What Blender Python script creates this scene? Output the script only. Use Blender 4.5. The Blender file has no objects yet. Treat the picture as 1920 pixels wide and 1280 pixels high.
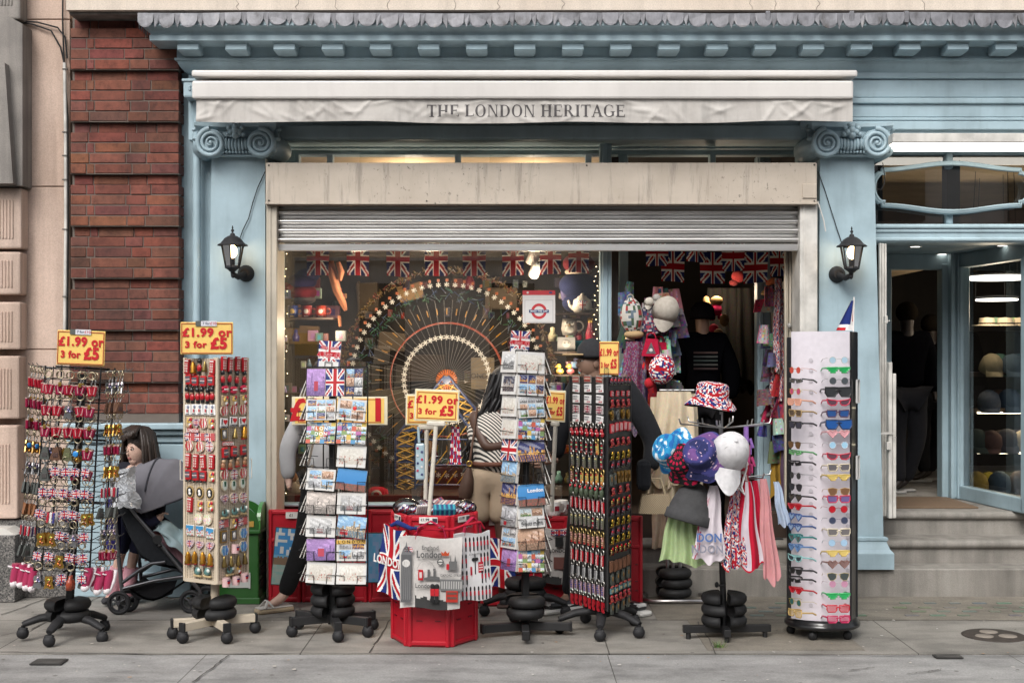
import bpy, bmesh, math, random
from mathutils import Vector, Matrix
R = math.radians
scene = bpy.context.scene
COL = scene.collection
cam_d = bpy.data.cameras.new("camera")
cam = bpy.data.objects.new("camera", cam_d)
COL.objects.link(cam)
cam.location = (0, 0, 1.55)
cam.rotation_euler = (R(90), 0, 0)
cam_d.sensor_width = 36
cam_d.lens = 45
cam_d.shift_y = 30 / 1920
cam_d.clip_start = 0.1
cam_d.clip_end = 400
scene.camera = cam
SUN_EL, SUN_ROT = R(44), R(200)
world = bpy.data.worlds.new("World")
scene.world = world
world.use_nodes = True
nt = world.node_tree
nt.nodes.clear()
sky = nt.nodes.new("ShaderNodeTexSky")
sky.sky_type = 'NISHITA'
sky.sun_disc = False
sky.sun_elevation = SUN_EL
sky.sun_rotation = SUN_ROT
sky.dust_density = 4.0
hs = nt.nodes.new("ShaderNodeHueSaturation")
hs.inputs["Saturation"].default_value = 0.22
bg = nt.nodes.new("ShaderNodeBackground")
bg.inputs["Strength"].default_value = 0.13
wo = nt.nodes.new("ShaderNodeOutputWorld")
nt.links.new(sky.outputs[0], hs.inputs["Color"])
nt.links.new(hs.outputs[0], bg.inputs["Color"])
nt.links.new(bg.outputs[0], wo.inputs[0])
sun_d = bpy.data.lights.new("sun", 'SUN')
sun_d.energy = 1.0
sun_d.angle = R(25)
sun_d.color = (1.0, 0.96, 0.9)
sun = bpy.data.objects.new("sun", sun_d)
COL.objects.link(sun)
sun.location = (-3, -6, 12)
sd = Vector((-0.34 * math.cos(SUN_EL), -0.94 * math.cos(SUN_EL), math.sin(SUN_EL)))
sun.rotation_euler = sd.to_track_quat('Z', 'Y').to_euler()
scene.view_settings.view_transform = 'Standard'
scene.view_settings.look = 'None'
scene.view_settings.gamma = 1
scene.view_settings.use_curve_mapping = False
scene.view_settings.exposure = 0.75
scene.cycles.max_bounces = 6
scene.cycles.transparent_max_bounces = 12
scene.cycles.caustics_reflective = False
scene.cycles.caustics_refractive = False
scene.cycles.sample_clamp_indirect = 6
def X(px, Y): return (px - 960) * Y / 2400.0
def Zp(py, Y): return 1.55 - (py - 670) * Y / 2400.0
def P(px, py, Y): return Vector((X(px, Y), Y, Zp(py, Y)))
def s2l(c):
 return tuple((x / 12.92 if x <= 0.04045 else ((x + 0.055) / 1.055) ** 2.4) for x in c)
def rgb(r, g, b):      # sRGB 0..255 surface colour -> linear
 return s2l((r / 255.0, g / 255.0, b / 255.0))
RED = (0.42, 0.012, 0.02); WHITE = (0.74, 0.73, 0.71); BLUE = (0.016, 0.03, 0.15); BLACK = (0.012, 0.012, 0.013)
GOLD = (0.62, 0.4, 0.1); SILVER = (0.55, 0.55, 0.54); CREAM = (0.6, 0.52, 0.38); YEL = (0.85, 0.6, 0.15)
BPAINT = (0.345, 0.46, 0.515)
MATS = {}
def newmat(name):
 m = bpy.data.materials.new(name); m.use_nodes = True
 MATS[name] = m
 n = m.node_tree.nodes; n.clear()
 out = n.new("ShaderNodeOutputMaterial"); b = n.new("ShaderNodeBsdfPrincipled")
 m.node_tree.links.new(b.outputs[0], out.inputs[0])
 return m, n, m.node_tree.links, b
def tex(n, l, scale, detail=4, coord="Object", vec=None, stretch=None, rough=0.55):
 t = n.new("ShaderNodeTexNoise"); t.inputs["Scale"].default_value = scale; t.inputs["Detail"].default_value = detail
 t.inputs["Roughness"].default_value = rough
 c = n.new("ShaderNodeTexCoord")
 if stretch:
  mp = n.new("ShaderNodeMapping"); mp.inputs["Scale"].default_value = stretch
  l.new(c.outputs[coord], mp.inputs[0]); l.new(mp.outputs[0], t.inputs["Vector"])
 else:
  l.new(c.outputs[coord], t.inputs["Vector"])
 return t
def ramp(n, l, fac, stops):
 r = n.new("ShaderNodeValToRGB")
 e = r.color_ramp.elements
 while len(e) < len(stops): e.new(0.5)
 for i, (p, c) in enumerate(stops):
  e[i].position = p; e[i].color = (c[0], c[1], c[2], 1) if not isinstance(c, (int, float)) else (c, c, c, 1)
 l.new(fac, r.inputs[0]); return r
def mix(n, l, a, b, fac, mode='MIX'):
 m = n.new("ShaderNodeMix"); m.data_type = 'RGBA'; m.blend_type = mode
 for sock, v in ((m.inputs["Factor"], fac), (m.inputs["A"], a), (m.inputs["B"], b)):
  if hasattr(v, "links") or hasattr(v, "is_output"): l.new(v, sock)
  elif isinstance(v, (int, float)) and sock.type == 'VALUE': sock.default_value = v
  else: sock.default_value = (v[0], v[1], v[2], 1)
 return m.outputs["Result"]
def bump(n, l, b, h, strength=0.3, dist=0.01):
 bp = n.new("ShaderNodeBump"); bp.inputs["Strength"].default_value = strength; bp.inputs["Distance"].default_value = dist
 l.new(h, bp.inputs["Height"]); l.new(bp.outputs[0], b.inputs["Normal"])
def amat(name, rough, metallic=0.0, nscale=30, namp=0.15, bumpS=0.0, bscale=200, sheen=0, coat=0, spec=0.5, stretch=None):
 """surface whose own colours come from the mesh attribute Col, with slight wear"""
 m, n, l, b = newmat(name)
 a = n.new("ShaderNodeAttribute"); a.attribute_name = "Col"
 t = tex(n, l, nscale, 3, stretch=stretch)
 r = ramp(n, l, t.outputs["Fac"], [(0.25, 1 - namp), (0.75, 1 + namp * 0.4)])
 l.new(mix(n, l, a.outputs["Color"], r.outputs[0], 1.0, 'MULTIPLY'), b.inputs["Base Color"])
 b.inputs["Roughness"].default_value = rough; b.inputs["Metallic"].default_value = metallic
 b.inputs["Specular IOR Level"].default_value = spec
 if coat: b.inputs["Coat Weight"].default_value = coat
 if sheen: b.inputs["Sheen Weight"].default_value = sheen
 if bumpS:
  t2 = tex(n, l, bscale, 3); bump(n, l, b, t2.outputs["Fac"], bumpS, 0.004)
 return m
amat("matte", 0.75, namp=0.12)
amat("gloss", 0.28, namp=0.08, coat=0.2)
amat("plastic", 0.42, namp=0.15, nscale=14)
amat("rubber", 0.62, namp=0.45, nscale=16, bumpS=0.25, spec=0.35)
amat("black_cloth", 0.95, spec=0.0)
amat("metal", 0.32, 1.0, namp=0.2)
amat("print", 0.45, namp=0.05, spec=0.4)
amat("cloth", 0.9, namp=0.18, nscale=40, bumpS=0.35, bscale=420, sheen=0.03, spec=0.15)
amat("canvas", 0.92, namp=0.16, nscale=9, bumpS=0.5, bscale=26, spec=0.15)
amat("skin", 0.5, namp=0.12, nscale=25, spec=0.4)
amat("hair", 0.45, namp=0.5, nscale=90, bumpS=0.6, bscale=120, spec=0.5, stretch=(1, 1, 0.1))
def m_flag():
 m, n, l, b = newmat("flag_cloth")
 a = n.new("ShaderNodeAttribute"); a.attribute_name = "Col"; tr = n.new("ShaderNodeBsdfTranslucent"); mx = n.new("ShaderNodeMixShader"); mx.inputs[0].default_value = 0.5
 l.new(a.outputs["Color"], b.inputs["Base Color"]); l.new(a.outputs["Color"], tr.inputs[0]); b.inputs["Roughness"].default_value = 0.9
 l.new(b.outputs[0], mx.inputs[1]); l.new(tr.outputs[0], mx.inputs[2]); l.new(mx.outputs[0], [k for k in n if k.type == 'OUTPUT_MATERIAL'][0].inputs[0])
m_flag()
def m_stripe():
 m, n, l, b = newmat("striped_cloth")
 w = n.new("ShaderNodeTexWave"); w.inputs["Scale"].default_value = 21; w.bands_direction = 'DIAGONAL'; c = n.new("ShaderNodeTexCoord"); l.new(c.outputs["Object"], w.inputs["Vector"])
 l.new(ramp(n, l, w.outputs["Fac"], [(.45, (.03, .03, .03)), (.55, (.62, .58, .52))]).outputs[0], b.inputs["Base Color"]); b.inputs["Roughness"].default_value = 0.9
m_stripe()
def paint(name, col, rough=0.5, dirt=0.25, scale=3, bumpS=0.05):
 m, n, l, b = newmat(name)
 t = tex(n, l, scale, 6); t2 = tex(n, l, 14, 5, stretch=(1, 1, 0.12))
 r = ramp(n, l, t.outputs["Fac"], [(0.3, 1 - dirt), (0.62, 1.02)])
 r2 = ramp(n, l, t2.outputs["Fac"], [(0.28, 1 - dirt * 0.8), (0.5, 1.0)])
 c = mix(n, l, col, r.outputs[0], 1.0, 'MULTIPLY')
 c = mix(n, l, c, r2.outputs[0], 0.6, 'MULTIPLY')
 ch = tex(n, l, 38, 5, rough=0.75); c = mix(n, l, c, tuple(min(.7, x * .5 + .22) for x in col), ramp(n, l, ch.outputs["Fac"], [(0.70, 0.0), (0.73, 0.8)]).outputs[0])
 l.new(c, b.inputs["Base Color"]); b.inputs["Roughness"].default_value = rough
 t3 = tex(n, l, 60, 4); bump(n, l, b, t3.outputs["Fac"], bumpS * 4, 0.003)
 return m
paint("blue_paint", BPAINT, 0.5, 0.26)
paint("bar_paint", (.60, .575, .55), 0.38, 0.12, 2)
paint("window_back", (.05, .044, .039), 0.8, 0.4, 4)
paint("cream_paint", (0.50, 0.45, 0.37), 0.5, 0.3)
paint("white_paint", (0.62, 0.60, 0.56), 0.5, 0.35, 8)
paint("dark_wood", (0.035, 0.02, 0.013), 0.55, 0.5, 6)
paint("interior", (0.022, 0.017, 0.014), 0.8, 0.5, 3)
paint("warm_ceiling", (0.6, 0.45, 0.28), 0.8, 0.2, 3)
def m_box_paint():          # shutter box: cream paint with rain streaks and scabs of dirt
 m, n, l, b = newmat("stained_paint")
 t = tex(n, l, 5, 6); base = ramp(n, l, t.outputs["Fac"], [(0.3, (0.42, 0.36, 0.295)), (0.7, (0.50, 0.435, 0.365))])
 st = tex(n, l, 9, 7, stretch=(2.4, 1, 0.22), rough=0.7)
 sr = ramp(n, l, st.outputs["Fac"], [(0.33, 0.3), (0.46, 1.0)])
 sp = tex(n, l, 34, 6, stretch=(1, 1, 0.7), rough=0.8); spr = ramp(n, l, sp.outputs["Fac"], [(0.36, 0.18), (0.40, 1.0)])
 mk = tex(n, l, 1.3, 3); mkr = ramp(n, l, mk.outputs["Fac"], [(0.46, 0.0), (0.6, 1.0)])
 c = mix(n, l, base.outputs[0], sr.outputs[0], 0.5, 'MULTIPLY')
 c2 = mix(n, l, c, spr.outputs[0], 1.0, 'MULTIPLY')
 l.new(mix(n, l, c, c2, mkr.outputs[0]), b.inputs["Base Color"])
 b.inputs["Roughness"].default_value = 0.55
m_box_paint()
def m_stone(name, c0, c1, scale=2.0, grain=140, streak=0.3, bumpS=0.25, rough=0.85):
 m, n, l, b = newmat(name)
 t = tex(n, l, scale, 6); base = ramp(n, l, t.outputs["Fac"], [(0.3, c0), (0.7, c1)])
 st = tex(n, l, 7, 6, stretch=(1.6, 1.6, 0.1)); sr = ramp(n, l, st.outputs["Fac"], [(0.3, 1 - streak), (0.6, 1.0)])
 g = tex(n, l, grain, 3); gr = ramp(n, l, g.outputs["Fac"], [(0.3, 0.78), (0.7, 1.12)])
 c = mix(n, l, base.outputs[0], sr.outputs[0], 1.0, 'MULTIPLY')
 l.new(mix(n, l, c, gr.outputs[0], 0.7, 'MULTIPLY'), b.inputs["Base Color"])
 b.inputs["Roughness"].default_value = rough
 bump(n, l, b, g.outputs["Fac"], bumpS, 0.004)
m_stone("pink_stone", (0.47, 0.345, 0.275), (0.62, 0.475, 0.395))
m_stone("grey_stone", (0.17, 0.155, 0.145), (0.30, 0.275, 0.25), 3, streak=0.45)
m_stone("cream_stone", (0.62, 0.53, 0.44), (0.70, 0.62, 0.53), 1.2, streak=0.15)
m_stone("steps_stone", (0.20, 0.185, 0.165), (0.32, 0.30, 0.27), 3, grain=190, streak=0.35, bumpS=0.4)
def m_granite():
 m, n, l, b = newmat("granite")
 v = n.new("ShaderNodeTexVoronoi"); v.inputs["Scale"].default_value = 130
 c = n.new("ShaderNodeTexCoord"); l.new(c.outputs["Object"], v.inputs["Vector"])
 r = ramp(n, l, v.outputs["Color"], [(0.1, (0.03, 0.03, 0.032)), (0.45, (0.12, 0.115, 0.11)), (0.9, (0.30, 0.28, 0.26))])
 t = tex(n, l, 2.5, 5); tr = ramp(n, l, t.outputs["Fac"], [(0.3, 0.6), (0.7, 1.1)])
 l.new(mix(n, l, r.outputs[0], tr.outputs[0], 1.0, 'MULTIPLY'), b.inputs["Base Color"])
 b.inputs["Roughness"].default_value = 0.6
m_granite()
def m_brick():
 m, n, l, b = newmat("brick")
 a = n.new("ShaderNodeAttribute"); a.attribute_name = "Col"
 t = tex(n, l, 26, 6, rough=0.7); r = ramp(n, l, t.outputs["Fac"], [(0.28, 0.45), (0.5, 0.95), (0.75, 1.25)])
 st = tex(n, l, 3.2, 5, stretch=(1.6, 1, 0.5)); sr = ramp(n, l, st.outputs["Fac"], [(0.35, 0.6), (0.6, 1.08)])
 c = mix(n, l, a.outputs["Color"], r.outputs[0], 1.0, 'MULTIPLY')
 l.new(mix(n, l, c, sr.outputs[0], 1.0, 'MULTIPLY'), b.inputs["Base Color"])
 b.inputs["Roughness"].default_value = 0.85
 g = tex(n, l, 150, 4); bump(n, l, b, g.outputs["Fac"], 0.6, 0.004)
m_brick()
def m_paving(name, w, h, c0, c1, mort, off=(0, 0), mortar=0.004, speck=True, ridges=False):
 m, n, l, b = newmat(name)
 c = n.new("ShaderNodeTexCoord"); mp = n.new("ShaderNodeMapping")
 mp.inputs["Location"].default_value = (off[0], off[1], 0)
 l.new(c.outputs["Object"], mp.inputs[0])
 br = n.new("ShaderNodeTexBrick"); br.inputs["Scale"].default_value = 1.0
 br.inputs["Brick Width"].default_value = w; br.inputs["Row Height"].default_value = h
 br.inputs["Mortar Size"].default_value = mortar; br.inputs["Mortar Smooth"].default_value = 0.3
 br.inputs["Color1"].default_value = (*c0, 1); br.inputs["Color2"].default_value = (*c1, 1); br.inputs["Mortar"].default_value = (*mort, 1)
 br.inputs["Bias"].default_value = 0.0
 l.new(mp.outputs[0], br.inputs["Vector"])
 t = tex(n, l, 1.7, 7, rough=0.65); tr = ramp(n, l, t.outputs["Fac"], [(0.3, 0.55), (0.5, 0.95), (0.72, 1.2)])
 g = tex(n, l, 120, 4, rough=0.7); gr = ramp(n, l, g.outputs["Fac"], [(0.3, 0.72), (0.72, 1.2)])
 st = tex(n, l, 5.5, 6, stretch=(0.5, 1.4, 1)); sr = ramp(n, l, st.outputs["Fac"], [(0.33, 0.72), (0.55, 1.02)])
 k = mix(n, l, br.outputs["Color"], tr.outputs[0], 1.0, 'MULTIPLY')
 k = mix(n, l, k, gr.outputs[0], 1.0, 'MULTIPLY')
 k = mix(n, l, k, sr.outputs[0], 1.0, 'MULTIPLY')
 if speck:   # trodden gum and litter flecks
  v = n.new("ShaderNodeTexVoronoi"); v.inputs["Scale"].default_value = 2.6; v.inputs["Randomness"].default_value = 1.0
  l.new(c.outputs["Object"], v.inputs["Vector"])
  vr = ramp(n, l, v.outputs["Distance"], [(0.022, 1.0), (0.036, 0.0)])
  k = mix(n, l, k, (0.40, 0.38, 0.35), vr.outputs[0])
  v2 = n.new("ShaderNodeTexVoronoi"); v2.inputs["Scale"].default_value = 5.3; l.new(c.outputs["Object"], v2.inputs["Vector"])
  k = mix(n, l, k, (0.10, 0.093, 0.085), ramp(n, l, v2.outputs["Distance"], [(0.05, 0.8), (0.085, 0.0)]).outputs[0])
 l.new(k, b.inputs["Base Color"]); b.inputs["Roughness"].default_value = 0.78
 hh = mix(n, l, g.outputs["Fac"], br.outputs["Fac"], 0.5, 'SUBTRACT')
 if ridges:
  w_ = n.new("ShaderNodeTexWave"); w_.inputs["Scale"].default_value = 22; w_.bands_direction = 'X'
  l.new(c.outputs["Object"], w_.inputs["Vector"])
  hh = mix(n, l, hh, w_.outputs["Fac"], 0.35, 'ADD')
 bump(n, l, b, hh, 0.35, 0.006)
m_paving("flagstones", 1.62, 0.86, (0.25, 0.235, 0.21), (0.30, 0.28, 0.252), (0.07, 0.062, 0.052), off=(0.3, -6.70 + 0.86 * 0))
m_paving("front_paving", 2.1, 0.9, (0.29, 0.285, 0.277), (0.315, 0.308, 0.298), (0.10, 0.095, 0.085), off=(0.55, -5.8), mortar=0.003, ridges=False)
m_paving("aggregate", 40, 40, (0.21, 0.188, 0.155), (0.22, 0.197, 0.163), (0.2, 0.18, 0.15), speck=False)
def m_asphalt():
 m, n, l, b = newmat("asphalt")
 t = tex(n, l, 180, 4); r = ramp(n, l, t.outputs["Fac"], [(0.3, (0.03, 0.03, 0.031)), (0.7, (0.075, 0.073, 0.07))])
 l.new(r.outputs[0], b.inputs["Base Color"]); b.inputs["Roughness"].default_value = 0.85
m_asphalt()
def m_steel():
 m, n, l, b = newmat("galvanised")
 t = tex(n, l, 8, 5, stretch=(0.25, 1, 4)); r = ramp(n, l, t.outputs["Fac"], [(0.3, (0.5, 0.49, 0.48)), (0.7, (0.72, 0.71, 0.69))])
 l.new(r.outputs[0], b.inputs["Base Color"]); b.inputs["Metallic"].default_value = 0.85; b.inputs["Roughness"].default_value = 0.32
m_steel()
def m_lead():
 m, n, l, b = newmat("lead")
 t = tex(n, l, 9, 6, stretch=(1, 1, 0.45), rough=0.7)
 r = ramp(n, l, t.outputs["Fac"], [(0.28, (0.045, 0.04, 0.036)), (0.42, (0.13, 0.13, 0.142)), (0.6, (0.2, 0.2, 0.218)), (0.75, (0.27, 0.25, 0.235))])
 l.new(r.outputs[0], b.inputs["Base Color"]); b.inputs["Metallic"].default_value = 0.25; b.inputs["Roughness"].default_value = 0.55
 g = tex(n, l, 22, 4); bump(n, l, b, g.outputs["Fac"], 0.4, 0.01)
m_lead()
def m_awning():
 m, n, l, b = newmat("awning_cloth")
 t = tex(n, l, 5, 6, rough=0.65); r = ramp(n, l, t.outputs["Fac"], [(0.3, (0.39, 0.365, 0.34)), (0.65, (0.52, 0.495, 0.465))])
 st = tex(n, l, 10, 6, stretch=(1.4, 1, 0.25)); sr = ramp(n, l, st.outputs["Fac"], [(0.3, 0.74), (0.5, 1.0)])
 l.new(mix(n, l, r.outputs[0], sr.outputs[0], 0.8, 'MULTIPLY'), b.inputs["Base Color"]); b.inputs["Roughness"].default_value = 0.8
m_awning()
def m_perf():               # perforated sheet: rows of dark holes
 m, n, l, b = newmat("perforated_sheet")
 c = n.new("ShaderNodeTexCoord")
 v = n.new("ShaderNodeTexVoronoi"); v.inputs["Scale"].default_value = 115; v.inputs["Randomness"].default_value = 0.0
 l.new(c.outputs["Object"], v.inputs["Vector"])
 r = ramp(n, l, v.outputs["Distance"], [(0.30, (0.085, 0.06, 0.04)), (0.42, (0.50, 0.42, 0.32))])
 l.new(r.outputs[0], b.inputs["Base Color"]); b.inputs["Roughness"].default_value = 0.5
m_perf()
def m_glass(name, ior=1.45, tint=(0.93, 0.95, 0.95), rough=0.0):
 m = bpy.data.materials.new(name); m.use_nodes = True; MATS[name] = m
 n = m.node_tree.nodes; l = m.node_tree.links; n.clear()
 o = n.new("ShaderNodeOutputMaterial"); mx = n.new("ShaderNodeMixShader"); f = n.new("ShaderNodeFresnel")
 f.inputs["IOR"].default_value = ior
 t = n.new("ShaderNodeBsdfTransparent"); t.inputs[0].default_value = (*tint, 1)
 g = n.new("ShaderNodeBsdfGlossy"); g.inputs["Roughness"].default_value = rough
 l.new(f.outputs[0], mx.inputs[0]); l.new(t.outputs[0], mx.inputs[1]); l.new(g.outputs[0], mx.inputs[2]); l.new(mx.outputs[0], o.inputs[0])
m_glass("glass", 2.5)
m_glass("lens_glass", 1.5, (0.35, 0.36, 0.38))
m_glass("clear_bag", 1.5, (0.86, 0.88, 0.9), 0.15)
def emat(name, col, s):
 m = bpy.data.materials.new(name); m.use_nodes = True; MATS[name] = m
 n = m.node_tree.nodes; l = m.node_tree.links; n.clear()
 o = n.new("ShaderNodeOutputMaterial"); e = n.new("ShaderNodeEmission")
 e.inputs[0].default_value = (*col, 1); e.inputs[1].default_value = s; l.new(e.outputs[0], o.inputs[0])
emat("lamp_warm", (1.0, 0.66, 0.32), 11)
emat("lamp_white", (1.0, 0.93, 0.82), 3)
emat("led_strip", (1.0, 0.86, 0.6), 6)
emat("light_panel", (1.0, 0.95, 0.85), 2.2)
emat("fairy", (1.0, 0.75, 0.4), 5)
class MB:
 def __init__(s, mat="matte", col=(0.5, 0.5, 0.5)):
  s.v = []; s.f = []; s.c = []; s.mi = []; s.s = []
  s.mats = [mat]; s.cur = 0; s.col = col; s.M = Matrix()
 def mat(s, name):
  if name not in s.mats: s.mats.append(name)
  s.cur = s.mats.index(name); return s
 def color(s, c): s.col = c; return s
 def at(s, loc=(0, 0, 0), rz=0, rx=0, ry=0, sc=1):
  s.M = Matrix.Translation(loc) @ Matrix.Rotation(rz, 4, 'Z') @ Matrix.Rotation(ry, 4, 'Y') @ Matrix.Rotation(rx, 4, 'X') @ Matrix.Scale(sc, 4)
  return s
 def add(s, vs, fs, smooth=False, cols=None):
  o = len(s.v)
  for p in vs: s.v.append(s.M @ Vector(p))
  for i, f in enumerate(fs):
   s.f.append([o + k for k in f]); s.c.append(cols[i] if cols else s.col); s.mi.append(s.cur); s.s.append(smooth)
  return s
 def box(s, c, d, b=0.0):
  x, y, z = c; hx, hy, hz = d[0] / 2, d[1] / 2, d[2] / 2
  if b <= 0:
   vs = [(x + a * hx, y + e * hy, z + g * hz) for a in (-1, 1) for e in (-1, 1) for g in (-1, 1)]
   s.add(vs, [(0, 1, 3, 2), (4, 6, 7, 5), (0, 4, 5, 1), (2, 3, 7, 6), (0, 2, 6, 4), (1, 5, 7, 3)]); return s
  b = min(b, hx * 0.99, hy * 0.99, hz * 0.99)
  bm = bmesh.new(); bmesh.ops.create_cube(bm, size=1)
  for v in bm.verts: v.co = Vector((x + v.co.x * d[0], y + v.co.y * d[1], z + v.co.z * d[2]))
  bmesh.ops.bevel(bm, geom=list(bm.edges), offset=b, segments=2 if b > 0.006 else 1, affect='EDGES', profile=0.5)
  bm.verts.index_update()
  s.add([v.co.copy() for v in bm.verts], [[v.index for v in f.verts] for f in bm.faces]); bm.free(); return s
 def box2(s, a, b, bev=0.0):
  return s.box([(a[i] + b[i]) / 2 for i in range(3)], [abs(b[i] - a[i]) for i in range(3)], bev)
 def tube(s, pts, r, n=8, closed=False, caps=True, flat=1.0):
  pts = [Vector(p) for p in pts]; N = len(pts)
  rs = r if isinstance(r, (list, tuple)) else [r] * N
  vs = []; prev = None
  for i in range(N):
   if closed: t = pts[(i + 1) % N] - pts[i - 1]
   else: t = pts[min(i + 1, N - 1)] - pts[max(i - 1, 0)]
   t = t.normalized() if t.length > 1e-9 else Vector((0, 0, 1))
   if prev is None:
    a = Vector((0, 0, 1)) if abs(t.z) < 0.9 else Vector((1, 0, 0)); u = t.cross(a).normalized()
   else:
    u = prev - t * prev.dot(t); u = u.normalized() if u.length > 1e-6 else t.orthogonal().normalized()
   prev = u; w = t.cross(u)
   for k in range(n):
    an = 2 * math.pi * k / n
    vs.append(pts[i] + (u * math.cos(an) + w * math.sin(an) * flat) * rs[i])
  fs = []
  for i in range(N if closed else N - 1):
   j = (i + 1) % N
   for k in range(n):
    k2 = (k + 1) % n; fs.append((i * n + k, i * n + k2, j * n + k2, j * n + k))
  s.add(vs, fs, True)
  if caps and not closed:
   o = [tuple(range(n - 1, -1, -1)), tuple((N - 1) * n + k for k in range(n))]
   s.add(vs, o, False)
  return s
 def cyl(s, a, b, r, r1=None, n=14): return s.tube([a, b], [r, r if r1 is None else r1], n)
 def lathe(s, prof, n=20, c=(0, 0, 0), smooth=True):
  vs = []; fs = []
  for (r, z) in prof:
   for k in range(n):
    a = 2 * math.pi * k / n; vs.append((c[0] + r * math.cos(a), c[1] + r * math.sin(a), c[2] + z))
  for i in range(len(prof) - 1):
   for k in range(n):
    k2 = (k + 1) % n; fs.append((i * n + k, i * n + k2, (i + 1) * n + k2, (i + 1) * n + k))
  s.add(vs, fs, smooth); return s
 def ell(s, c, r, n=12, m=8, colfn=None):
  if isinstance(r, (int, float)): r = (r, r, r)
  vs = []; fs = []; cs = []
  for i in range(m + 1):
   th = math.pi * i / m
   for k in range(n):
    a = 2 * math.pi * k / n
    vs.append((c[0] + r[0] * math.sin(th) * math.cos(a), c[1] + r[1] * math.sin(th) * math.sin(a), c[2] + r[2] * math.cos(th)))
  for i in range(m):
   for k in range(n):
    k2 = (k + 1) % n; fs.append((i * n + k, (i + 1) * n + k, (i + 1) * n + k2, i * n + k2)); cs.append(colfn((k + .5) / n, (i + .5) / m) if colfn else s.col)
  s.add(vs, fs, True, cs); return s
 def torus(s, c, Rr, r, nrm='Y', n=16, m=6, sc=(1, 1)):
  pts = []
  for k in range(n):
   a = 2 * math.pi * k / n; p, q = Rr * math.cos(a) * sc[0], Rr * math.sin(a) * sc[1]
   pts.append({'Y': (c[0] + p, c[1], c[2] + q), 'Z': (c[0] + p, c[1] + q, c[2]), 'X': (c[0], c[1] + p, c[2] + q)}[nrm])
  return s.tube(pts, r, m, closed=True)
 def prism(s, pts, y0, y1, front=None):
  """outline in x,z, pulled through y0 (front) .. y1"""
  n = len(pts); vs = [(p[0], y0, p[1]) for p in pts] + [(p[0], y1, p[1]) for p in pts]
  ar = sum(pts[i][0] * pts[(i + 1) % n][1] - pts[(i + 1) % n][0] * pts[i][1] for i in range(n))
  idx = list(range(n)) if ar > 0 else list(range(n))[::-1]
  fs = [tuple(idx), tuple(n + i for i in idx[::-1])]
  cs = [front or s.col, s.col]
  for i in range(n):
   j = (i + 1) % n; fs.append((i, n + i, n + j, j) if ar > 0 else (j, n + j, n + i, i)); cs.append(s.col)
  s.add(vs, fs, False, cs); return s
 def grid(s, fn, nu, nv, colfn=None, smooth=True, thick=None):
  """fn(u,v)->point, u left to right, v bottom to top; colfn(u,v)->colour"""
  vs = [fn(i / nu, j / nv) for j in range(nv + 1) for i in range(nu + 1)]
  fs = []; cs = []
  for j in range(nv):
   for i in range(nu):
    a = j * (nu + 1) + i; fs.append((a, a + 1, a + nu + 2, a + nu + 1))
    cs.append(colfn((i + .5) / nu, (j + .5) / nv) if colfn else s.col)
  s.add(vs, fs, smooth, cs)
  if thick:
   t = Vector(thick); v2 = [Vector(p) + t for p in vs]
   s.add(v2, [f[::-1] for f in fs], smooth, cs)
   rim = [i for i in range(nu + 1)] + [j * (nu + 1) + nu for j in range(1, nv + 1)] + [nv * (nu + 1) + i for i in range(nu - 1, -1, -1)] + [j * (nu + 1) for j in range(nv - 1, 0, -1)]
   n = len(rim)
   s.add([vs[k] for k in rim] + [v2[k] for k in rim], [(i, n + i, n + (i + 1) % n, (i + 1) % n) for i in range(n)], False, [cs[0]] * n)
  return s
 def disc(s, c, r, n=20, y=0.0, sc=1.0):
  return s.add([(c[0] + r * math.cos(2 * math.pi * k / n), c[1] + y, c[2] + r * sc * math.sin(2 * math.pi * k / n)) for k in range(n)], [tuple(range(n))])
 def text(s, txt, size, pos, y=0.0, bold=0.0, sx=1.0, align='CENTER', depth=0.0008, shear=0.0):
  vs, fs = text_geo(txt, bold, align, shear)
  s.add([(pos[0] + v[0] * size * sx, y - (depth if v[2] > 0 else 0), pos[1] + v[1] * size) for v in vs], fs); return s
 def mesh(s, name):
  me = bpy.data.meshes.new(name)
  me.from_pydata([tuple(v) for v in s.v], [], s.f)
  me.polygons.foreach_set("use_smooth", s.s); me.polygons.foreach_set("material_index", s.mi)
  at = me.attributes.new("Col", 'FLOAT_COLOR', 'CORNER')
  arr = []
  for p, c in zip(me.polygons, s.c):
   arr.extend([c[0], c[1], c[2], 1.0] * p.loop_total)
  at.data.foreach_set("color", arr)
  for m in s.mats: me.materials.append(MATS[m])
  me.update(); return me
 def build(s, name, parent=None, loc=None, rz=0, rot=None, **tags):
  o = bpy.data.objects.new(name, s.mesh(name)); COL.objects.link(o)
  if parent: o.parent = parent
  if loc is not None: o.location = loc
  if rz: o.rotation_euler = (0, 0, rz)
  if rot: o.rotation_euler = rot
  for k, v in tags.items(): o[k] = v
  return o
_TXT = {}
def text_geo(txt, bold=0.0, align='CENTER', shear=0.0):
 key = (txt, bold, align, shear)
 if key in _TXT: return _TXT[key]
 cu = bpy.data.curves.new("txt", 'FONT'); cu.body = txt; cu.align_x = align; cu.align_y = 'CENTER'; cu.size = 1.0
 cu.offset = bold; cu.extrude = 0.5; cu.resolution_u = 3; cu.shear = shear
 if bold: cu.space_character = 1.0 + bold * 2.2
 ob = bpy.data.objects.new("txt", cu); COL.objects.link(ob)
 dg = bpy.context.evaluated_depsgraph_get()
 me = bpy.data.meshes.new_from_object(ob.evaluated_get(dg))
 vs = [tuple(v.co) for v in me.vertices]; fs = [tuple(p.vertices) for p in me.polygons]
 bpy.data.meshes.remove(me); bpy.data.objects.remove(ob); bpy.data.curves.remove(cu)
 _TXT[key] = (vs, fs); return vs, fs
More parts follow.
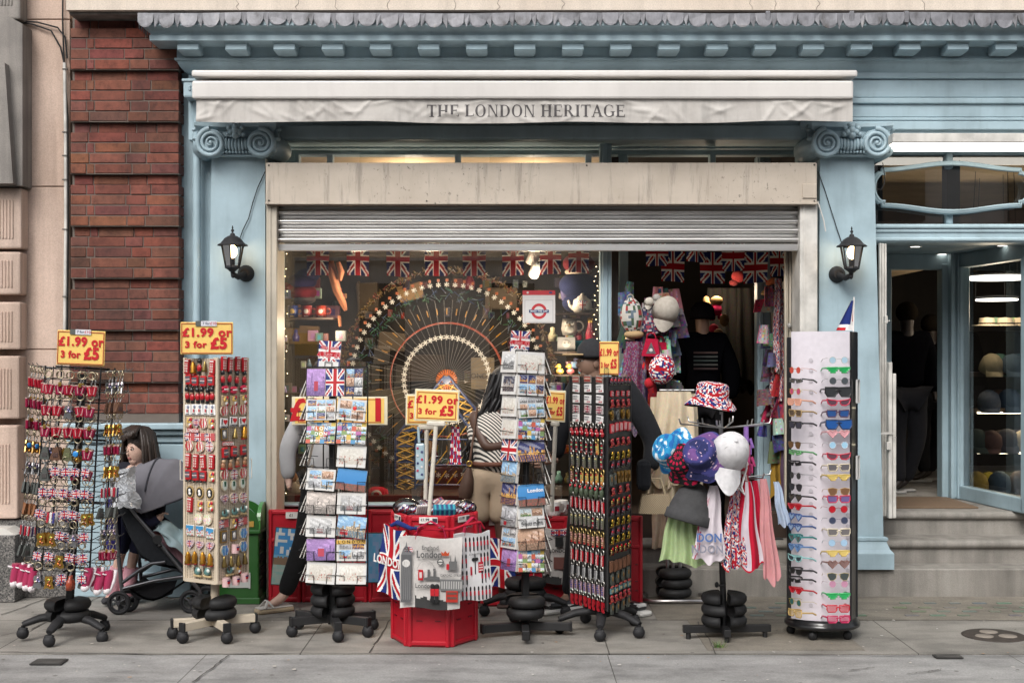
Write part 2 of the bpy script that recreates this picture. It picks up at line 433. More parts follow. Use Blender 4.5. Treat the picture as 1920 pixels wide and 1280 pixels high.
def tag(o, label, cat, group=None, kind=None):
 o["label"] = label; o["category"] = cat
 if group: o["group"] = group
 if kind: o["kind"] = kind
 return o
def thing(name, label, cat, loc=(0, 0, 0), rz=0, group=None, rot=None):
 o = bpy.data.objects.new(name, None); COL.objects.link(o); o.empty_display_size = 0.1
 o.location = loc; o.rotation_euler = rot or (0, 0, rz)
 return tag(o, label, cat, group)
def struct(mb, name, label=None):
 o = mb.build(name); o["kind"] = "structure"
 if label: o["label"] = label
 return o
def kids(o): return [c for c in KIDS.get(o.name, [])]
KIDS = {}
def dup(root, loc=None, rz=None, label=None, group=None, rot=None, children=None):
 """copy of a thing with copies of its parts and sub-parts"""
 r = root.copy(); COL.objects.link(r)
 if loc is not None: r.location = loc
 if rz is not None: r.rotation_euler = (0, 0, rz)
 if rot is not None: r.rotation_euler = rot
 if label: r["label"] = label
 if group: r["group"] = group
 for ch in (children if children is not None else list(root.children)):
  c = ch.copy(); COL.objects.link(c); c.parent = r; c.matrix_parent_inverse = ch.matrix_parent_inverse.copy()
  for g in ch.children:
   d = g.copy(); COL.objects.link(d); d.parent = c; d.matrix_parent_inverse = g.matrix_parent_inverse.copy()
 return r
ORD = ["first", "second", "third", "fourth", "fifth", "sixth", "seventh", "eighth", "ninth", "tenth", "eleventh", "twelfth", "thirteenth",
 "fourteenth", "fifteenth", "sixteenth", "seventeenth", "eighteenth", "nineteenth", "twentieth", "twenty-first", "twenty-second",
 "twenty-third", "twenty-fourth", "twenty-fifth", "twenty-sixth"]
def ufn(u, v, asp=2.0):      # union flag colours over u,v
 x = (u - 0.5) * 60; y = (v - 0.5) * 30
 if abs(x) < 3.2 or abs(y) < 3: return RED
 if abs(x) < 5.4 or abs(y) < 5: return WHITE
 d = min(abs(x * 30 - y * 60), abs(x * 30 + y * 60)) / 67.1
 if d < 1.2: return RED
 if d < 3.2: return WHITE
 return BLUE
def ufp(u, v):               # hung upright
 return ufn(v, u)
def hsh(*a):
 random.seed(hash(tuple(round(k * 1000) if isinstance(k, float) else k for k in a)) & 0xffffffff); return random.random()
def vary(c, a, rnd=random): return tuple(max(0.0, k * (1 + rnd.uniform(-a, a))) for k in c)
def skin(joints, bones, root, mat, col, subdiv=2, smoothv=True):
 names = list(joints); me = bpy.data.meshes.new("sk")
 me.from_pydata([joints[k][0] for k in names], [(names.index(a), names.index(b)) for a, b in bones], [])
 ob = bpy.data.objects.new("sk", me); COL.objects.link(ob)
 md = ob.modifiers.new("s", 'SKIN'); md.use_smooth_shade = True
 if subdiv:
  sb = ob.modifiers.new("d", 'SUBSURF'); sb.levels = subdiv; sb.render_levels = subdiv
 sv = me.skin_vertices[0].data
 for i, k in enumerate(names):
  r = joints[k][1]; sv[i].radius = r if isinstance(r, tuple) else (r, r); sv[i].use_root = (k == root)
 dg = bpy.context.evaluated_depsgraph_get()
 m2 = bpy.data.meshes.new_from_object(ob.evaluated_get(dg))
 mb = MB(mat, col); mb.add([v.co.copy() for v in m2.vertices], [tuple(p.vertices) for p in m2.polygons], True)
 bpy.data.meshes.remove(m2); bpy.data.objects.remove(ob); bpy.data.meshes.remove(me)
 return mb
# ================================================================== THE SETTING
g = MB("asphalt"); g.add([(-60, -60, -0.13), (60, -60, -0.13), (60, 5.2, -0.13), (-60, 5.2, -0.13)], [(0, 1, 2, 3)]); struct(g, "road", "grey asphalt street in front of the pavement")
g = MB("front_paving"); g.box2((-30, 5.0, -0.4), (30, 6.70, -0.004)); struct(g, "front_pavement", "grey smooth concrete pavement nearest the street")
g = MB("flagstones"); g.box2((-30, 6.706, -0.4), (30, 14, 0.0)); struct(g, "pavement", "worn brown grey flagstones along the shop fronts")
g = MB("aggregate"); g.box2((0.86, 7.56, -0.02), (6, 8.30, 0.004)); g.box2((X(1310, 7.1), 6.78, -0.02), (X(1592, 7.1), 7.555, 0.0035))
struct(g, "aggregate_pavement", "strip of exposed aggregate concrete before the stone steps")
pl = thing("pavement_light", "rows of green glass lenses set in the pavement before the steps", "pavement light", (2.4, 7.9, 0.004))
m = MB("gloss", (0.05, 0.10, 0.065))
rl = random.Random(5)
for j, Y in enumerate((7.68, 7.80, 7.92, 8.06)):
 for i in range(-8, 22):
  x = i * 0.155 + (0.077 if j % 2 else 0) + 0.0
  if x < -1.1 or abs(x + 0.15) < 0.1: continue
  if rl.random() < 0.12: continue
  m.color(vary((0.10, 0.13, 0.10), 0.25, rl)); m.box((x, Y - 7.9, 0.0), (0.085 * rl.uniform(.8, 1.1), 0.036, 0.007), 0.002)
m.build("glass_lenses", pl)
def crack(pts, w=0.006, z=0.0036, col=(0.05, 0.045, 0.04)):
 vs = []
 for i, p in enumerate(pts):
  d = Vector(pts[min(i + 1, len(pts) - 1)]) - Vector(pts[max(i - 1, 0)]); nrm = Vector((-d.y, d.x)).normalized() * w * (0.5 + 0.5 * hsh(i, p[0]))
  vs += [(p[0] + nrm.x, p[1] + nrm.y, z), (p[0] - nrm.x, p[1] - nrm.y, z)]
 crackm.color(col); crackm.add(vs, [(2 * i, 2 * i + 1, 2 * i + 3, 2 * i + 2) for i in range(len(pts) - 1)])
crackm = MB("matte")
def gp(px, py):
 Y = 1.55 * 2400 / (py - 670); return (X(px, Y), Y)
for line in ([(0, 1153), (40, 1140), (95, 1118)], [(0, 1192), (60, 1180), (88, 1165), (150, 1140), (190, 1116)], [(745, 1140), (720, 1180), (692, 1224)], [(1308, 1165), (1330, 1200), (1342, 1226)],
   [(0, 1222), (120, 1224), (300, 1226), (600, 1224.6), (1000, 1225.5), (1400, 1225.8), (1920, 1231)], [(1200, 1161.5), (1500, 1162), (1920, 1164)], [(430, 1228), (400, 1250), (360, 1279)],
   [(60, 1153), (100, 1148), (160, 1130)], [(1700, 1263), (1740, 1259), (1765, 1254)], [(1590, 1257), (1640, 1251)], [(500, 1158), (620, 1157), (735, 1158)], [(200, 1163), (330, 1162)]):
 pts = []
 for a, b in zip(line[:-1], line[1:]):
  for k in range(8):
   t = k / 8; px = a[0] + (b[0] - a[0]) * t; py = a[1] + (b[1] - a[1]) * t; q = gp(px, py)
   pts.append((q[0] + (hsh(k, px) - .5) * 0.012, q[1] + (hsh(k, py, 3) - .5) * 0.012))
 pts.append(gp(*line[-1])); crack(pts, 0.0045)
struct(crackm, "pavement_cracks", "thin dark cracks and open joints between the flagstones")
rg = random.Random(77); lit = MB("matte")
for k in range(120):
 py = 1112 + 165 * rg.random() ** 0.8; px = rg.uniform(-40, 1960); q = gp(px, py); r = rg.uniform(0.003, 0.011)
 lit.color(rg.choice([(0.5, 0.46, 0.4), (0.42, 0.38, 0.32), (0.35, 0.2, 0.1), (0.55, 0.53, 0.5), (0.08, 0.07, 0.06)]))
 n = 6; lit.add([(q[0] + r * rg.uniform(.5, 1.3) * math.cos(k2 * 1.047), q[1] + r * rg.uniform(.5, 1.3) * math.sin(k2 * 1.047), 0.0045) for k2 in range(n)], [tuple(range(n))])
for k in range(70):     # leaf litter blown against the wall
 x = rg.choice([rg.uniform(-3.3, -1.6), rg.uniform(-2.5, -1.7)]); y = 8.27 - abs(rg.gauss(0, 0.05)); lit.color(vary(rg.choice([(0.16, 0.09, 0.04), (0.3, 0.26, 0.2), (0.09, 0.1, 0.05)]), .3, rg))
 a = rg.uniform(0, 6); r = rg.uniform(.006, .016); lit.add([(x + r * math.cos(a), y + r * math.sin(a), .004), (x - r * math.sin(a) * .5, y + r * math.cos(a) * .5, .009), (x - r * math.cos(a), y - r * math.sin(a), .004), (x + r * .5 * math.sin(a), y - r * .5 * math.cos(a), .006)], [(0, 1, 2, 3)])
o = lit.build("litter"); tag(o, "scattered pale gum spots, leaf scraps and paper flecks on the pavement", "litter", kind="stuff")
def grate(px, py, w, d, label):
 q = gp(px, py); t = thing("drain_grate", label, "grate", (q[0], q[1], 0.0))
 m = MB("rubber", (0.035, 0.033, 0.032)); m.box((0, 0, 0.003), (w, d, 0.006)); m.build("frame", t)
 m = MB("rubber", (0.08, 0.076, 0.072))
 for i in range(9): m.box((0, -d * .42 + i * d * .105, 0.007), (w * .88, d * .05, 0.004))
 m.build("bars", t)
grate(92, 1241, .16, .11, "small worn black metal grate under the keyring stand wheel")
grate(1777, 1231, .14, .07, "small grey metal grate in the front pavement below the round cover")
q = gp(1863, 1191); mc = thing("manhole_cover", "round brown iron cover with three pale discs in the pavement", "manhole cover", (q[0], q[1], 0))
m = MB("rubber", (0.05, 0.04, 0.034)); m.lathe([(0, .006), (.165, .006), (.172, .002), (.172, 0)], 40); m.build("rim", mc)
m = MB("matte", (0.22, 0.19, 0.16))
for a in (90, 210, 330): m.lathe([(0, .009), (.048, .009), (.05, .006)], 20, (0.075 * math.cos(R(a)), .075 * math.sin(R(a)), 0))
m.build("inlay_discs", mc)
gr = MB("matte")
for k in range(46):
 a = rg.uniform(0, 6.28); x0, y0 = rg.gauss(0, .012), rg.gauss(0, .01); h = rg.uniform(.02, .055); gr.color(vary((.09, .16, .04), .4, rg))
 gr.add([(x0 - .002, y0, 0), (x0 + .002, y0, 0), (x0 + .03 * math.cos(a), y0 + .03 * math.sin(a), h)], [(0, 1, 2)])
q = gp(1349, 1214); o = gr.build("weed_tuft", loc=(q[0], q[1], 0)); tag(o, "small green weed growing from the joint beside the hat stand foot", "weed")
sb = thing("stone_building", "pale pink stone building with fluted blocks at the left edge", "building", (X(60, 8.36), 8.36, 0))
def part(mb, name, parent):     # mesh given in world space, parented at the thing's base
 o = mb.build(name, parent); o.matrix_parent_inverse = Matrix.Translation(-Vector(parent.location)); return o
m = MB("pink_stone")
zs = [Zp(985, 8.36), Zp(655, 8.36), Zp(350, 8.36), Zp(37, 8.36), 5.2]
for a, b in zip(zs[:-1], zs[1:]): m.box2((-5.5, 8.36, a + .003), (X(131, 8.36), 9.2, b - .003), .004)
m.box2((-5.5, 8.375, 0), (X(130, 8.375), 9.2, 5.2))
part(m, "wall", sb)
for (t, b_, r) in ((-120, 36, 38), (352, 466, 40), (472, 552, 38), (566, 655, 38), (667, 785, 36), (797, 972, 33)):
 m = MB("grey_stone" if t < 0 else "pink_stone"); Yb = 8.24
 x1 = X(r, Yb); z0, z1 = Zp(b_, Yb), Zp(t, Yb)
 m.box2((-5.4, Yb, z0), (x1, 8.37, z1), .012)
 for k in range(5):
  px = x1 - .05 - k * .021; m.box2((px - .012, Yb - .008, z0 + (z1 - z0) * .16), (px, Yb + .01, z1 - (z1 - z0) * .2), .004)
 part(m, "fluted_block", sb)
m = MB("grey_stone"); Yb = 8.16
m.prism([(-5.4, Zp(345, Yb)), (X(28, Yb), Zp(345, Yb)), (X(12, Yb), Zp(120, Yb)), (-5.4, Zp(120, Yb))], Yb - .03, 8.36)
m.prism([(-5.4, Zp(348, 8.2)), (X(42, 8.2), Zp(348, 8.2)), (X(42, 8.2), Zp(45, 8.2)), (X(0, 8.2), Zp(22, 8.2)), (-5.4, Zp(18, 8.2))], 8.2, 8.365); part(m, "tapered_block", sb)
m = MB("granite"); m.box2((-5.5, 8.27, 0), (X(128, 8.27), 9, Zp(974, 8.27)), .008); m.box2((-5.5, 8.1, 0), (X(28, 8.1), 8.3, Zp(1003, 8.1)), .008); part(m, "plinth", sb)
m = MB("white_paint"); m.prism([(-5.5, Zp(1003, 8.1)), (X(28, 8.1), Zp(1003, 8.1)), (X(22, 8.2), Zp(987, 8.2)), (-5.5, Zp(987, 8.2))], 8.105, 8.27); part(m, "weathering_course", sb)
cd = thing("conduit", "white painted conduit pipe running down the stone beside the bricks", "conduit", (X(122, 8.34), 8.33, 1.2))
m = MB("white_paint"); m.tube([P(121, 118, 8.33), P(123, 250, 8.33), P(123.5, 420, 8.33), P(121, 660, 8.33)], .011, 10); part(m, "pipe", cd)
m = MB("matte", (.12, .11, .1))
for py in (130, 248, 292, 337, 430, 556): m.box(P(122, py, 8.325), (.032, .02, .008))
part(m, "clips", cd)
for pts, lab in (([(118, -90), (117.5, 40), (120, 118), (127, 220), (128, 420), (126, 660)], "black cable dropping straight down beside the white conduit"),
    ([(38, 42), (62, 46), (96, 58), (114, 90), (121, 122)], "thin black cable looping steeply from the grey block to the conduit"),
    ([(38, 40), (70, 42), (108, 52), (122, 70), (126, 110)], "thin black cable in the shallower loop from the grey block to the conduit")):
 m = MB("rubber", BLACK); m.tube([P(a, b, 8.335) for a, b in pts], .0055, 6); tag(m.build("cable"), lab, "cable")
bp_ = thing("brick_pier", "red brick pier with banded courses between stone building and blue shop", "wall", (X(233, 8.3), 8.3, 1.1))
xl, xr = X(133, 8.3), X(337, 8.3)
m = MB("matte", (.13, .105, .088)); m.box2((xl, 8.331, 1.06), (xr - .018, 9.1, 3.76))
zz = 3.748 - .0675
while zz > 1.13:
 m.box2((xl + .002, 8.2905, max(zz - .27, 1.1)), (xr - .004, 8.345, zz - .002)); zz -= .0675 * 5
part(m, "mortar_core", bp_)
m = MB("brick"); rb = random.Random(9)
z = 3.748; course = 0.0675; ci = 0
while z - course > 1.13:
 ph = ci % 5; rec = ph == 0
 y0 = 8.325 if rec else 8.285 + 0.0
 seq = [.235, .105, .215, .1] if ci % 2 else [.105, .045, .235, .12]
 x = xl + (0.012 if rec else 0); k = 0; xe = xr - (0.014 if rec else 0)
 while x < xe - 0.005:
  w = (.235, .125)[(k + ci) % 2] * rb.uniform(.93, 1.07)
  if k == 0 and ci % 2 == 0: w = .105
  if k == 1 and ci % 2 == 0: w = .052
  x1 = min(x + w, xe)
  if xe - x1 < .03: x1 = xe
  c = vary(rb.choice([(.178, .058, .038), (.19, .062, .04), (.168, .054, .036), (.202, .067, .043), (.158, .052, .036), (.145, .049, .036)]), .15, rb)
  m.color(c); j = rb.uniform(-.003, .003); b0 = rb.uniform(.004, .007)
  m.box2((x + .003, y0 + j, z - course + b0), (x1 - .003, 8.42, z - .002), .003)
  x = x1; k += 1
 z -= course; ci += 1
part(m, "brickwork", bp_)
us = thing("upper_storey", "cream rendered band of wall above the lead flashing", "building", (0.6, 8.2, 3.75))
m = MB("cream_stone"); m.box2((X(132, 8.2), 8.12, 3.752), (7, 9, 5.6)); part(m, "wall", us)
m = MB("grey_stone"); m.box2((X(134, 8.2), 8.16, 3.735), (X(350, 8.2), 8.9, 3.7519)); part(m, "ragged_soffit", us)
m = MB("matte", (.16, .13, .11))
for px in (440, 552, 626, 725, 850, 930, 1052, 1403, 1450, 1530, 1726):
 pts = [(X(px + hsh(px, k) * 8, 8.12), 8.1185, 3.752 + k * .02) for k in range(9)]; m.tube(pts, .0013, 4)
part(m, "hairline_cracks", us)
sf = thing("blue_shopfront", "pale blue painted classical shopfront with cornice, pilasters and stone capitals", "shopfront", (0.2, 8.3, 0))
def sp(mb, name, label=None):
 o = part(mb, name, sf)
 if label: o["label"] = label
 return o
m = MB("blue_paint")
xa, xb = X(127, 8.3), X(360, 8.3)
m.box2((xa, 8.30, 0), (xb, 8.6, 1.06)); m.box2((xa, 8.27, 1.0), (xb, 8.6, 1.045), .006); m.box2((xa, 8.235, 1.05), (xb, 8.6, 1.085), .012); m.box2((xa, 8.20, 1.088), (xb, 8.6, 1.128), .008)
m.box2((X(300, 8.27), 8.27, 0.0), (xb, 8.4, .99), .006)
m.box2((X(215, 8.27), 8.27, .86), (X(302, 8.27), 8.4, .99), .006); m.box2((xa, 8.285, 0), (xb, 8.5, .16), .01)
sp(m, "dado")
m = MB("blue_paint"); m.box2((X(336, 8.42), 8.42, 0), (X(402, 8.42), 8.7, 3.45)); sp(m, "corner_reveal")
def pilaster(pxl0, pxr0, pxl1, pxr1, base):
 """shaft tapering upwards from l1,r1 at the foot to l0,r0 under the capital"""
 m = MB("blue_paint"); Y = 8.30; zt, zb = Zp(262, Y), (Zp(1062, 8.36) if base else 0)
 xs = [X(p, Y) for p in (pxl0, pxr0, pxl1, pxr1)]
 N = 10; vs = []; fs = []
 for i in range(N + 1):
  t = i / N; e = t ** 0.8 if not base else t; xL = xs[2] + (xs[0] - xs[2]) * e; xR = xs[3] + (xs[1] - xs[3]) * e; z = zb + (zt - zb) * t
  vs += [(xL, Y, z), (xR, Y, z), (xR, 8.62, z), (xL, 8.62, z)]
 for i in range(N):
  for k in range(4): fs.append((4 * i + k, 4 * i + (k + 1) % 4, 4 * i + 4 + (k + 1) % 4, 4 * i + 4 + k))
 m.add(vs, fs); m.box2((xs[0] - .005, 8.29, zt - .02), (xs[1] + .005, 8.62, zt), .006)
 if base:
  c = (xs[2] + xs[3]) / 2; hw = (xs[3] - xs[2]) / 2
  pr = [(hw + .05, .0), (hw + .05, .10), (hw + .046, .108), (hw + .03, .125), (hw + .016, .16), (hw + .012, .175), (hw + .02, .183), (hw + .02, .2), (hw + .002, .206)]
  vs = []; fs = []
  for (w, z) in pr:
   e = w - hw; vs += [(c - w, Y - e, zb + z), (c + w, Y - e, zb + z), (c + w, 8.62, zb + z), (c - w, 8.62, zb + z)]
  for i in range(len(pr) - 1):
   for k in range(4): fs.append((4 * i + k, 4 * i + (k + 1) % 4, 4 * i + 4 + (k + 1) % 4, 4 * i + 4 + k))
  m.add(vs, fs)
 return m
sp(pilaster(397, 497, 383, 499, False), "pilaster")
sp(pilaster(1538, 1638, 1532, 1658, True), "pilaster")
def capital():
 m = MB("blue_paint", (0, 0, 0))
 w = .262                        # half width of abacus
 pts = [(-w, .055), (-w * .98, .075), (-w * .98, .098), (w * .98, .098), (w * .98, .075), (w, .055)]
 n = 24; vs = []; fs = []
 prof = [(0.0, .098), (-.012, .094), (-.012, .072), (0.008, .055), (.03, .035), (.06, .02)]
 for i in range(n + 1):
  u = -1 + 2 * i / n; hol = (1 - u * u) * .055
  for (dy, z) in prof: vs.append((u * (w - max(0, dy) * .8), -.085 + hol + dy, z + .018))
 for i in range(n):
  for k in range(len(prof) - 1):
   a = i * len(prof) + k; fs.append((a, a + 1, a + len(prof) + 1, a + len(prof)))
 m.add(vs, fs); m.box2((-w, -.02, .03), (w, .2, .1155)); m.box2((-w + .03, 0.0, -.09), (w - .03, .2, .05))
 for s_ in (-1, 1):
  cx = s_ * .158; cz = -.018
  m.tube([(cx, -.075, cz), (cx, -.03, cz), (cx, .02, cz), (cx, .25, cz)], [.088, .094, .082, .09], 24)
  m.tube([(cx + s_ * .045, -.03, cz - .01), (cx + s_ * .075, .05, cz - .01), (cx + s_ * .075, .22, cz - .01)], [.05, .075, .075], 16)
  sp_ = []
  rs = []
  for k in range(66):
   t = k / 65; a = R(95) - s_ * 0 + (-s_) * t * R(980); r = .086 * (1 - t) ** 0.9 + .006
   sp_.append((cx + r * math.cos(a) * (1 if s_ > 0 else 1), -.078 - t * .012, cz + r * math.sin(a))); rs.append(.0135 * (1 - t) + .0045)
  m.tube(sp_, rs, 8)
  m.ell((cx, -.088, cz), (.014, .012, .014))
  m.ell((s_ * .262, -.055, .012), (.022, .03, .016)); m.ell((s_ * .27, -.05, .07), (.018, .02, .012))
  m.ell((s_ * .245, -.05, -.05), (.016, .03, .03))
 for k in range(9):              # shell of leaves between the volutes
  x = -.085 + k * .0212; m.ell((x, -.055, -.022 - .006 * math.cos(x * 30)), (.0125, .03, .036 + .008 * math.cos(x * 18)), 8, 8)
  m.ell((x, -.05, -.073), (.009, .016, .011), 8, 6)
 m.box2((-.12, -.035, -.096), (.12, .1, -.084), .004)
 for k, (x, z, r) in enumerate(((0, .06, .026), (-.026, .05, .02), (.026, .05, .02), (-.042, .074, .016), (.042, .074, .016), (0, .088, .02), (-.018, .1, .014), (.018, .1, .014), (0, .03, .024), (-.05, .035, .015), (.05, .035, .015))):
  m.ell((x, -.075 - r * .4, z), (r, r * 1.1, r), 10, 8)
 return m
cap = capital().build("capital", sf); cap.matrix_parent_inverse = Matrix.Translation(-Vector(sf.location))
cap.location = (X(446, 8.26), 8.27, Zp(266, 8.26))
c2 = cap.copy(); COL.objects.link(c2); c2.parent = sf; c2.matrix_parent_inverse = cap.matrix_parent_inverse.copy(); c2.location = (X(1592, 8.26), 8.27, Zp(266, 8.26))
XR = 6.5
m = MB("blue_paint")
xl_ = X(352, 8.32)
m.box2((xl_, 8.34, Zp(262, 8.34)), (XR, 8.62, 3.5))
rx0 = X(1500, 8.32)
for (a, b_, Y, bv) in ((135, 147, 8.305, .005), (183, 194, 8.305, .008), (220, 226, 8.315, .004), (227, 243, 8.31, .004), (150, 182, 8.328, 0), (196, 219, 8.328, 0)):
 m.box2((rx0, Y, Zp(b_, Y)), (XR, 8.35, Zp(a, Y)), bv)
m.box2((X(500, 8.34), 8.32, Zp(261, 8.34)), (X(1520, 8.34), 8.36, Zp(235, 8.34)), .01)
sp(m, "frieze")
def cornice_run(prof, xl_of, xr):
 m = MB("blue_paint"); vs = []; fs = []; n = len(prof)
 for (Y, z) in prof: vs += [(xl_of(Y), Y, z), (xr, Y, z), (xl_of(Y), 8.5, z)]
 for i in range(n - 1):
  a, b = 3 * i, 3 * i + 3; fs += [(a, b, b + 1, a + 1), (a + 2, b + 2, b, a)]
 m.add(vs, fs); return m
def xl_of(Y): return X(352, 8.32) - (8.32 - Y) * .68
prof = [(8.30, 3.70), (8.005, 3.69), (8.005, 3.625)]
for k in range(7):
 t = k / 6; prof.append((8.015 + .055 * math.sin(t * 1.57), 3.622 - .04 * (1 - math.cos(t * 1.57))))
prof += [(8.062, 3.578), (8.062, 3.545), (8.245, 3.545), (8.245, 3.478), (8.228, 3.474), (8.228, 3.462), (8.245, 3.458)]
for k in range(7):
 t = k / 6; prof.append((8.25 + .055 * t ** 1.6, 3.452 - .055 * t))
prof += [(8.33, 3.39)]
sp(cornice_run(prof, xl_of, XR), "cornice")
md = None
for k in range(23):
 px = 352 + k * 90.3 - (k > 10) * 0
 if md is None:
  m = MB("blue_paint"); m.box2((-.068, 0, -.05), (.068, .15, -.006), .004); m.box2((-.075, -.008, -.006), (.075, .15, .002), .004)
  m.add([(-.068, .0, -.05), (.068, 0, -.05), (.055, .15, -.064), (-.055, .15, -.064)], [(0, 3, 2, 1)])
  m.add([(-.068, .0, -.05), (-.055, .15, -.064), (-.068, .15, -.05)], [(0, 1, 2)]); m.add([(.068, .0, -.05), (.068, .15, -.05), (.055, .15, -.064)], [(0, 1, 2)])
  md = m.build("modillion", sf); md.matrix_parent_inverse = Matrix.Translation(-Vector(sf.location)); o = md
 else:
  o = md.copy(); COL.objects.link(o); o.parent = sf; o.matrix_parent_inverse = md.matrix_parent_inverse.copy()
 o.location = (X(px, 8.1), 8.10, 3.545)
m = MB("lead"); rl = random.Random(3); x = xl_of(8.0) - .012; Yl = 7.992
def wav(x): return .006 * math.sin(x * 3.1) + .004 * math.sin(x * 7.7 + 1)
out = []
zt = 3.7; za = 3.657
while x < XR:
 w = .104 * rl.uniform(.93, 1.06); d = .05 * rl.uniform(.85, 1.1); wp = .034; yb = Yl - rl.uniform(0, .012)
 pts = [(x, za + wav(x))]
 for k in range(9):
  a = math.pi * k / 8; pts.append((x + w / 2 - w / 2 * math.cos(a), za - d * math.sin(a) + wav(x + w / 2)))
 n0 = len(pts)
 vs = [(p[0], yb - .01 * (za - p[1] > .02), p[1]) for p in pts] + [(x + w, Yl, zt + wav(x + w) * .5), (x, Yl, zt + wav(x) * .5)]
 m.add(vs, [tuple(range(len(vs)))[::-1]]); m.add([(v[0], v[1] + .004, v[2]) for v in vs], [tuple(range(len(vs)))])
 pd = d * rl.uniform(.85, 1.08); yb = Yl + rl.uniform(0, .014); tw = rl.uniform(-.3, .3) * wp
 vs = [(x + w, Yl, za + wav(x)), (x + w + wp / 2 + tw, yb - .012, za - pd + wav(x)), (x + w + wp, Yl, za + wav(x)), (x + w + wp, Yl, zt + wav(x + w + wp) * .5), (x + w, Yl, zt + wav(x + w) * .5)]
 m.add(vs, [tuple(range(5))[::-1]][::-1]); m.add([(v[0], v[1] + .004, v[2]) for v in vs], [tuple(range(5))])
 x += w + wp
xs0 = xl_of(8.0) - .012
m.add([(xs0, Yl, zt), (XR, Yl, zt), (XR, 8.3, zt + .03), (xs0, 8.3, zt + .03)], [(0, 1, 2, 3)])
for k in range(5):
 yy = Yl + .01 + k * .05; m.add([(xs0, yy, zt), (xs0, yy + .045, zt), (xs0 + .002, yy + .03, zt - .1), (xs0, yy + .012, zt - .09)], [(0, 1, 2, 3)])
for px in (1440, 1597, 1700): m.box2((X(px - 5, Yl), Yl - .012, 3.635), (X(px + 4, Yl), Yl - .001, 3.71), .004)
sp(m, "lead_flashing")
dp = thing("rain_pipe", "round pale blue rain pipe with ornamental bracket beside the brick pier", "pipe", (X(366, 8.3), 8.33, 1.1))
m = MB("blue_paint"); m.cyl((X(366, 8.3), 8.34, 1.13), (X(366, 8.3), 8.34, 3.5), .026, n=16); part(m, "pipe", dp)
m = MB("blue_paint"); bx = X(352, 8.2)
m.box2((bx - .03, 8.2, Zp(183, 8.2)), (bx + .09, 8.4, Zp(150, 8.2)), .012); m.box2((bx - .036, 8.19, Zp(153, 8.2)), (bx + .09, 8.4, Zp(148, 8.2)), .003)
for k in range(7): m.ell((bx + .02 + .012 * math.cos(k * 2.1), 8.198, Zp(167, 8.2) + .016 * math.sin(k * 1.7)), (.009, .006, .009), 8, 6)
part(m, "bracket", dp)
aw = thing("awning", "retracted cream awning with wrinkled valance lettered in dark serif capitals", "awning", (0.05, 8.1, 3.1))
m = MB("bar_paint"); x0, x1 = X(360, 8.1), X(1607, 8.1)
m.box2((x0, 8.08, 3.322), (x1, 8.31, 3.364), .012); part(m, "hood", aw)
m = MB("rubber", (.03, .03, .03)); m.box2((x0 + .02, 8.2, 3.2), (x1 - .02, 8.33, 3.32)); part(m, "cassette", aw)
m = MB("awning_cloth"); xq0, xq1 = X(372, 8), X(1592, 8)
m.grid(lambda u, v: (xq0 + (xq1 - xq0) * u, 7.97 + .22 * v, 3.262 + .045 * v + .006 * math.sin(u * 60) * math.sin(u * 23 + 1)), 90, 6); part(m, "fabric_roll", aw)
xq0, xq1 = X(360, 7.93), X(1600, 7.93)
m = MB("bar_paint"); m.box2((xq0, 7.92, Zp(185, 7.92)), (xq1, 8.0, Zp(151, 7.92)), .013); part(m, "front_bar", aw)
vx0, vx1 = X(367, 7.93), X(1600, 7.93); vzt, vzb = Zp(184, 7.94), Zp(229, 7.94)
_rw = random.Random(12)
WR = [(_rw.uniform(0, 1), _rw.uniform(.1, .9), _rw.uniform(-1, 1) * 1.1, _rw.uniform(.05, .16), _rw.uniform(.6, 1.3)) for _ in range(60)]
def val_pt(u, v):
 x = vx0 + (vx1 - vx0) * u; z = vzt + (vzb - vzt) * (1 - v) - .006 * math.sin(u * 19) * (1 - v) + .004 * math.sin(u * 7 + 1) * (1 - v)
 y = 7.945 + .006 * math.sin(u * 41) * (1 - v)
 for (a, b, sl, ln, am) in WR:
  du = (u - a) * 28; dv = v - b
  if abs(du) > 1.2: continue
  t = du * math.cos(sl) + dv * math.sin(sl); w = -du * math.sin(sl) + dv * math.cos(sl)
  y += -.007 * am * math.exp(-(w / .10) ** 2 - (t / .5) ** 2)
 return Vector((x, y, z))
m = MB("awning_cloth"); m.grid(val_pt, 420, 22, thick=(0, .003, 0)); part(m, "valance", aw)
m = MB("awning_cloth")
for px in (640, 945, 1243, 1545, 377): m.box2((X(px, 7.93) - .003, 7.935, vzb + .01), (X(px, 7.93) + .003, 7.9355, vzt))
TH, TN = .19, .07
def ser(x0, x1, z): return [(x0, z), (x1, z), (x1, z + .045), (x0, z + .045)]
def stem(x, w=TH): return [[(x, 0), (x + w, 0), (x + w, 1), (x, 1)], ser(x - .09, x + w + .09, 0), ser(x - .09, x + w + .09, .955)]
def ringo(cx, cz, rx, rz, a0=0, a1=360, tmin=TN, n=22):
 ps = []
 for k in range(n):
  q = []
  for t in (k, k + 1):
   a = R(a0 + (a1 - a0) * t / n); th = tmin + (TH - tmin) * abs(math.cos(a)) ** 1.3
   q.append(((cx + rx * math.cos(a), cz + rz * math.sin(a)), (cx + (rx - th) * math.cos(a), cz + (rz - tmin * .75) * math.sin(a))))
  ps.append([q[0][0], q[1][0], q[1][1], q[0][1]])
 return ps
def hb(x0, x1, z, h=.065): return [(x0, z), (x1, z), (x1, z + h), (x0, z + h)]
def tick(x, z, s): return [(x - .02, z), (x + .03, z), (x + .03, z + s), (x - .0, z + s * .8)]
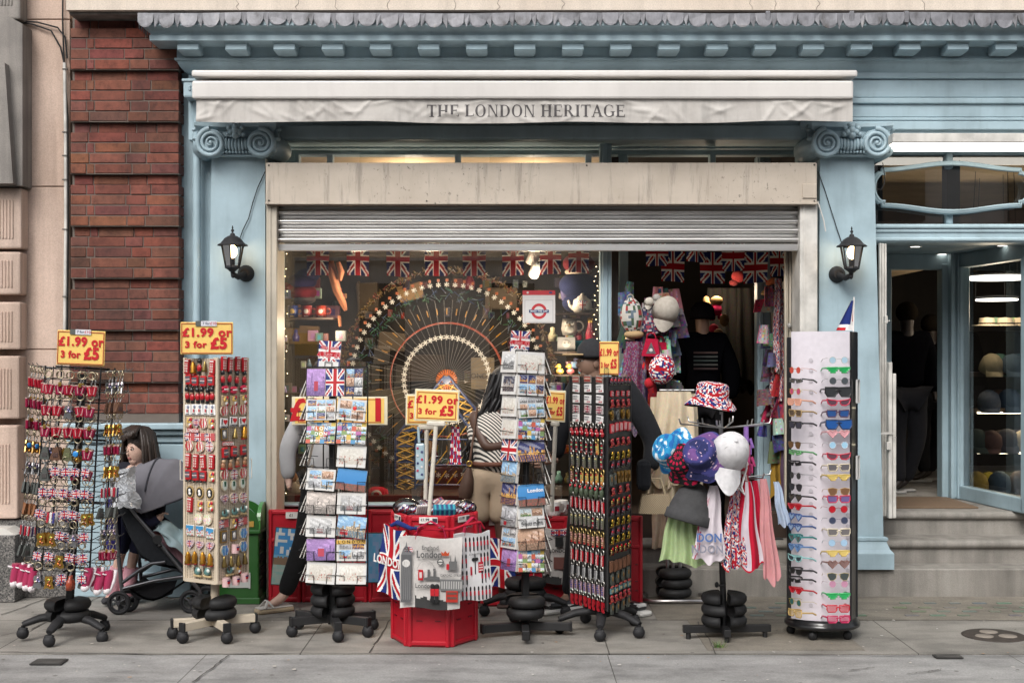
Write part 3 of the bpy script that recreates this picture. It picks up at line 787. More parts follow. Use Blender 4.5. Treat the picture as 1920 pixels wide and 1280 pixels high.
GL = {
'T': ([stem(.31)[0], ser(.2, .6, 0), hb(.02, .78, .935), tick(.03, .76, .2), tick(.74, .76, .2)], .86),
'H': (stem(.1) + stem(.63) + [hb(.25, .66, .48)], 1.0),
'E': (stem(.1) + [hb(.25, .70, .935), hb(.25, .58, .48), hb(.25, .74, 0), tick(.66, .75, .2), tick(.72, .05, .2), tick(.55, .4, .22)], .84),
'L': (stem(.1) + [hb(.25, .72, 0), tick(.70, .04, .24)], .82),
'O': (ringo(.46, .5, .43, .52), 1.0),
'N': (stem(.12, .07) + stem(.74, .07) + [[(.12, 1), (.32, 1), (.81, 0), (.72, 0)]], 1.0),
'D': (stem(.1) + ringo(.36, .5, .5, .5, -90, 90) + [hb(.2, .4, .935), hb(.2, .4, 0)], .98),
'R': (stem(.1) + ringo(.38, .735, .30, .265, -90, 90) + [hb(.2, .4, .94, .06), hb(.2, .42, .47, .06), [(.38, .48), (.56, .48), (.86, 0), (.64, 0)], ser(.62, .95, 0)], .95),
'I': (stem(.12), .48),
'A': ([[(.42, 1), (.5, 1), (.16, 0), (.09, 0)], [(.38, 1), (.52, 1), (.88, 0), (.67, 0)], hb(.2, .68, .3), ser(0, .28, 0), ser(.58, .98, 0)], .98),
'G': (ringo(.47, .5, .44, .52, 48, 330) + [[(.68, .05), (.87, .1), (.87, .45), (.68, .45)], ser(.58, .96, .42), tick(.76, .72, .25)], 1.0),
' ': ([], .4)}
m = MB("matte", (.075, .068, .07))
txt = "THE LONDON HERITAGE"; tot = sum(GL[c][1] for c in txt); tx0, tx1 = X(800, 7.93), X(1174, 7.93); sc = (tx1 - tx0) / tot
tz0, tz1 = Zp(218.5, 7.93), Zp(196, 7.93); cx = tx0
def on_valance(x, z, e):
 u = (x - vx0) / (vx1 - vx0); v = 1 - (vzt - z) / (vzt - vzb); p = val_pt(u, v); return (x, p.y - e, z)
pi_ = 0
for c in txt:
 polys, w = GL[c]
 for poly in polys:
  pi_ += 1
  e = .0015 + (pi_ % 7) * .00012
  n = 3 if len(poly) == 4 else 1      # cut each stroke so that it follows the cloth
  q = [Vector((cx + p[0] * sc, tz0 + p[1] * (tz1 - tz0))) for p in poly]
  N = 5
  for i in range(N):
   for j in range(N):
    def bl(s_, t_):
     a = q[0].lerp(q[1], s_); b = q[3].lerp(q[2], s_); return a.lerp(b, t_)
    cc = [bl(i / N, j / N), bl((i + 1) / N, j / N), bl((i + 1) / N, (j + 1) / N), bl(i / N, (j + 1) / N)]
    m.add([on_valance(k.x, k.y, e) for k in cc], [(0, 1, 2, 3)])
 cx += w * sc
part(m, "lettering", aw)
sh = thing("roller_shutter", "half raised galvanised roller shutter with stained cream box above the souvenir shop", "shutter", (X(1010, 8.3), 8.25, 0.6))
Y = 8.18; bx0, bx1 = X(498, Y), X(1532, Y); bz1, bz0 = Zp(305, Y), Zp(380, Y)
m = MB("stained_paint"); m.box2((bx0, Y, bz0), (bx1, 8.5, bz1), .005); m.box2((bx0 - .002, Y - .006, bz0 - .012), (bx1 + .002, 8.4, bz0 + .004), .003); part(m, "shutter_box", sh)
m = MB("stained_paint"); m.box2((X(1504, Y), Y - .008, Zp(372, Y)), (X(1531, Y), Y + .01, Zp(345, Y)), .003)
part(m, "cover_plate", sh)
for px, py in ((504, 310), (504, 376), (1527, 309), (1527, 377), (1100, 310), (800, 377)): m = MB("rubber", (.1, .09, .08)); m.ell(P(px, py, Y - .003), (.006, .004, .006), 8, 6); part(m, "screw", sh)
Ys = 8.30; sx0, sx1 = X(517, Ys), X(1501, Ys)
m = MB("galvanised"); ztop = Zp(383, Ys); zbot = Zp(456, Ys); pitch = .0595
z = zbot; prof = []
while z < ztop + .05:
 for k in range(9):
  t = k / 8; prof.append((Ys - .031 * math.sin(math.pi * t) ** .8, z + .043 * t))
 prof += [(Ys + .006, z + .044), (Ys + .006, z + .048), (Ys - .004, z + .051), (Ys - .004, z + .0575), (Ys + .005, z + .0592)]
 z += pitch
vs = []; fs = []
for (y, zz) in prof: vs += [(sx0, y, zz), (sx1, y, zz)]
for i in range(len(prof) - 1): fs.append((2 * i, 2 * i + 1, 2 * i + 3, 2 * i + 2))
m.add(vs, fs, True); part(m, "slats", sh)
m = MB("galvanised"); m.box2((sx0, Ys - .02, Zp(471, Ys)), (sx1, Ys + .012, Zp(457.5, Ys)), .004); part(m, "bottom_rail", sh)
for s_, x in ((1, sx0), (-1, sx1)):
 m = MB("rubber", (.02, .02, .02)); z = zbot
 while z < ztop: m.box2((x, Ys - .022, z + .02), (x + s_ * .012, Ys + .01, z + .052), .003); m.prism([(x, z + .048), (x + s_ * .06, z + .052), (x, z + .058)], Ys - .006, Ys + .004); z += pitch
 part(m, "end_lock", sh)
for px0, px1, zb, nm in ((499, 519, .0, "l"), (1500, 1533, .0, "r")):
 m = MB("cream_paint" if nm == "l" else "white_paint"); m.box2((X(px0, 8.22), 8.22, zb), (X(px1, 8.22), 8.5, bz0), .004)
 m.box2((X(px0 + 6, 8.22), 8.213, zb), (X(px0 + 9, 8.22), 8.23, bz0)); part(m, "guide_rail", sh)
def rect(m, x0, x1, z0, z1, Y, d=.05, b=.004): return m.box2((x0, Y, z0), (x1, Y + d, z1), b)
YG = 8.56
m = MB("blue_paint")
rect(m, X(517, 8.5), X(528, 8.5), .5, 3.0, 8.5, .12); rect(m, X(1125, 8.5), X(1147, 8.5), .5, 3.0, 8.5, .1, .008); rect(m, X(1129, 8.49), X(1140, 8.49), .5, 3.0, 8.488, .1, .006)
rect(m, X(517, 8.5), X(1147, 8.5), .56, Zp(944, 8.5), 8.49, .14, .006)
rect(m, X(1160, 9.1), X(1178, 9.1), .5, 3.0, 9.1, .1, .006); rect(m, X(1420, 9.2), X(1446, 9.2), .5, 3.0, 9.2, .12, .01); rect(m, X(1424, 9.19), X(1432, 9.19), .5, 3.0, 9.19, .1, .004)
sp(m, "window_frame")
m = MB("blue_paint"); Yt = 8.7
m.box2((X(500, Yt), Yt, 2.925), (X(1540, Yt), 8.8, 2.975), .004); m.box2((X(500, Yt), Yt, 2.4), (X(560, Yt), 8.8, 2.93)); m.box2((X(520, 8.68), 8.62, 2.955), (X(1540, 8.68), 8.72, 2.975))
for px in (618, 858, 1103, 1162, 1170, 1336, 1500): m.box2((X(px - 5, Yt), Yt - .006, 2.55), (X(px + 6, Yt), 8.78, 2.93), .003)
sp(m, "transom_frame")
m = MB("glass"); m.add([(X(525, YG), YG, .55), (X(1130, YG), YG, .55), (X(1130, YG), YG, 2.96), (X(525, YG), YG, 2.96)], [(0, 1, 2, 3)])
m.add([(X(1140, 8.6), 8.6, .5), (X(1162, 9.1), 9.1, .5), (X(1162, 9.1), 9.1, 2.9), (X(1140, 8.6), 8.6, 2.9)], [(0, 1, 2, 3)])
sp(m, "window_glass")
m = MB("dark_wood", (.05, .02, .015)); m.box2((X(500, 8.52), 8.52, 0), (X(1150, 8.52), 8.7, .57)); m.box2((X(1147, 8.62), 8.62, .5), (X(1160, 8.62), 8.66, 2.9)); sp(m, "stall_riser")
rx0_, rx1_ = X(490, 8.56), X(1532, 8.6)
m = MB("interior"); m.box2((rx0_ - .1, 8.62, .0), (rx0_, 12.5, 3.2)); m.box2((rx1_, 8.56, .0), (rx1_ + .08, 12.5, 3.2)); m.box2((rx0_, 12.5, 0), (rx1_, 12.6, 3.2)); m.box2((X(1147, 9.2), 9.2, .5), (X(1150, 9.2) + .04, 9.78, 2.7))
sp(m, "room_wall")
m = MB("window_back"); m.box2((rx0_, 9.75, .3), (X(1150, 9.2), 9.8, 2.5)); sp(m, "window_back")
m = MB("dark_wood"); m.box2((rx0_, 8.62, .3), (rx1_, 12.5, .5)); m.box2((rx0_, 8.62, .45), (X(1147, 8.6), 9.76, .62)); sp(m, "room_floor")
m = MB("warm_ceiling"); m.box2((rx0_, 8.8, 3.06), (X(1165, 9.3), 12.5, 3.2)); sp(m, "ceiling")  # warm tone of the lamplit half is painted into the ceiling colour
m = MB("interior"); m.box2((X(1165, 9.3) + .002, 8.8, 3.06), (rx1_, 12.5, 3.2)); m.box2((rx0_, 8.62, 2.975), (rx1_, 8.8, 3.2)); sp(m, "dark_ceiling")  # unlit half of the same ceiling, its shade put in as near-black paint
st = thing("stone_steps", "three worn grey stone steps with rounded nosings leading up to the shops", "steps", (2.4, 8.5, 0))
def step(x0, x1, Y, z0, z1, nose, depth):
 m = MB("steps_stone"); pr = [(Y + nose, z0)]
 if nose:
  zc = z1 - .028
  pr += [(Y + nose, zc - .03)] + [(Y + .028 - .03 * math.cos(a), zc + .028 * math.sin(a)) for a in [R(-80 + 170 * k / 8) for k in range(9)]]
 else: pr += [(Y, z1 - .008), (Y + .006, z1)]
 pr += [(Y + depth, z1)]
 vs = []; fs = []; N = 60
 for i in range(N + 1):
  x = x0 + (x1 - x0) * i / N
  for k, (y, z) in enumerate(pr):
   wr = .006 * math.sin(x * 2.3 + Y * 9) * (1 if z > z0 + .05 else 0); vs.append((x, y - wr * .4 * (k > 0), z + wr * .3 * (k > 1)))
 n = len(pr)
 for i in range(N):
  for k in range(n - 1): fs.append((i * n + k, (i + 1) * n + k, (i + 1) * n + k + 1, i * n + k + 1))
 m.add(vs, fs); return part(m, "step", st)
SX0, SX1 = X(1150, 8.3), 6.2
step(SX0, SX1, 8.285, 0, .184, 0, .35); step(SX0 + .02, SX1, 8.48, .18, .338, .03, .4); step(SX0 + .02, SX1, 8.76, .33, .497, .03, .5)
m = MB("steps_stone"); m.box2((SX0, 9.2, .3), (SX1, 13, .4965)); m.box2((SX0 - .05, 8.285, 0), (SX0 + .02, 8.8, .45)); part(m, "landing", st)
m = MB("rubber", (.03, .03, .03))
for Y, z, a, b in ((8.50, .3425, 1405, 1470), (8.78, .5015, 1365, 1470)): m.box2((X(a, Y), Y + .02, z - .004), (X(b, Y), Y + .075, z + .003), .001)
part(m, "grip_strip", st)
m = MB("matte", (.16, .105, .065)); x0 = X(1672, 9.2)
m.box2((X(1672, 8.95), 8.93, .497), (X(1800, 9.3), 9.6, .508), .002)
for k in range(8): m.box2((X(1672, 8.95), 8.95 + k * .08, .508), (X(1800, 9.3), 8.965 + k * .08, .5095))
tag(m.build("door_mat"), "brown ribbed coir mat at the hat shop door", "mat")
m = MB("blue_paint")
m.box2((X(1636, 8.5), 8.45, Zp(455, 8.45)), (6.5, 8.62, Zp(420, 8.45)), .004)
for py, y in ((424, 8.43), (432, 8.44), (448, 8.435)): m.box2((X(1640, 8.45), y, Zp(py + 4, y)), (6.5, 8.5, Zp(py - 3, y)), .008)
m.box2((X(1784, 8.47) - .022, 8.5, Zp(420, 8.5)), (X(1784, 8.47) + .022, 8.56, Zp(392, 8.5)), .006); m.box2((X(1784, 8.47) - .022, 8.5, Zp(316, 8.5)), (X(1784, 8.47) + .022, 8.56, Zp(284, 8.5)), .006)
m.box2((X(1640, 8.5), 8.52, 2.9), (6.5, 8.6, 3.03))
cx, cz = X(1784, 8.47), Zp(352, 8.47)
def cart(s=1.0):
 q = []
 hw, hh = .405, .118
 for k in range(13):     # top edge bowing upward in the middle
  t = -1 + 2 * k / 12; q.append((t * hw, hh + .045 * (1 - abs(t)) ** 0 * (math.cos(t * math.pi) * .5 + .5)))
 q += [(hw, .095)]
 for k in range(11):
  a = R(62 - 124 * k / 10); q.append((hw + .0 + .075 * math.cos(a) - .035 + .02, .108 * math.sin(a)))
 q += [(hw, -.095)]
 for k in range(13):
  t = 1 - 2 * k / 12; q.append((t * hw, -hh - .045 * (math.cos(t * math.pi) * .5 + .5)))
 q += [(-hw, -.095)]
 for k in range(11):
  a = R(242 - 124 * k / 10); q.append((-hw - .0 + .075 * math.cos(a) + .015, .108 * math.sin(a)))
 q += [(-hw, .095)]
 return q
pts = [(cx + a * 1.13, 8.475, cz + b * 1.0) for a, b in cart()]
m.tube(pts, .021, 6, closed=True, flat=.8); m.tube([(p[0], 8.462, p[2]) for p in [Vector((cx + a * 1.10, 0, cz + b * .94)) for a, b in cart()]], .010, 6, closed=True)
for s_ in (-1, 1): m.ell((cx + s_ * .535, 8.48, cz), (.028, .012, .012))
sp(m, "hat_shop_transom_frame")
m = MB("glass"); m.add([(X(1636, 8.54), 8.54, 2.40), (6.5, 8.54, 2.40), (6.5, 8.54, 2.95), (X(1636, 8.54), 8.54, 2.95)], [(0, 1, 2, 3)]); sp(m, "transom_glass")
m = MB("blue_paint"); zl = 2.325
m.box2((X(1640, 8.6), 8.6, zl), (4.2, 9.62, zl + .03)); 
for k in range(9): m.box2((X(1640, 8.6), 8.66 + k * .1, zl - .004), (3.5, 8.668 + k * .1, zl))
YD = 9.6
rect(m, X(1650, YD), X(1672, YD), .5, zl, YD, .1); rect(m, X(1660, YD), X(1790, YD), 2.21, zl, YD - .01, .1, .006); rect(m, X(1765, YD), X(1778, YD), .5, 2.25, YD - .02, .12, .006)
m.box2((X(1778, YD), YD - .06, .5), (X(1806, YD), YD + .08, zl), .012); m.box2((X(1783, 9.52), YD - .085, .5), (X(1790, 9.52), YD, zl), .004); m.box2((X(1795, 9.52), YD - .085, .5), (X(1801, 9.52), YD, zl), .004)
A0, A1 = Vector((X(1803, 9.54), 9.54, 0)), Vector((3.475, 8.64, 0))
dv = (A1 - A0); ln = dv.length; ang = math.atan2(dv.y, dv.x)
m.at(A0, ang); m.box2((0, -.03, .497), (ln, .05, .60), .008); m.box2((0, -.03, zl - .11), (ln, .05, zl), .008); m.box2((-.02, -.03, .5), (.03, .05, zl), .006); m.box2((ln - .03, -.03, .5), (ln + .03, .05, zl), .006); m.at()
m.box2((3.47, 8.6, .497), (6.5, 8.7, .60), .006)
sp(m, "hat_shop_door_frame")
m = MB("glass"); m.add([(A0.x, A0.y, .58), (A1.x, A1.y, .58), (A1.x, A1.y, 2.25), (A0.x, A0.y, 2.25)], [(0, 1, 2, 3)]); sp(m, "splayed_window_glass")
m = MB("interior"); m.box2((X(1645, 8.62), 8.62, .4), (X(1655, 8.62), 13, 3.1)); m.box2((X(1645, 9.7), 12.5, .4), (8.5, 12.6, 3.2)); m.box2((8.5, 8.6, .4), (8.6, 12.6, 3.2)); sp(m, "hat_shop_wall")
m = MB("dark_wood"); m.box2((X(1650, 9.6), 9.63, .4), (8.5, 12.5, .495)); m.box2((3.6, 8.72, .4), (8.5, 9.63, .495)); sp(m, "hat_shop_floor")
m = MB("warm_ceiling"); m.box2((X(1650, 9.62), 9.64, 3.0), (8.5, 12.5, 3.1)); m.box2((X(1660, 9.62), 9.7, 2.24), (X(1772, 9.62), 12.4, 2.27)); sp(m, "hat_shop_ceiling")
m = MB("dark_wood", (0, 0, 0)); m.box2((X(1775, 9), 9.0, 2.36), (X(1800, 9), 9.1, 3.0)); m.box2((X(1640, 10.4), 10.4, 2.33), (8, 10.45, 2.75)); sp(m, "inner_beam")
ls = thing("strip_light", "long lit white strip light box above the hat shop window", "light", (X(1800, 8.2), 8.2, 2.93))
m = MB("white_paint"); m.box2((X(1674, 8.08), 8.08, 2.907), (6.4, 8.40, 2.965), .004); part(m, "housing", ls)
m = MB("light_panel"); m.box2((X(1676, 8.08), 8.095, 2.898), (6.38, 8.39, 2.906)); part(m, "diffuser", ls)
def area(name, loc, sx, sy, e, col, rot):
 l = bpy.data.lights.new(name, 'AREA'); l.shape = 'RECTANGLE'; l.size = sx; l.size_y = sy; l.energy = e; l.color = col
 o = bpy.data.objects.new(name, l); COL.objects.link(o); o.location = loc; o.rotation_euler = rot; return o
def point(name, loc, e, col, r=.04):
 l = bpy.data.lights.new(name, 'POINT'); l.energy = e; l.color = col; l.shadow_soft_size = r
 o = bpy.data.objects.new(name, l); COL.objects.link(o); o.location = loc; return o
WARM = (1.0, .80, .58)
for k, (px, py) in enumerate(((1716, 463), (1766, 477), (1879, 461))):
 Yq = (zl - .004 - 1.55) * 2400 / (670 - py); q = (X(px, Yq), Yq)
 t = thing("downlight", "round lit downlight in lobby ceiling, " + ("the nearest to the white folding gate", "the middle one, furthest back over the door", "the one right of the corner post")[k], "light", (q[0], q[1], zl), group="downlights in the hat shop lobby")
 m = MB("white_paint"); m.lathe([(.034, -.004), (.046, -.005), (.048, 0)], 18); m.build("bezel", t)
 m = MB("lamp_white"); m.lathe([(0, -.0035), (.034, -.0035)], 18); m.build("lens", t)
for px, py, Yq, Rr, full, lab in ((1873, 521, 9.9, .215, False, "large glowing ring pendant lamp hanging above the disc lamp"), (1869, 562, 10.3, .165, True, "glowing flat disc pendant lamp under the ring lamp")):
 c = P(px, py, Yq); t = thing("pendant_lamp", lab, "lamp", c, group="pendant lamps in the hat shop")
 m = MB("lamp_white")
 if full: m.lathe([(0, -.012), (Rr * .96, -.007), (Rr, 0), (Rr * .96, .007)], 40)
 else: m.torus((0, 0, 0), Rr, .013, 'Z', 48, 8, (1, 1))
 m.build("diffuser", t)
 m = MB("rubber", BLACK); m.lathe([(Rr * .93, .02), (Rr * 1.03, .021), (Rr * 1.03, .03), (Rr * .93, .03)], 40)
 for a in (30, 150, 270): m.cyl((Rr * math.cos(R(a)), Rr * math.sin(R(a)), .02), (Rr * .8 * math.cos(R(a)), Rr * .8 * math.sin(R(a)), 3.0 - c.z), .0025, n=5)
 m.build("frame", t)
 point("ring_lamp_light", c + Vector((0, 0, -.08)), 2.5, (1, .85, .62), .12)
def lantern(px, py, flip, lab):
 c = P(px, py, 8.12); t = thing("wall_lantern", lab, "lantern", c, group="coach lanterns on the pilasters")
 m = MB("rubber", (.02, .02, .022))
 m.lathe([(.012, .118), (.03, .112), (.052, .098), (.07, .076), (.078, .066), (.095, .058), (.098, .052), (.08, .05)], 12)
 m.lathe([(.002, .18), (.006, .165), (.003, .158), (.011, .15), (.008, .142), (.004, .136), (.014, .128), (.018, .116)], 10); m.build("roof", t)
 m = MB("rubber", (.02, .02, .022))
 for k in range(6):
  a = R(60 * k + 30); m.tube([(.072 * math.cos(a), .072 * math.sin(a), .055), (.045 * math.cos(a), .045 * math.sin(a), -.085)], .0045, 6)
 m.lathe([(.05, -.088), (.05, -.078), (.042, -.074)], 6); m.lathe([(.05, -.088), (.03, -.1), (.018, -.112), (0, -.114)], 10); m.build("cage", t)
 m = MB("clear_bag"); vs = []
 for rr, z in ((.069, .054), (.043, -.084)): vs += [(rr * math.cos(R(60 * k + 30)), rr * math.sin(R(60 * k + 30)), z) for k in range(6)]
 m.add(vs, [(k, (k + 1) % 6, 6 + (k + 1) % 6, 6 + k) for k in range(6)]); m.build("panes", t)
 m = MB("lamp_warm"); m.ell((0, 0, .015), (.03, .03, .042)); m.build("bulb", t)
 m = MB("rubber", (.02, .02, .022)); s_ = flip
 m.cyl((0, 0, -.078), (0, 0, -.03), .013, n=10); m.tube([(0, 0, -.1), (.0, .02, -.128), (s_ * .02, .07, -.142), (s_ * .045, .13, -.12), (s_ * .05, .17, -.105)], [.014, .017, .019, .018, .02], 10)
 m.tube([(s_ * .048, .135, -.112), (s_ * .048, .16, -.112), (s_ * .048, .181, -.112)], [.03, .05, .055], 20); m.ell((0, .015, -.135), (.014, .014, .018)); m.build("bracket", t)
 point("lantern_light", c + Vector((0, -.0, .0)), 1.6, (1, .6, .28), .03)
lantern(436, 476, 1, "lit black coach lantern on the left blue pilaster above the magnet tower")
lantern(1597, 478, -1, "lit black coach lantern on the right blue pilaster above the sunglasses stand")
for pts, lab in (([(497, 322), (483, 352), (474, 380), (466, 410), (455, 432), (448, 452)], "thin black wire slanting from the shutter box to the left lantern"), ([(1534, 322), (1546, 355), (1557, 390), (1568, 425), (1578, 455)], "thin black wire slanting from the shutter box to the right lantern")):
 m = MB("rubber", BLACK); m.tube([P(a, b, 8.285) for a, b in pts], .0032, 6); tag(m.build("wire"), lab, "wire")
m = MB("gloss", (.6, .58, .55)); m.tube([P(a, b, 8.2) for a, b in ((1533, 377), (1539, 395), (1545, 415), (1548, 434))], .004, 6); tag(m.build("wire"), "short loose white wire hanging below the right end of the shutter box", "wire")
m = MB("rubber", BLACK); m.tube([P(a, b, 8.3) for a, b in ((1655, 305), (1659, 330), (1658, 345), (1652, 356), (1643, 354))], .0028, 6); tag(m.build("wire"), "thin black wire looping beneath the right capital at the transom", "wire")
fg = thing("folding_gate", "chipped white folding steel gate stacked against the right pilaster", "gate", (X(1662, 8.4), 8.42, .5))
m = MB("white_paint")
for k, px in enumerate((1649, 1655, 1661)): m.box2((X(px, 8.42), 8.42 + k * .015, .505), (X(px + 4, 8.42), 8.45 + k * .015, Zp(456, 8.42)), .002)
part(m, "uprights", fg)
m = MB("white_paint"); m.box2((X(1663, 8.4), 8.36, .5), (X(1670, 8.4), 8.41, Zp(679, 8.4)), .003); m.box2((X(1671.5, 8.4), 8.37, .5), (X(1678, 8.4), 8.42, Zp(700, 8.4)), .003); part(m, "leaf", fg)
m = MB("white_paint"); m.box2((X(1650, 8.35), 8.35, Zp(814, 8.35)), (X(1674, 8.35), 8.36, Zp(810, 8.35))); m.cyl(P(1674, 819, 8.35), P(1680, 819, 8.33), .004); part(m, "latch", fg)
m = MB("white_paint"); m.box2((X(1658, 8.35), 8.34, Zp(606, 8.35)), (X(1664, 8.35), 8.37, Zp(592, 8.35)), .002); m.cyl(P(1664, 602, 8.35), P(1668, 601, 8.33), .004); part(m, "hinge", fg)
m = MB("white_paint"); m.box2((X(1662, 8.35), 8.34, Zp(843, 8.35)), (X(1669, 8.35), 8.37, Zp(828, 8.35)), .002)
part(m, "hinge", fg)
fg2 = thing("folding_gate", "grey ribbed folding gate stacked inside the souvenir shop doorway", "gate", (X(1488, 8.5), 8.45, .5))
m = MB("cream_paint")
for k in range(7): m.box2((X(1472 + k * 4.2, 8.46), 8.46 + (k % 2) * .02, .5), (X(1472 + k * 4.2 + 3, 8.46), 8.5 + (k % 2) * .02, 2.6), .002)
part(m, "slats", fg2)
m = MB("gloss", (.3, .29, .27)); m.ell(P(1480, 610, 8.44), (.014, .014, .018)); part(m, "lock", fg2)
ob = thing("terrace_opposite", "pale stone terrace across the street reflected in the shop glass", "building", (0, -11.5, 0))
m = MB("bar_paint"); m.box2((-26, -13, 0), (-3.2, -11.5, 9)); part(m, "wall", ob)
m = MB("bar_paint"); m.box2((-3.2, -13, 0), (26, -11.6, 8.4)); part(m, "wall", ob)
m = MB("rubber", (.02, .024, .03))
for i in range(-8, 9):
 for z in (1.0, 4.6): m.box2((i * 2.9 - .5, -11.6, z), (i * 2.9 + .5, -11.42 , z + 2.2))
part(m, "window_panes", ob)
m = MB("white_paint")
for z in (3.7, 7.4): m.box2((-26, -11.6, z), (26, -11.3, z + .3))
part(m, "string_course", ob)
# ================================================================== DISPLAY STANDS AND GOODS
PROTO = {}
def place(key, fn, M, label, cat, group=None):
 """first use builds the thing, later uses copy it with its parts"""
 if key not in PROTO:
  o = fn(); PROTO[key] = (o, list(o.children_recursive) and [c for c in o.children])
 else:
  o = dup(PROTO[key][0], children=PROTO[key][1])
 o.matrix_basis = M; return tag(o, label, cat, group)
def bare(name):
 o = bpy.data.objects.new(name, None); COL.objects.link(o); o.empty_display_size = .03; return o
T = Matrix.Translation
def S(a): return Matrix.Scale(a, 4)
def RZ(a): return Matrix.Rotation(R(a), 4, 'Z')
def RY(a): return Matrix.Rotation(R(a), 4, 'Y')
def RX(a): return Matrix.Rotation(R(a), 4, 'X')
def caster(parent_leg, p):
 m = MB("rubber", (.016, .016, .018)); x, y = p
 m.ell((x, y, .032), (.034, .027, .032), 14, 10); m.cyl((x, y, .04), (x, y, .075), .012, n=8); m.box((x, y, .055), (.05, .03, .02), .008)
 m.build("caster", parent_leg)
def star_base(t, angles, r, style, col=BLACK, casters=True, h=.085):
 for a in angles:
  ca, sa = math.cos(R(a)), math.sin(R(a))
  if style == "office":
   m = MB("rubber", (.018, .018, .02))
   m.tube([(0, 0, .12), (ca * r * .3, sa * r * .3, .122), (ca * r * .65, sa * r * .65, .112), (ca * r * .95, sa * r * .95, .086), (ca * r * 1.02, sa * r * 1.02, .08)], [.032, .031, .028, .024, .018], 10, flat=.75)
  else:
   m = MB("plastic", col); m.at((0, 0, 0), R(a)); m.box2((.0, -.02, h - .02), (r, .02, h + .025), .003); m.at()
   m.color(BLACK); m.at((0, 0, 0), R(a)); m.box2((r - .004, -.022, h - .024), (r + .012, .022, h + .028), .004); m.at()
  leg = m.build("base_leg", t)
  if casters: caster(leg, (ca * (r + .0), sa * (r + .0)))
 m = MB("rubber", (.018, .018, .02)); m.lathe([(0, .155), (.03, .154), (.045, .146), (.05, .13), (.04, .09), (0, .085)] if style == "office" else [(0, h + .05), (.028, h + .05), (.028, h - .03), (0, h - .03)], 16); m.build("hub", t)
def weight_fn():
 o = MB("rubber", (.014, .014, .015)); vs = []; fs = []
 pr = [(0, 0), (.078, 0), (.096, .008), (.106, .026), (.106, .046), (.096, .064), (.078, .072), (0, .072)]; N = 14; n = len(pr)
 for i in range(N + 1):
  a = math.pi * i / N; vs += [(r * math.cos(a), r * math.sin(a) * .92 + .010 + .012 * min(1, r / .1), z) for r, z in pr]
 for i in range(N):
  for k in range(n - 1): fs.append((i * n + k, (i + 1) * n + k, (i + 1) * n + k + 1, i * n + k + 1))
 fs += [tuple(range(n))[::-1], tuple(N * n + k for k in range(n))]
 o.add(vs, fs, True); o.color((.005, .005, .005))
 for k in range(3): o.box((.05 * math.cos(R(50 + 40 * k)), .02 + .05 * math.sin(R(50 + 40 * k)), .0722), (.018, .018, .001))
 return o.build("base_weight")
def weights(c, z0, levels, where, rot=0):
 lv = ["lowest", "second", "third"] if levels > 2 else ["lower", "upper"]
 for k in range(levels):
  for h in range(2):
   side = ("rear", "front")[h] if abs(rot) < 45 else ("left", "right")[h]
   place("weight", weight_fn, T((c[0], c[1], z0 + k * .061)) @ Matrix.Diagonal((1, 1, .86, 1)) @ RZ(rot + 180 * h + (k % 2) * 14) @ T((0, .006, 0)),
    "black half ring weight, %s half, %s layer, base of %s" % (side, lv[min(k, len(lv) - 1)], where), "weight", "half ring weights on the stand bases")
SIGNRED = (.50, .012, .02)
def price_sign(M, w, h, label, lines, frame=True, sticker=False, pole=None, border=True, thick=.006, cat="sign"):
 t = bare("price_sign"); t.matrix_basis = M; tag(t, label, cat)
 m = MB("gloss", (.72, .66, .5) if frame else (.80, .55, .16)); m.box((0, 0, 0), (w, thick, h), .003); m.build("board", t)
 if frame:
  m = MB("print", (.83, .56, .15)); m.box((0, -thick / 2 - .001, 0), (w * .93, .002, h * .88)); m.build("yellow_panel", t)
 if border:
  m = MB("print", (.36, .02, .02)); y = -thick / 2 - .0035; a, b = (w * .43, h * .40) if frame else (w * .475, h * .455); s = .0035
  m.box((0, y, b), (2 * a, .001, s)); m.box((0, y, -b), (2 * a, .001, s)); m.box((-a, y, 0), (s, .001, 2 * b)); m.box((a, y, 0), (s, .001, 2 * b)); m.build("border", t)
 m = MB("print", SIGNRED)
 for (s, sz, x, z, sx, bold) in lines: m.text(s, sz, (x, z), -thick / 2 - .003, bold, sx)
 m.build("lettering", t)
 if sticker:
  m = MB("print", (.62, .62, .66)); m.box((.012, -thick / 2 - .006, h * .5 - .008), (.085, .001, .028)); m.color((.09, .1, .09)); m.box((-.045, -thick / 2 - .006, h * .5 - .008), (.03, .001, .028))
  m.color((.03, .03, .1)); m.text("7 for", .02, (-.002, h * .5 - .008), -thick / 2 - .0068, .01); m.color((.5, .02, .05)); m.text("£10", .022, (.036, h * .5 - .008), -thick / 2 - .0068, .01)
  m.build("sticker", t)
 if pole:
  m = MB("gloss", (.62, .58, .5)); m.cyl((0, .004, -h / 2 - .025), (pole[0], .004, -pole[1]), .0125, n=12); m.box((0, 0, -h / 2 - .012), (w * .42, .02, .026), .006); m.build("pole", t)
 return t
def two_lines(w, h, tall=1.0):
 return [("£1.99 or", h * .36 * tall, 0, h * .17, w / h * .68 / tall, .042), ("3 for", h * .27 * tall, -w * .21, -h * .2, w / h * .70 / tall, .042), ("£5", h * .46 * tall, w * .23, -h * .17, w / h * .64 / tall, .05)]
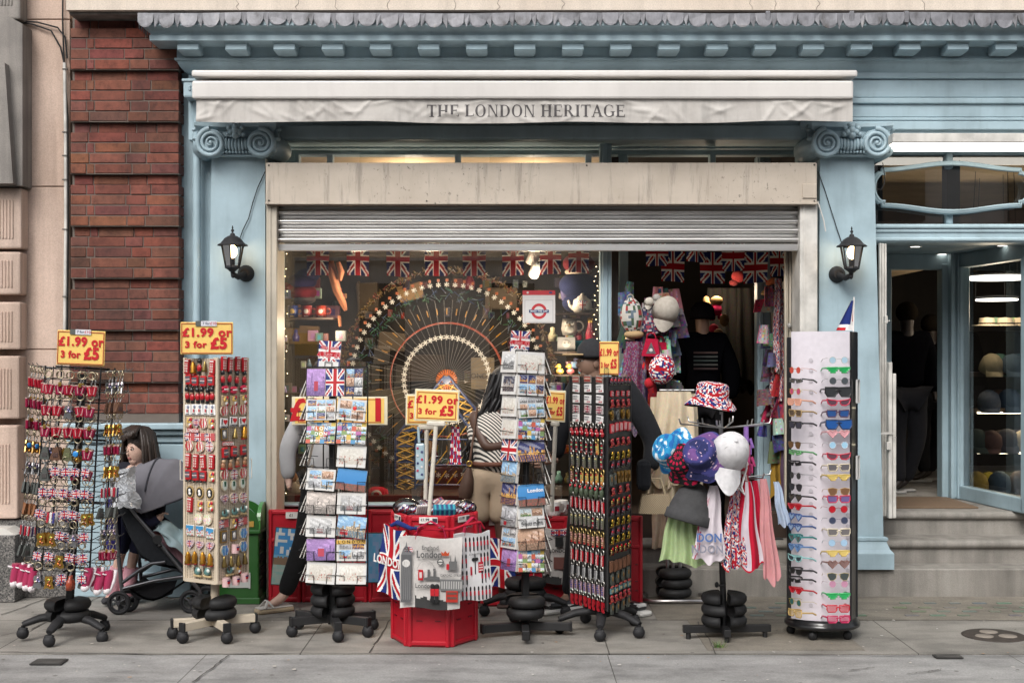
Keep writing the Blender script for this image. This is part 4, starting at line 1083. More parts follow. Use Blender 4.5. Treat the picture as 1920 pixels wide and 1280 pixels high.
# ================================================================== 1. wire stand of keyrings
KB = P(127, 1195, 7.09); KB.z = 0
MK = T(KB) @ RY(3.2) @ RZ(3)
ks = bare("keyring_stand"); ks.matrix_basis = MK; tag(ks, "black wire stand full of keyrings on five wheeled legs, leftmost on the pavement", "display stand")
m = MB("rubber", BLACK); m.box2((-.019, -.019, .1), (.019, .019, 1.46), .003); m.build("pole", ks)
a = .148; zt = 1.50; zb = .39
m = MB("rubber", (.012, .012, .013))
for sx in (-1, 1):
 for sy in (-1, 1): m.tube([(sx * a - .01, sy * a, zb), (sx * a - .01, sy * a, zt)], .005, 6)
 m.tube([(sx * .085 - .03, -a, zb), (sx * .085 - .03, -a, zt)], .0028, 5); m.tube([(sx * .06, a, zb), (sx * .06, a, zt)], .0028, 5)
for k in range(20):
 z = 1.487 - k * .0575
 for sy in (-1, 1): m.tube([(-a - .01, sy * a, z), (a - .01, sy * a, z)], .0028, 5)
 for sx in (-1, 1): m.tube([(sx * a - .01, -a, z), (sx * a - .01, a, z)], .0026, 5)
for z in (zb, .75, 1.1, zt - .005): m.tube([(-a, 0, z), (a, 0, z)], .006, 6); m.tube([(0, -a, z), (0, a, z)], .006, 6)
m.build("wire_cage", ks)
m = MB("metal", (.12, .12, .12))
for r in range(10):
 z = 1.475 - r * .115
 for c in range(5): m.tube([(-.122 + c * .0565, -a, z + .008), (-.122 + c * .0565, -a - .045, z + .005), (-.122 + c * .0565, -a - .052, z + .014)], .0022, 5)
 for s_ in (-1, 1):
  for yy in (-.1, -.03, .04): m.tube([(s_ * a, yy, z + .01), (s_ * (a + .105), yy, z + .018), (s_ * (a + .118), yy, z + .032)], .0026, 5)
m.build("hooks", ks)
star_base(ks, (200, 262, 335, 50, 120), .235, "office")
weights((KB.x, KB.y), .095, 2, "the keyring stand", 70)
def sneaker(m, c, s, col):
 m.at(c, R(20), 0, R(-74), s); m.color(col); m.tube([(-.045, 0, .012), (-.02, 0, .016), (.015, 0, .02), (.04, 0, .028)], [.018, .021, .022, .02], 10)
 m.color((.75, .7, .72)); m.ell((-.048, 0, .01), (.022, .021, .018)); m.tube([(-.055, 0, .0), (0, 0, -.004), (.05, 0, .0)], [.016, .022, .018], 10, flat=.5); m.ell((-.05, 0, .008), (.016, .018, .012)); m.torus((.02, 0, .045), .014, .003, 'X', 10, 4); m.at()
def keyring_fn(kind):
 def fn():
  t = bare("keyring")
  m = MB("metal", (.42, .36, .25) if kind not in ("dark",) else (.2, .2, .2)); m.torus((0, 0, -.012), .0145, .0022, 'Y', 14, 5); m.build("ring", t)
  m = MB("metal", SILVER)
  m.tube([(0, 0, -.026), (.003, 0, -.034), (-.002, 0, -.042), (0, 0, -.05)], .0026, 5); m.build("chain", t)
  m = MB("gloss"); rk = random.Random(sum(ord(q) for q in kind))
  if kind in ("box", "bus", "redmix"):
   cs = {"box": (.28, .006, .026), "bus": (.31, .008, .02), "redmix": (.25, .007, .04)}[kind]
   for i, (x, an) in enumerate(((-.011, -.16), (.012, .2))):
    m.at((x, .003 * i, -.052), 0, 0, an); m.color(vary(cs, .12, rk)); m.box((0, 0, -.019), (.019, .012, .04), .003)
    m.color((.5, .3, .3)); m.box((.001, -.0065, -.018), (.0028, .001, .026)); m.color((.4, .3, .26)); m.box((0, 0, .001), (.016, .01, .004)); m.at()
   if kind == "redmix": m.mat("metal").color(GOLD); m.box((0, -.008, -.05), (.012, .004, .016), .002)
  elif kind == "uj":
   m.mat("gloss"); q = [(-.021, -.052), (-.012, -.05), (-.0, -.046), (.012, -.05), (.021, -.052), (.017, -.068), (.022, -.088), (.008, -.084), (0, -.092), (-.009, -.084), (-.022, -.088), (-.017, -.068)]
   m.color((.5, .48, .48)); m.prism(q, .0, .003); m.grid(lambda u, v: (-.02 + .04 * u, -.0008, -.087 + .036 * v), 14, 12, lambda u, v: ufn(u, v, 1), False)
  elif kind in ("gold", "silver", "goldtag"):
   c = {"gold": (.6, .36, .08), "silver": (.42, .42, .43), "goldtag": (.5, .3, .1)}[kind]; m.mat("metal").color(c)
   q = [(-.013, -.05), (.012, -.05), (.016, -.066), (.012, -.074), (.02, -.096), (.006, -.1), (-.004, -.094), (-.019, -.1), (-.013, -.076), (-.017, -.062)]; m.prism(q, -.002, .002)
   for k in range(6): m.color(vary(c, .5, rk)); m.ell((rk.uniform(-.009, .009), -.003, rk.uniform(-.093, -.056)), (.005, .003, .005), 6, 5)
   if kind == "goldtag": m.mat("gloss").color((.03, .22, .55)); m.ell((0, -.006, -.068), (.012, .003, .012), 12, 8)
  elif kind in ("brown", "olive", "dark", "leather"):
   c = {"brown": (.12, .055, .03), "olive": (.09, .09, .04), "dark": (.06, .065, .06), "leather": (.2, .075, .025)}[kind]; m.mat("matte").color(c)
   m.prism([(-.009, -.046), (.009, -.046), (.019, -.092), (.012, -.096), (-.014, -.095), (-.02, -.09)], -.005, .005); m.color(vary(c, .4, rk)); m.box((0, -.006, -.075), (.02, .002, .018), .001)
  elif kind == "bottle":
   m.color((.3, .05, .02)); m.lathe([(0, -.1), (.012, -.1), (.014, -.08), (.012, -.066), (.006, -.058), (.006, -.046), (0, -.046)], 12)
  elif kind == "stripe":
   for i in range(3): m.color(((.42, .02, .04), (.7, .68, .66), (.05, .05, .2))[i]); m.box((-.011 + i * .011, 0, -.072), (.009, .006, .042), .002)
  elif kind == "shoe":
   for i in range(2): sneaker(m, (-.03 + i * .055, -.01 * i, -.075 - .012 * i), .95, (.36, .03, .09))
  m.build("charm", t); return t
 return fn
KD = {"box": "phone box keyring", "bus": "red bus keyring", "redmix": "red gold keyring", "uj": "union flag keyring", "gold": "gold keyring", "silver": "silver keyring", "goldtag": "blue disc keyring",
 "brown": "brown bell keyring", "olive": "olive tag keyring", "dark": "dark keyring", "leather": "tan leather keyring", "bottle": "red bottle keyring", "stripe": "tricolour keyring", "shoe": "pink sneakers keyring"}
FR = ["box redmix box redmix bus", "box bus silver box redmix", "redmix bus box bus redmix", "dark brown olive goldtag redmix", "dark uj uj uj uj", "uj uj uj uj uj", "uj stripe uj uj gold", "gold gold uj silver uj", "uj uj gold uj uj", "silver gold uj bottle uj"]
LR = "bus redmix redmix goldtag silver dark leather stripe dark shoe".split(); RR = "silver brown gold redmix gold stripe dark silver redmix shoe".split()
rk = random.Random(4)
for r in range(10):
 z = 1.475 - r * .115
 for c, kd in enumerate(FR[r].split()):
  place("k" + kd, keyring_fn(kd), MK @ T((-.122 + c * .0565, -a - .043 + rk.uniform(-.008, .004), z)) @ RZ(rk.uniform(-14, 14)) @ RY(rk.uniform(-4, 4) * (2 if kd == 'uj' else 1)) @ S(1.15 if kd == 'uj' else 1.4),
   "%s, %s from left in the %s row of the wire stand front" % (KD[kd], ORD[c], ORD[r]), "keyring", "keyrings on the wire stand")
  k2 = kd if rk.random() < .7 else rk.choice(["dark", "redmix", "gold", "uj", "silver"])
  place("k" + k2, keyring_fn(k2), MK @ T((-.122 + c * .0565 + rk.uniform(-.014, .014), -a - .016, z)) @ RZ(rk.uniform(-30, 30)) @ RY(rk.uniform(-9, 9)) @ S(1.4), "%s hidden behind the one %s from left, %s row of wire stand" % (KD[k2], ORD[c], ORD[r]), "keyring", "keyrings on the wire stand")
 for s_, kd, side in ((-1, LR[r], "left"), (1, RR[r], "right")):
  n = 2 if kd == "shoe" else 5
  for q in range(n):
   place("k" + kd, keyring_fn(kd), MK @ T((s_ * (a + .028 + q * .0175 * (2.2 if kd == "shoe" else 1)), -.1 + rk.uniform(-.012, .012), z + .012 + q * .002)) @ RZ((70 if kd != "shoe" else 25) + rk.uniform(-38, 38)) @ RY(rk.uniform(-7, 7)) @ S(1.25),
    "%s, %s out on the %s hooks, %s row of wire stand" % (KD[kd], ORD[q], side, ORD[r]), "keyring", "keyrings on the wire stand")
price_sign(MK @ T((.012, -.1, 1.605)) @ RZ(-3) @ RY(-1.2), .262, .19, "yellow three for five pounds sign clipped on top of the keyring stand", two_lines(.262, .19), frame=False, sticker=True)
# ================================================================== 2. magnet tower
MBp = P(402, 1192, 7.13); MBp.z = 0
MM = T(MBp); mt_rot = -30.0; hs_ = .12
mt = bare("magnet_tower"); mt.matrix_basis = MM; tag(mt, "beige perforated square tower covered in souvenir magnets", "display stand")
mc_ = MM @ T((.0, .045, 0)) @ RZ(mt_rot)
zt, zb = 1.545, .315
m = MB("perforated_sheet"); m.at((0, .045, 0), R(mt_rot)); m.box2((-hs_, -hs_, zb), (hs_, hs_, zt)); m.at(); m.build("perforated_box", mt)
m = MB("gloss", (.55, .47, .36)); m.at((0, .045, 0), R(mt_rot))
for sx in (-1, 1):
 for sy in (-1, 1): m.box2((sx * hs_ - .008, sy * hs_ - .008, zb - .006), (sx * hs_ + .008, sy * hs_ + .008, zt + .004), .002)
 m.box2((-hs_, sx * (hs_ + .001) - .006, zb - .008), (hs_, sx * (hs_ + .001) + .006, zb + .012)); m.box2((sx * (hs_ + .001) - .006, -hs_, zb - .008), (sx * (hs_ + .001) + .006, hs_, zb + .012))
m.at(); m.build("edge_trim", mt)
m = MB("gloss", (.5, .42, .32)); m.cyl((0, 0, .08), (0, .02, zb), .024, n=14); m.build("pole", mt)
m = MB("gloss", (.62, .58, .52))
for rz_, s_ in ((mt_rot, -1), (mt_rot + 90, 1)):
 m.at((0, .045, 0), R(rz_)); x = s_ * (hs_ + .002); m.tube([(x, -hs_, .98), (x + s_ * .022, -hs_ - .012, .98), (x + s_ * .022, -hs_ - .012, .87), (x, -hs_, .87)], .003, 6); m.at()
m.build("handle", mt)
star_base(mt, (200, 235, 300, 20, 90), .225, "box", (.55, .48, .38))
weights((MBp.x, MBp.y), .10, 2, "the magnet tower", 60)
price_sign(MM @ T((-.018, -.10, 1.655)) @ RZ(4), .285, .178, "yellow three for five pounds sign on top of the magnet tower", two_lines(.285, .178), frame=False, sticker=True)
def circ(r, n=16, sx=1.0, sz=1.0): return [(r * sx * math.cos(2 * math.pi * k / n), r * sz * math.sin(2 * math.pi * k / n)) for k in range(n)]
def magnet_fn(kind):
 def fn():
  m = MB("gloss"); rm = random.Random(sum(ord(q) * (i + 1) for i, q in enumerate(kind))); y0, y1 = -.009, -.001
  if kind == "phone":
   m.color((.42, .012, .02)); m.box((0, -.007, 0), (.03, .014, .066), .003); m.color((.62, .55, .5)); m.box((0, -.0145, -.004), (.017, .002, .04)); m.color((.42, .012, .02))
   for z in (-.014, -.002, .01): m.box((0, -.0158, z), (.019, .001, .003))
   m.box((0, -.0158, -.004), (.003, .001, .04)); m.color(WHITE); m.box((0, -.0145, .026), (.022, .001, .006))
  elif kind == "bus":
   m.color((.42, .015, .02)); m.box((0, -.008, .002), (.036, .016, .05), .005)
   for z in (-.004, .013): m.color((.1, .1, .12)); m.box((0, -.0165, z), (.027, .001, .01))
   m.color(WHITE); m.box((0, -.0168, .004), (.028, .001, .003)); m.color(BLACK); m.ell((-.011, -.012, -.024), .006, 8, 6); m.ell((.011, -.012, -.024), .006, 8, 6)
  elif kind == "guard":
   m.color((.4, .012, .02)); m.ell((0, -.008, -.006), (.013, .009, .018)); m.color((.45, .27, .19)); m.ell((0, -.009, .014), (.008, .008, .008)); m.color(BLACK); m.ell((0, -.009, .025), (.011, .01, .015)); m.box((0, -.007, -.026), (.017, .012, .018), .003)
  elif kind in ("card", "iheart"):
   w, h = (.036, .05) if kind == "card" else (.05, .046)
   m.color((.78, .77, .75)); m.box((0, -.006, 0), (w, .006, h), .003)
   if kind == "card":
    m.color((.2, .22, .3)); m.ell((.004, -.0095, .013), (.008, .002, .008), 8, 6); m.color(RED); m.box((-.002, -.0095, -.004), (.008, .001, .014)); m.color(BLACK); m.box((.006, -.0095, -.006), (.003, .001, .016)); m.box((0, -.0095, -.018), (.02, .001, .004))
   else:
    m.color((.02, .02, .03)); m.text("I", .036, (-.016, .005), -.0095, .03); m.text("LONDON", .0125, (0, -.017), -.0095, .02, .9)
    m.color((.62, .01, .02)); q = [(.006 + .0145 * s * .062 * 1.0, 0) for s in ()]
    hp = [(16 * math.sin(t) ** 3, 13 * math.cos(t) - 5 * math.cos(2 * t) - 2 * math.cos(3 * t) - math.cos(4 * t)) for t in [2 * math.pi * k / 24 for k in range(24)]]
    m.prism([(.006 + x * .0008, .006 + z * .0008) for x, z in hp], -.0105, -.009)
  elif kind == "word":
   m.color(RED); m.box((0, -.007, 0), (.07, .006, .02), .003); m.color((.8, .78, .75)); m.text("LONDON", .02, (0, 0), -.0105, .02, .8)
  elif kind == "flag":
   m.color((.5, .1, .1)); m.box((0, -.004, 0), (.062, .006, .034)); m.grid(lambda u, v: (-.031 + .062 * u, -.0078 - .002 * math.sin(u * 6), -.017 + .034 * v), 20, 12, ufn, False)
  elif kind in ("round", "cream", "blueround", "ujround"):
   c = {"round": (.45, .05, .05), "cream": (.66, .58, .45), "blueround": (.06, .19, .42), "ujround": (.4, .05, .08)}[kind]
   m.color((.6, .5, .38)); m.prism(circ(.026, 18), y0, y1)
   def cf(u, v):
    if kind == "ujround": return ufn(u, v, 1)
    d = math.hypot(u - .5, v - .5); base = (.72, .68, .62) if kind != "blueround" else (.35, .5, .65)
    return vary(c if (int(u * 7) * 5 + int(v * 7) * 3 + len(kind)) % 3 else base, .3, rm)
   q = circ(.0225, 14)
   m.grid(lambda u, v: ((u - .5) * .045 * (1 if abs(v - .5) < .2 else .72), y0 - .0012, (v - .5) * .043), 9, 9, cf, False)
  elif kind == "cameo":
   m.color((.42, .3, .13)); m.prism(circ(.025, 18, .86, 1.05), y0, y1); m.color(BLACK); m.prism(circ(.0205, 18, .84, 1.05), y0 - .0012, y0 - .0002); m.color((.75, .73, .7)); m.ell((0, y0 - .002, .005), (.007, .003, .009)); m.ell((.001, y0 - .002, -.008), (.008, .003, .007))
  elif kind == "green":
   m.color((.5, .42, .3)); m.prism(circ(.025, 18, .8, 1.1), y0, y1); m.color((.6, .65, .58)); m.prism(circ(.02, 18, .78, 1.1), y0 - .0012, y0 - .0002); m.color((.02, .1, .06)); m.box((0, y0 - .002, .003), (.012, .002, .016), .001); m.ell((0, y0 - .002, .014), (.009, .003, .004), 8, 6)
  elif kind == "scene":
   m.color((.62, .6, .55)); m.box((0, -.005, 0), (.05, .008, .05), .002)
   def cf(u, v):
    if v > .55 + .2 * math.sin(u * 9): return (.05, .25, .5)
    return vary(rm.choice([(.6, .6, .55), (.4, .06, .05), (.1, .25, .2), (.65, .62, .6)]), .2, rm)
   m.grid(lambda u, v: (-.022 + .044 * u, -.0102, -.022 + .044 * v), 10, 10, cf, False)
  elif kind == "heart":
   m.color((.5, .4, .4)); hp = [(16 * math.sin(t) ** 3, 13 * math.cos(t) - 5 * math.cos(2 * t) - 2 * math.cos(3 * t) - math.cos(4 * t)) for t in [2 * math.pi * k / 20 for k in range(20)]]
   m.prism([(x * .0016, z * .0015) for x, z in hp], y0, y1); m.grid(lambda u, v: (-.017 + .034 * u, y0 - .001, -.012 + .026 * v), 14, 12, lambda u, v: ufn(u, v, 1), False)
  elif kind == "bell":
   m.mat("metal").color((.5, .25, .04)); m.lathe([(0, -.03), (.014, -.028), (.015, -.02), (.011, -.012), (.014, .004), (.009, .012), (.01, .018), (.004, .026), (0, .03)], 10, (0, -.014, 0)); m.mat("gloss").color(RED); m.box((0, -.014, -.03), (.026, .018, .006), .002)
  elif kind == "gbell":
   m.mat("metal").color((.3, .22, .08)); m.lathe([(0, -.026), (.013, -.026), (.012, -.018), (.006, .01), (.003, .022), (0, .024)], 10, (0, -.014, 0))
  elif kind == "teal":
   m.color((.10, .22, .21)); m.ell((0, -.012, .002), (.02, .01, .018)); m.color((.45, .34, .18)); m.box((.0, -.01, -.02), (.048, .014, .01), .003); m.color((.55, .6, .56)); m.ell((.012, -.018, .008), (.009, .006, .009)); m.color((.05, .04, .03)); m.ell((-.012, -.018, .012), (.006, .005, .014))
  elif kind == "frame":
   m.mat("metal").color((.45, .3, .1)); m.box((0, -.005, 0), (.044, .008, .056), .003); m.mat("gloss").color((.12, .12, .12)); m.box((0, -.0095, 0), (.03, .001, .042)); m.color((.7, .68, .65)); m.ell((0, -.01, 0), (.009, .002, .014), 8, 6)
  elif kind == "mug":
   m.color((.62, .42, .42)); m.cyl((0, -.018, -.02), (0, -.018, .02), .017, n=14); m.torus((.021, -.018, 0), .011, .003, 'Y', 12, 5); m.color(RED); m.box((0, -.0345, 0), (.014, .002, .012)); m.color(BLUE); m.box((0, -.0352, .008), (.018, .001, .005))
  elif kind == "lips":
   m.color((.48, .012, .05)); m.ell((0, -.01, .006), (.024, .009, .01)); m.ell((0, -.01, -.01), (.022, .009, .01)); m.color(WHITE); m.box((0, -.018, -.001), (.03, .004, .006), .002)
  elif kind == "figure":
   m.color((.35, .16, .08)); m.ell((0, -.008, -.008), (.012, .009, .016)); m.color(RED); m.box((0, -.008, -.022), (.026, .014, .008), .003); m.color((.5, .33, .2)); m.ell((0, -.01, .012), .010, 8, 6); m.color(BLACK); m.ell((0, -.009, .022), (.009, .008, .008), 8, 6)
  elif kind == "crest":
   m.color((.48, .36, .22)); m.box((0, -.006, 0), (.042, .008, .05), .004)
   for i in range(7): m.color(rm.choice([RED, WHITE, BLUE, GOLD])); m.ell((rm.uniform(-.014, .014), -.011, rm.uniform(-.018, .018)), (.008, .004, .009), 8, 6)
  return m.build("magnet")
 return fn
MD = {"phone": "red phone box magnet", "bus": "red bus magnet", "guard": "red guardsman magnet", "card": "white card magnet", "iheart": "I heart London magnet", "word": "red London lettering magnet", "flag": "union flag magnet",
 "round": "round red picture magnet", "cream": "round cream picture magnet", "blueround": "round blue plate magnet", "ujround": "round union flag magnet", "cameo": "oval black cameo magnet", "green": "oval green cameo magnet", "scene": "square blue sky scene magnet",
 "heart": "union flag heart magnet", "bell": "orange gold bell magnet", "gbell": "dull brass bell magnet", "teal": "teal statue magnet", "frame": "gold framed portrait magnet", "mug": "little pink mug magnet", "lips": "red lips magnet", "figure": "small brown figure magnet", "crest": "crest shaped magnet"}
LM = [(687, "phone bell guard gbell phone"), (714, "bus bus bus bus"), (741, "guard guard guard guard guard guard"), (768, "card card card card card"), (792, "crest heart round crest"), (807, "word"), (820, "flag flag flag"), (837, "round round ujround"), (864, "phone phone phone phone"), (893, "bus bus bus crest"),
 (922, "cameo cameo cameo"), (948, "phone crest crest"), (973, "cream cream"), (996, "scene scene scene"), (1021, "heart heart heart"), (1045, "bell bell bell bell"), (1071, "teal teal")]
RM = [(683, "phone phone phone phone"), (709, "guard guard guard guard"), (729, "lips lips lips"), (749, "crest crest crest"), (769, "round round round"), (791, "iheart iheart iheart"), (812, "frame gbell bell"), (831, "word"), (847, "bus bus bus"), (867, "figure figure figure figure"), (889, "round ujround round"), (908, "green green green"), (934, "heart ujround ujround"),
 (959, "teal teal teal"), (980, "flag crest flag"), (1003, "frame frame blueround"), (1029, "blueround mug blueround"), (1050, "gbell gbell gbell gbell"), (1068, "teal crest"), (1087, "mug mug mug")]
for rows, rz_, side, Yf in ((LM, mt_rot, "left", 7.06), (RM, mt_rot + 90, "right", 7.09)):
 for r, (py, ks_) in enumerate(rows):
  L = ks_.split(); n = len(L); sp_ = min(.062, .25 / n) if n > 2 else .068
  if L == ["flag"] * 3: sp_ = .07
  for c, kd in enumerate(L):
   x = (c - (n - 1) / 2) * (.225 / max(n, 3) if n > 2 else sp_) + rk.uniform(-.004, .004) + (.02 if n == 2 and side == "left" else 0) + (-.05 if n == 1 else 0)
   place("m" + kd, magnet_fn(kd), MM @ T((0, .045, 0)) @ RZ(rz_) @ T((x, -hs_ - .0005, Zp(py, Yf) + rk.uniform(-.005, .004))) @ RY(rk.uniform(-5, 5)) @ S(1.22),
    "%s, %s from left in %s row, tower's %s face" % (MD[kd], ORD[c], ORD[r], side), "magnet", "magnets on the tower")
# ================================================================== 3. postcard racks
def sub_pic(r):
 """one printed view: sky over a skyline over water, grass or street"""
 kind = r.choice(["sky", "sky", "warm", "night", "bw", "red", "green"])
 sky_ = {"sky": (.25, .42, .62), "warm": (.5, .32, .22), "night": (.03, .035, .12), "bw": (.5, .5, .5), "red": (.42, .43, .45), "green": (.45, .52, .55)}[kind]
 bld = {"sky": (.3, .24, .17), "warm": (.22, .12, .08), "night": (.4, .2, .06), "bw": (.12, .12, .12), "red": (.2, .2, .21), "green": (.28, .26, .2)}[kind]
 gnd = {"sky": (.16, .22, .26), "warm": (.3, .2, .14), "night": (.1, .06, .12), "bw": (.36, .36, .36), "red": (.3, .3, .3), "green": (.1, .2, .06)}[kind]
 hts = [.34 + .22 * r.random() for _ in range(16)]
 for _ in range(2): hts[r.randrange(16)] = r.uniform(.65, .9)
 obj = (r.uniform(.1, .7), r.uniform(.05, .15), r.uniform(.18, .35), r.uniform(.16, .3)) if kind in ("red", "sky") and r.random() < .6 else None
 noise = [[r.uniform(.6, 1.4) for _ in range(32)] for _ in range(32)]; fr = r.uniform(3, 7)
 def f(u, v):
  k = noise[int(v * 29)][int(u * 29)]
  if obj and obj[0] < u < obj[0] + obj[2] and obj[1] < v < obj[1] + obj[3]: c = (.36, .02, .03) if (int(v * 26) % 3) else (.4, .3, .28)
  elif v < .3: c = tuple(x * (.6 + 1.2 * v) for x in gnd) if int(u * 40 + v * 9) % 4 else bld
  elif v < hts[int(u * 15.99)]: c = bld if (int(u * 44) % 3 or int(v * 30) % 2) else tuple(min(.7, x * 2.2) for x in bld)
  else:
   cl = math.sin(u * fr * 2 + v * 9) * math.sin(v * fr * 3 + u * 4); c = tuple(min(.7, x * (.65 + .45 * v) + (.16 if cl > .35 else 0)) for x in sky_); k = .65 + k * .35
  return tuple(min(.8, x * k) for x in c)
 return f
def pcfn(kind, seed):
 r = random.Random(seed)
 if kind == "uj": return lambda u, v: ufn(u, v, 1)
 if kind == "ujv": return ufp
 nx, ny = {"one": (1, 1), "bw": (1, 1), "multi": (2, 2), "grid": (3, 3), "six": (3, 2), "collage": (6, 5), "pale": (1, 1), "polaroid": (2, 3), "sepia": (1, 1), "purple": (1, 1), "big": (1, 1)}[kind]
 pics = [[sub_pic(r) for _ in range(nx)] for _ in range(ny)]; bd = {"bw": .12, "pale": .1, "multi": .06, "grid": .04, "six": .04}.get(kind, 0.0)
 pn = [[r.random() for _ in range(40)] for _ in range(40)]
 def f(u, v):
  if min(u, 1 - u) < bd or min(v, 1 - v) < bd * 1.2: return (.58, .57, .55)
  a = (u - bd) / (1 - 2 * bd); b = min(.999, max(0, (v - bd) / (1 - 2 * bd)))
  i, j = min(nx - 1, int(a * nx)), min(ny - 1, int(b * ny)); fu, fv = min(.999, max(0, a * nx - i)), min(.999, max(0, b * ny - j))
  if kind in ("grid", "multi", "six", "polaroid") and (fu < .07 or fv < .08): return (.5, .5, .5) if kind != "polaroid" else (.02, .03, .06)
  c = pics[j][i](fu, fv)
  if kind == "collage": c = tuple(min(.8, x * 1.2) for x in c) if (i + j) % 3 else [(.5, .1, .06), (.08, .25, .45), (.55, .4, .08), (.2, .3, .12), (.4, .12, .3)][(i * 2 + j * 3) % 5]
  g = sum(c) / 3
  if kind == "bw": return tuple(.3 * x + .7 * g for x in c) if g < .3 else (g, g, g)
  if kind == "sepia": return (g * 1.1, g * .98, g * .9)
  if kind == "pale":
   q = pn[int(u * 39)][int(v * 39)]; return (.38, .1, .08) if (q > .9 and v < .5) else (.40 + .3 * g + .1 * q, .36 + .34 * g + .1 * q, .30 + .36 * g + .1 * q)
  if kind == "purple": return (g * .8 + .05, g * .5 + .03, g * .9 + .12) if not (.42 < u < .62 and .2 < v < .55) else (.4, .05, .08)
  if kind == "big": return (.02 + .05 * v, .16 + .1 * v, .42 + .12 * v) if v > .3 else (.10 + .2 * pn[int(u * 39)][int(v * 39)], .09, .07)
  return c
 return f
def postcard_fn(w, h, kind, seed, thick=.004, txt=None):
 def fn():
  m = MB("print", (.7, .68, .64)); m.box((0, 0, 0), (w, thick, h)); f = pcfn(kind, seed)
  m.grid(lambda u, v: ((u - .5) * w * .995, -thick / 2 - .0006 - .002 * math.sin(u * 3.1), (v - .5) * h * .995), 32, 22, f, False)
  if txt == "tiles":
   for i, ch in enumerate("LONDON"): m.color((.62, .38, .08)); m.box(((-.42 + i * .165) * w, -thick / 2 - .004, h * .38), (w * .155, .001, h * .19)); m.color(BLACK); m.text(ch, h * .2, ((-.42 + i * .165) * w, h * .38), -thick / 2 - .005, .02)
  elif txt == "blocks":
   for i, ch in enumerate("LONDON"):
    m.color([(.5, .12, .03), (.55, .35, .05), (.1, .2, .4), (.08, .25, .08), (.55, .4, .05), (.4, .05, .05)][i]); x, z = (-.14 + (i % 3) * .16) * w, (.2 if i < 3 else -.06) * h
    m.box((x, -thick / 2 - .004, z), (w * .15, .001, h * .24)); m.color(WHITE); m.text(ch, h * .24, (x, z), -thick / 2 - .005, .03)
  elif txt == "London": m.color((.75, .75, .78)); m.text("London", h * .24, (w * .16, h * .2), -thick / 2 - .004, .03)
  elif txt == "heart": m.color((.6, .02, .02)); m.ell((.02, -thick / 2 - .003, .01), (.012, .002, .011), 10, 6); m.color(WHITE); m.text("London", h * .16, (.02, -.018), -thick / 2 - .004, .02)
  return m.build("postcard")
 return fn
def rack(name_label, base, rz, w, rows, z0, pitch, depth, ncol, zrack, weights_n, angs, off=0.0, legs=.235):
 t = bare("postcard_rack"); t.matrix_basis = T((base[0], base[1], 0)) @ RZ(rz); tag(t, name_label, "display stand")
 m = MB("rubber", BLACK); m.box2((-.018, -.018, .06), (.018, .018, zrack), .003); m.build("pole", t)
 m = MB("rubber", (.012, .012, .013))
 for x in (-w / 2, -.02, .02, w / 2):
  for y in (-depth, depth): m.tube([(x * (1 if y < 0 else .5) + off * (y < 0), y, z0 - pitch * (rows - 1) - .07), (x * (1 if y < 0 else .5) + off * (y < 0), y, zrack)], .0032 if abs(x) < .1 else .0042, 5)
 for z in (zrack, z0 - pitch * 4, z0 - pitch * (rows - 1) - .07): m.tube([(-w / 2 + off, -depth, z), (w / 2 + off, -depth, z), (w / 4, depth, z), (-w / 4, depth, z)], .0036, 5, closed=True); m.tube([(off, -depth, z), (off, depth, z)], .004, 5)
 m.build("wire_frame", t)
 pk = None; cw = w / ncol
 for r in range(rows):
  z = z0 - r * pitch
  m = MB("rubber", (.012, .012, .013))
  for c in range(ncol):
   x = -w / 2 + off + (c + .5) * cw; y = -depth - .035
   for s_ in (-1, 1): m.tube([(x + s_ * cw * .46, -depth, z - .015), (x + s_ * cw * .46, y, z - .01), (x + s_ * cw * .22, y - .004, z - .01), (x + s_ * cw * .2, y, z - .058), (x + s_ * cw * .2, -depth, z - .058)], .0022, 5)
   m.tube([(x - cw * .48, y + .012, z - .06), (x + cw * .48, y + .012, z - .06)], .0022, 5)
  for s_ in ((-1, 1) if ncol == 1 else (-1,)):
   x = s_ * (w / 2); m.tube([(x + off, -depth, z - .02), (x + off + s_ * .055, -depth * .8, z - .012), (x + off + s_ * .055, depth * .5, z - .012), (x + off, depth, z - .02)], .0022, 5)
   m.tube([(x + off, -depth * .8, z - .058), (x + off + s_ * .045, -depth * .8, z - .058)], .0022, 5)
  m.build("wire_pocket", t)
 return t
PC = {"uj": "union flag", "ujv": "upright union flag", "one": "single view", "bw": "white bordered black and white", "multi": "four view", "grid": "nine view", "six": "six view", "collage": "colourful collage", "pale": "pale sketch", "polaroid": "dark polaroid", "sepia": "sepia skyline", "purple": "purple", "big": "deep blue sky"}
b1 = P(624, 1187, 7.2); M1 = T((b1.x, b1.y, 0)) @ RZ(-7)
rack("black wire postcard rack on straight wheeled legs left of the red bin", (b1.x, b1.y), -7, .345, 8, Zp(768, 7.06), .1285, .115, 2, Zp(688, 7.06), 3, (), .055)
rk1 = [o for o in COL.objects if o.name.startswith("postcard_rack")][-1]
star_base(rk1, (212, 292, 340, 30, 160), .235, "box", (.02, .02, .021)); weights((b1.x, b1.y), .10, 3, "the left postcard rack", 80)
C1 = [("grid", "multi", None, "heart"), ("collage", "collage", "blocks", None), (None, "pale", None, None), ("multi", "big", None, None), ("sepia", "bw", None, None), ("bw", "one", None, None), ("purple", "multi", None, "tiles"), ("pale", "pale", None, None)]
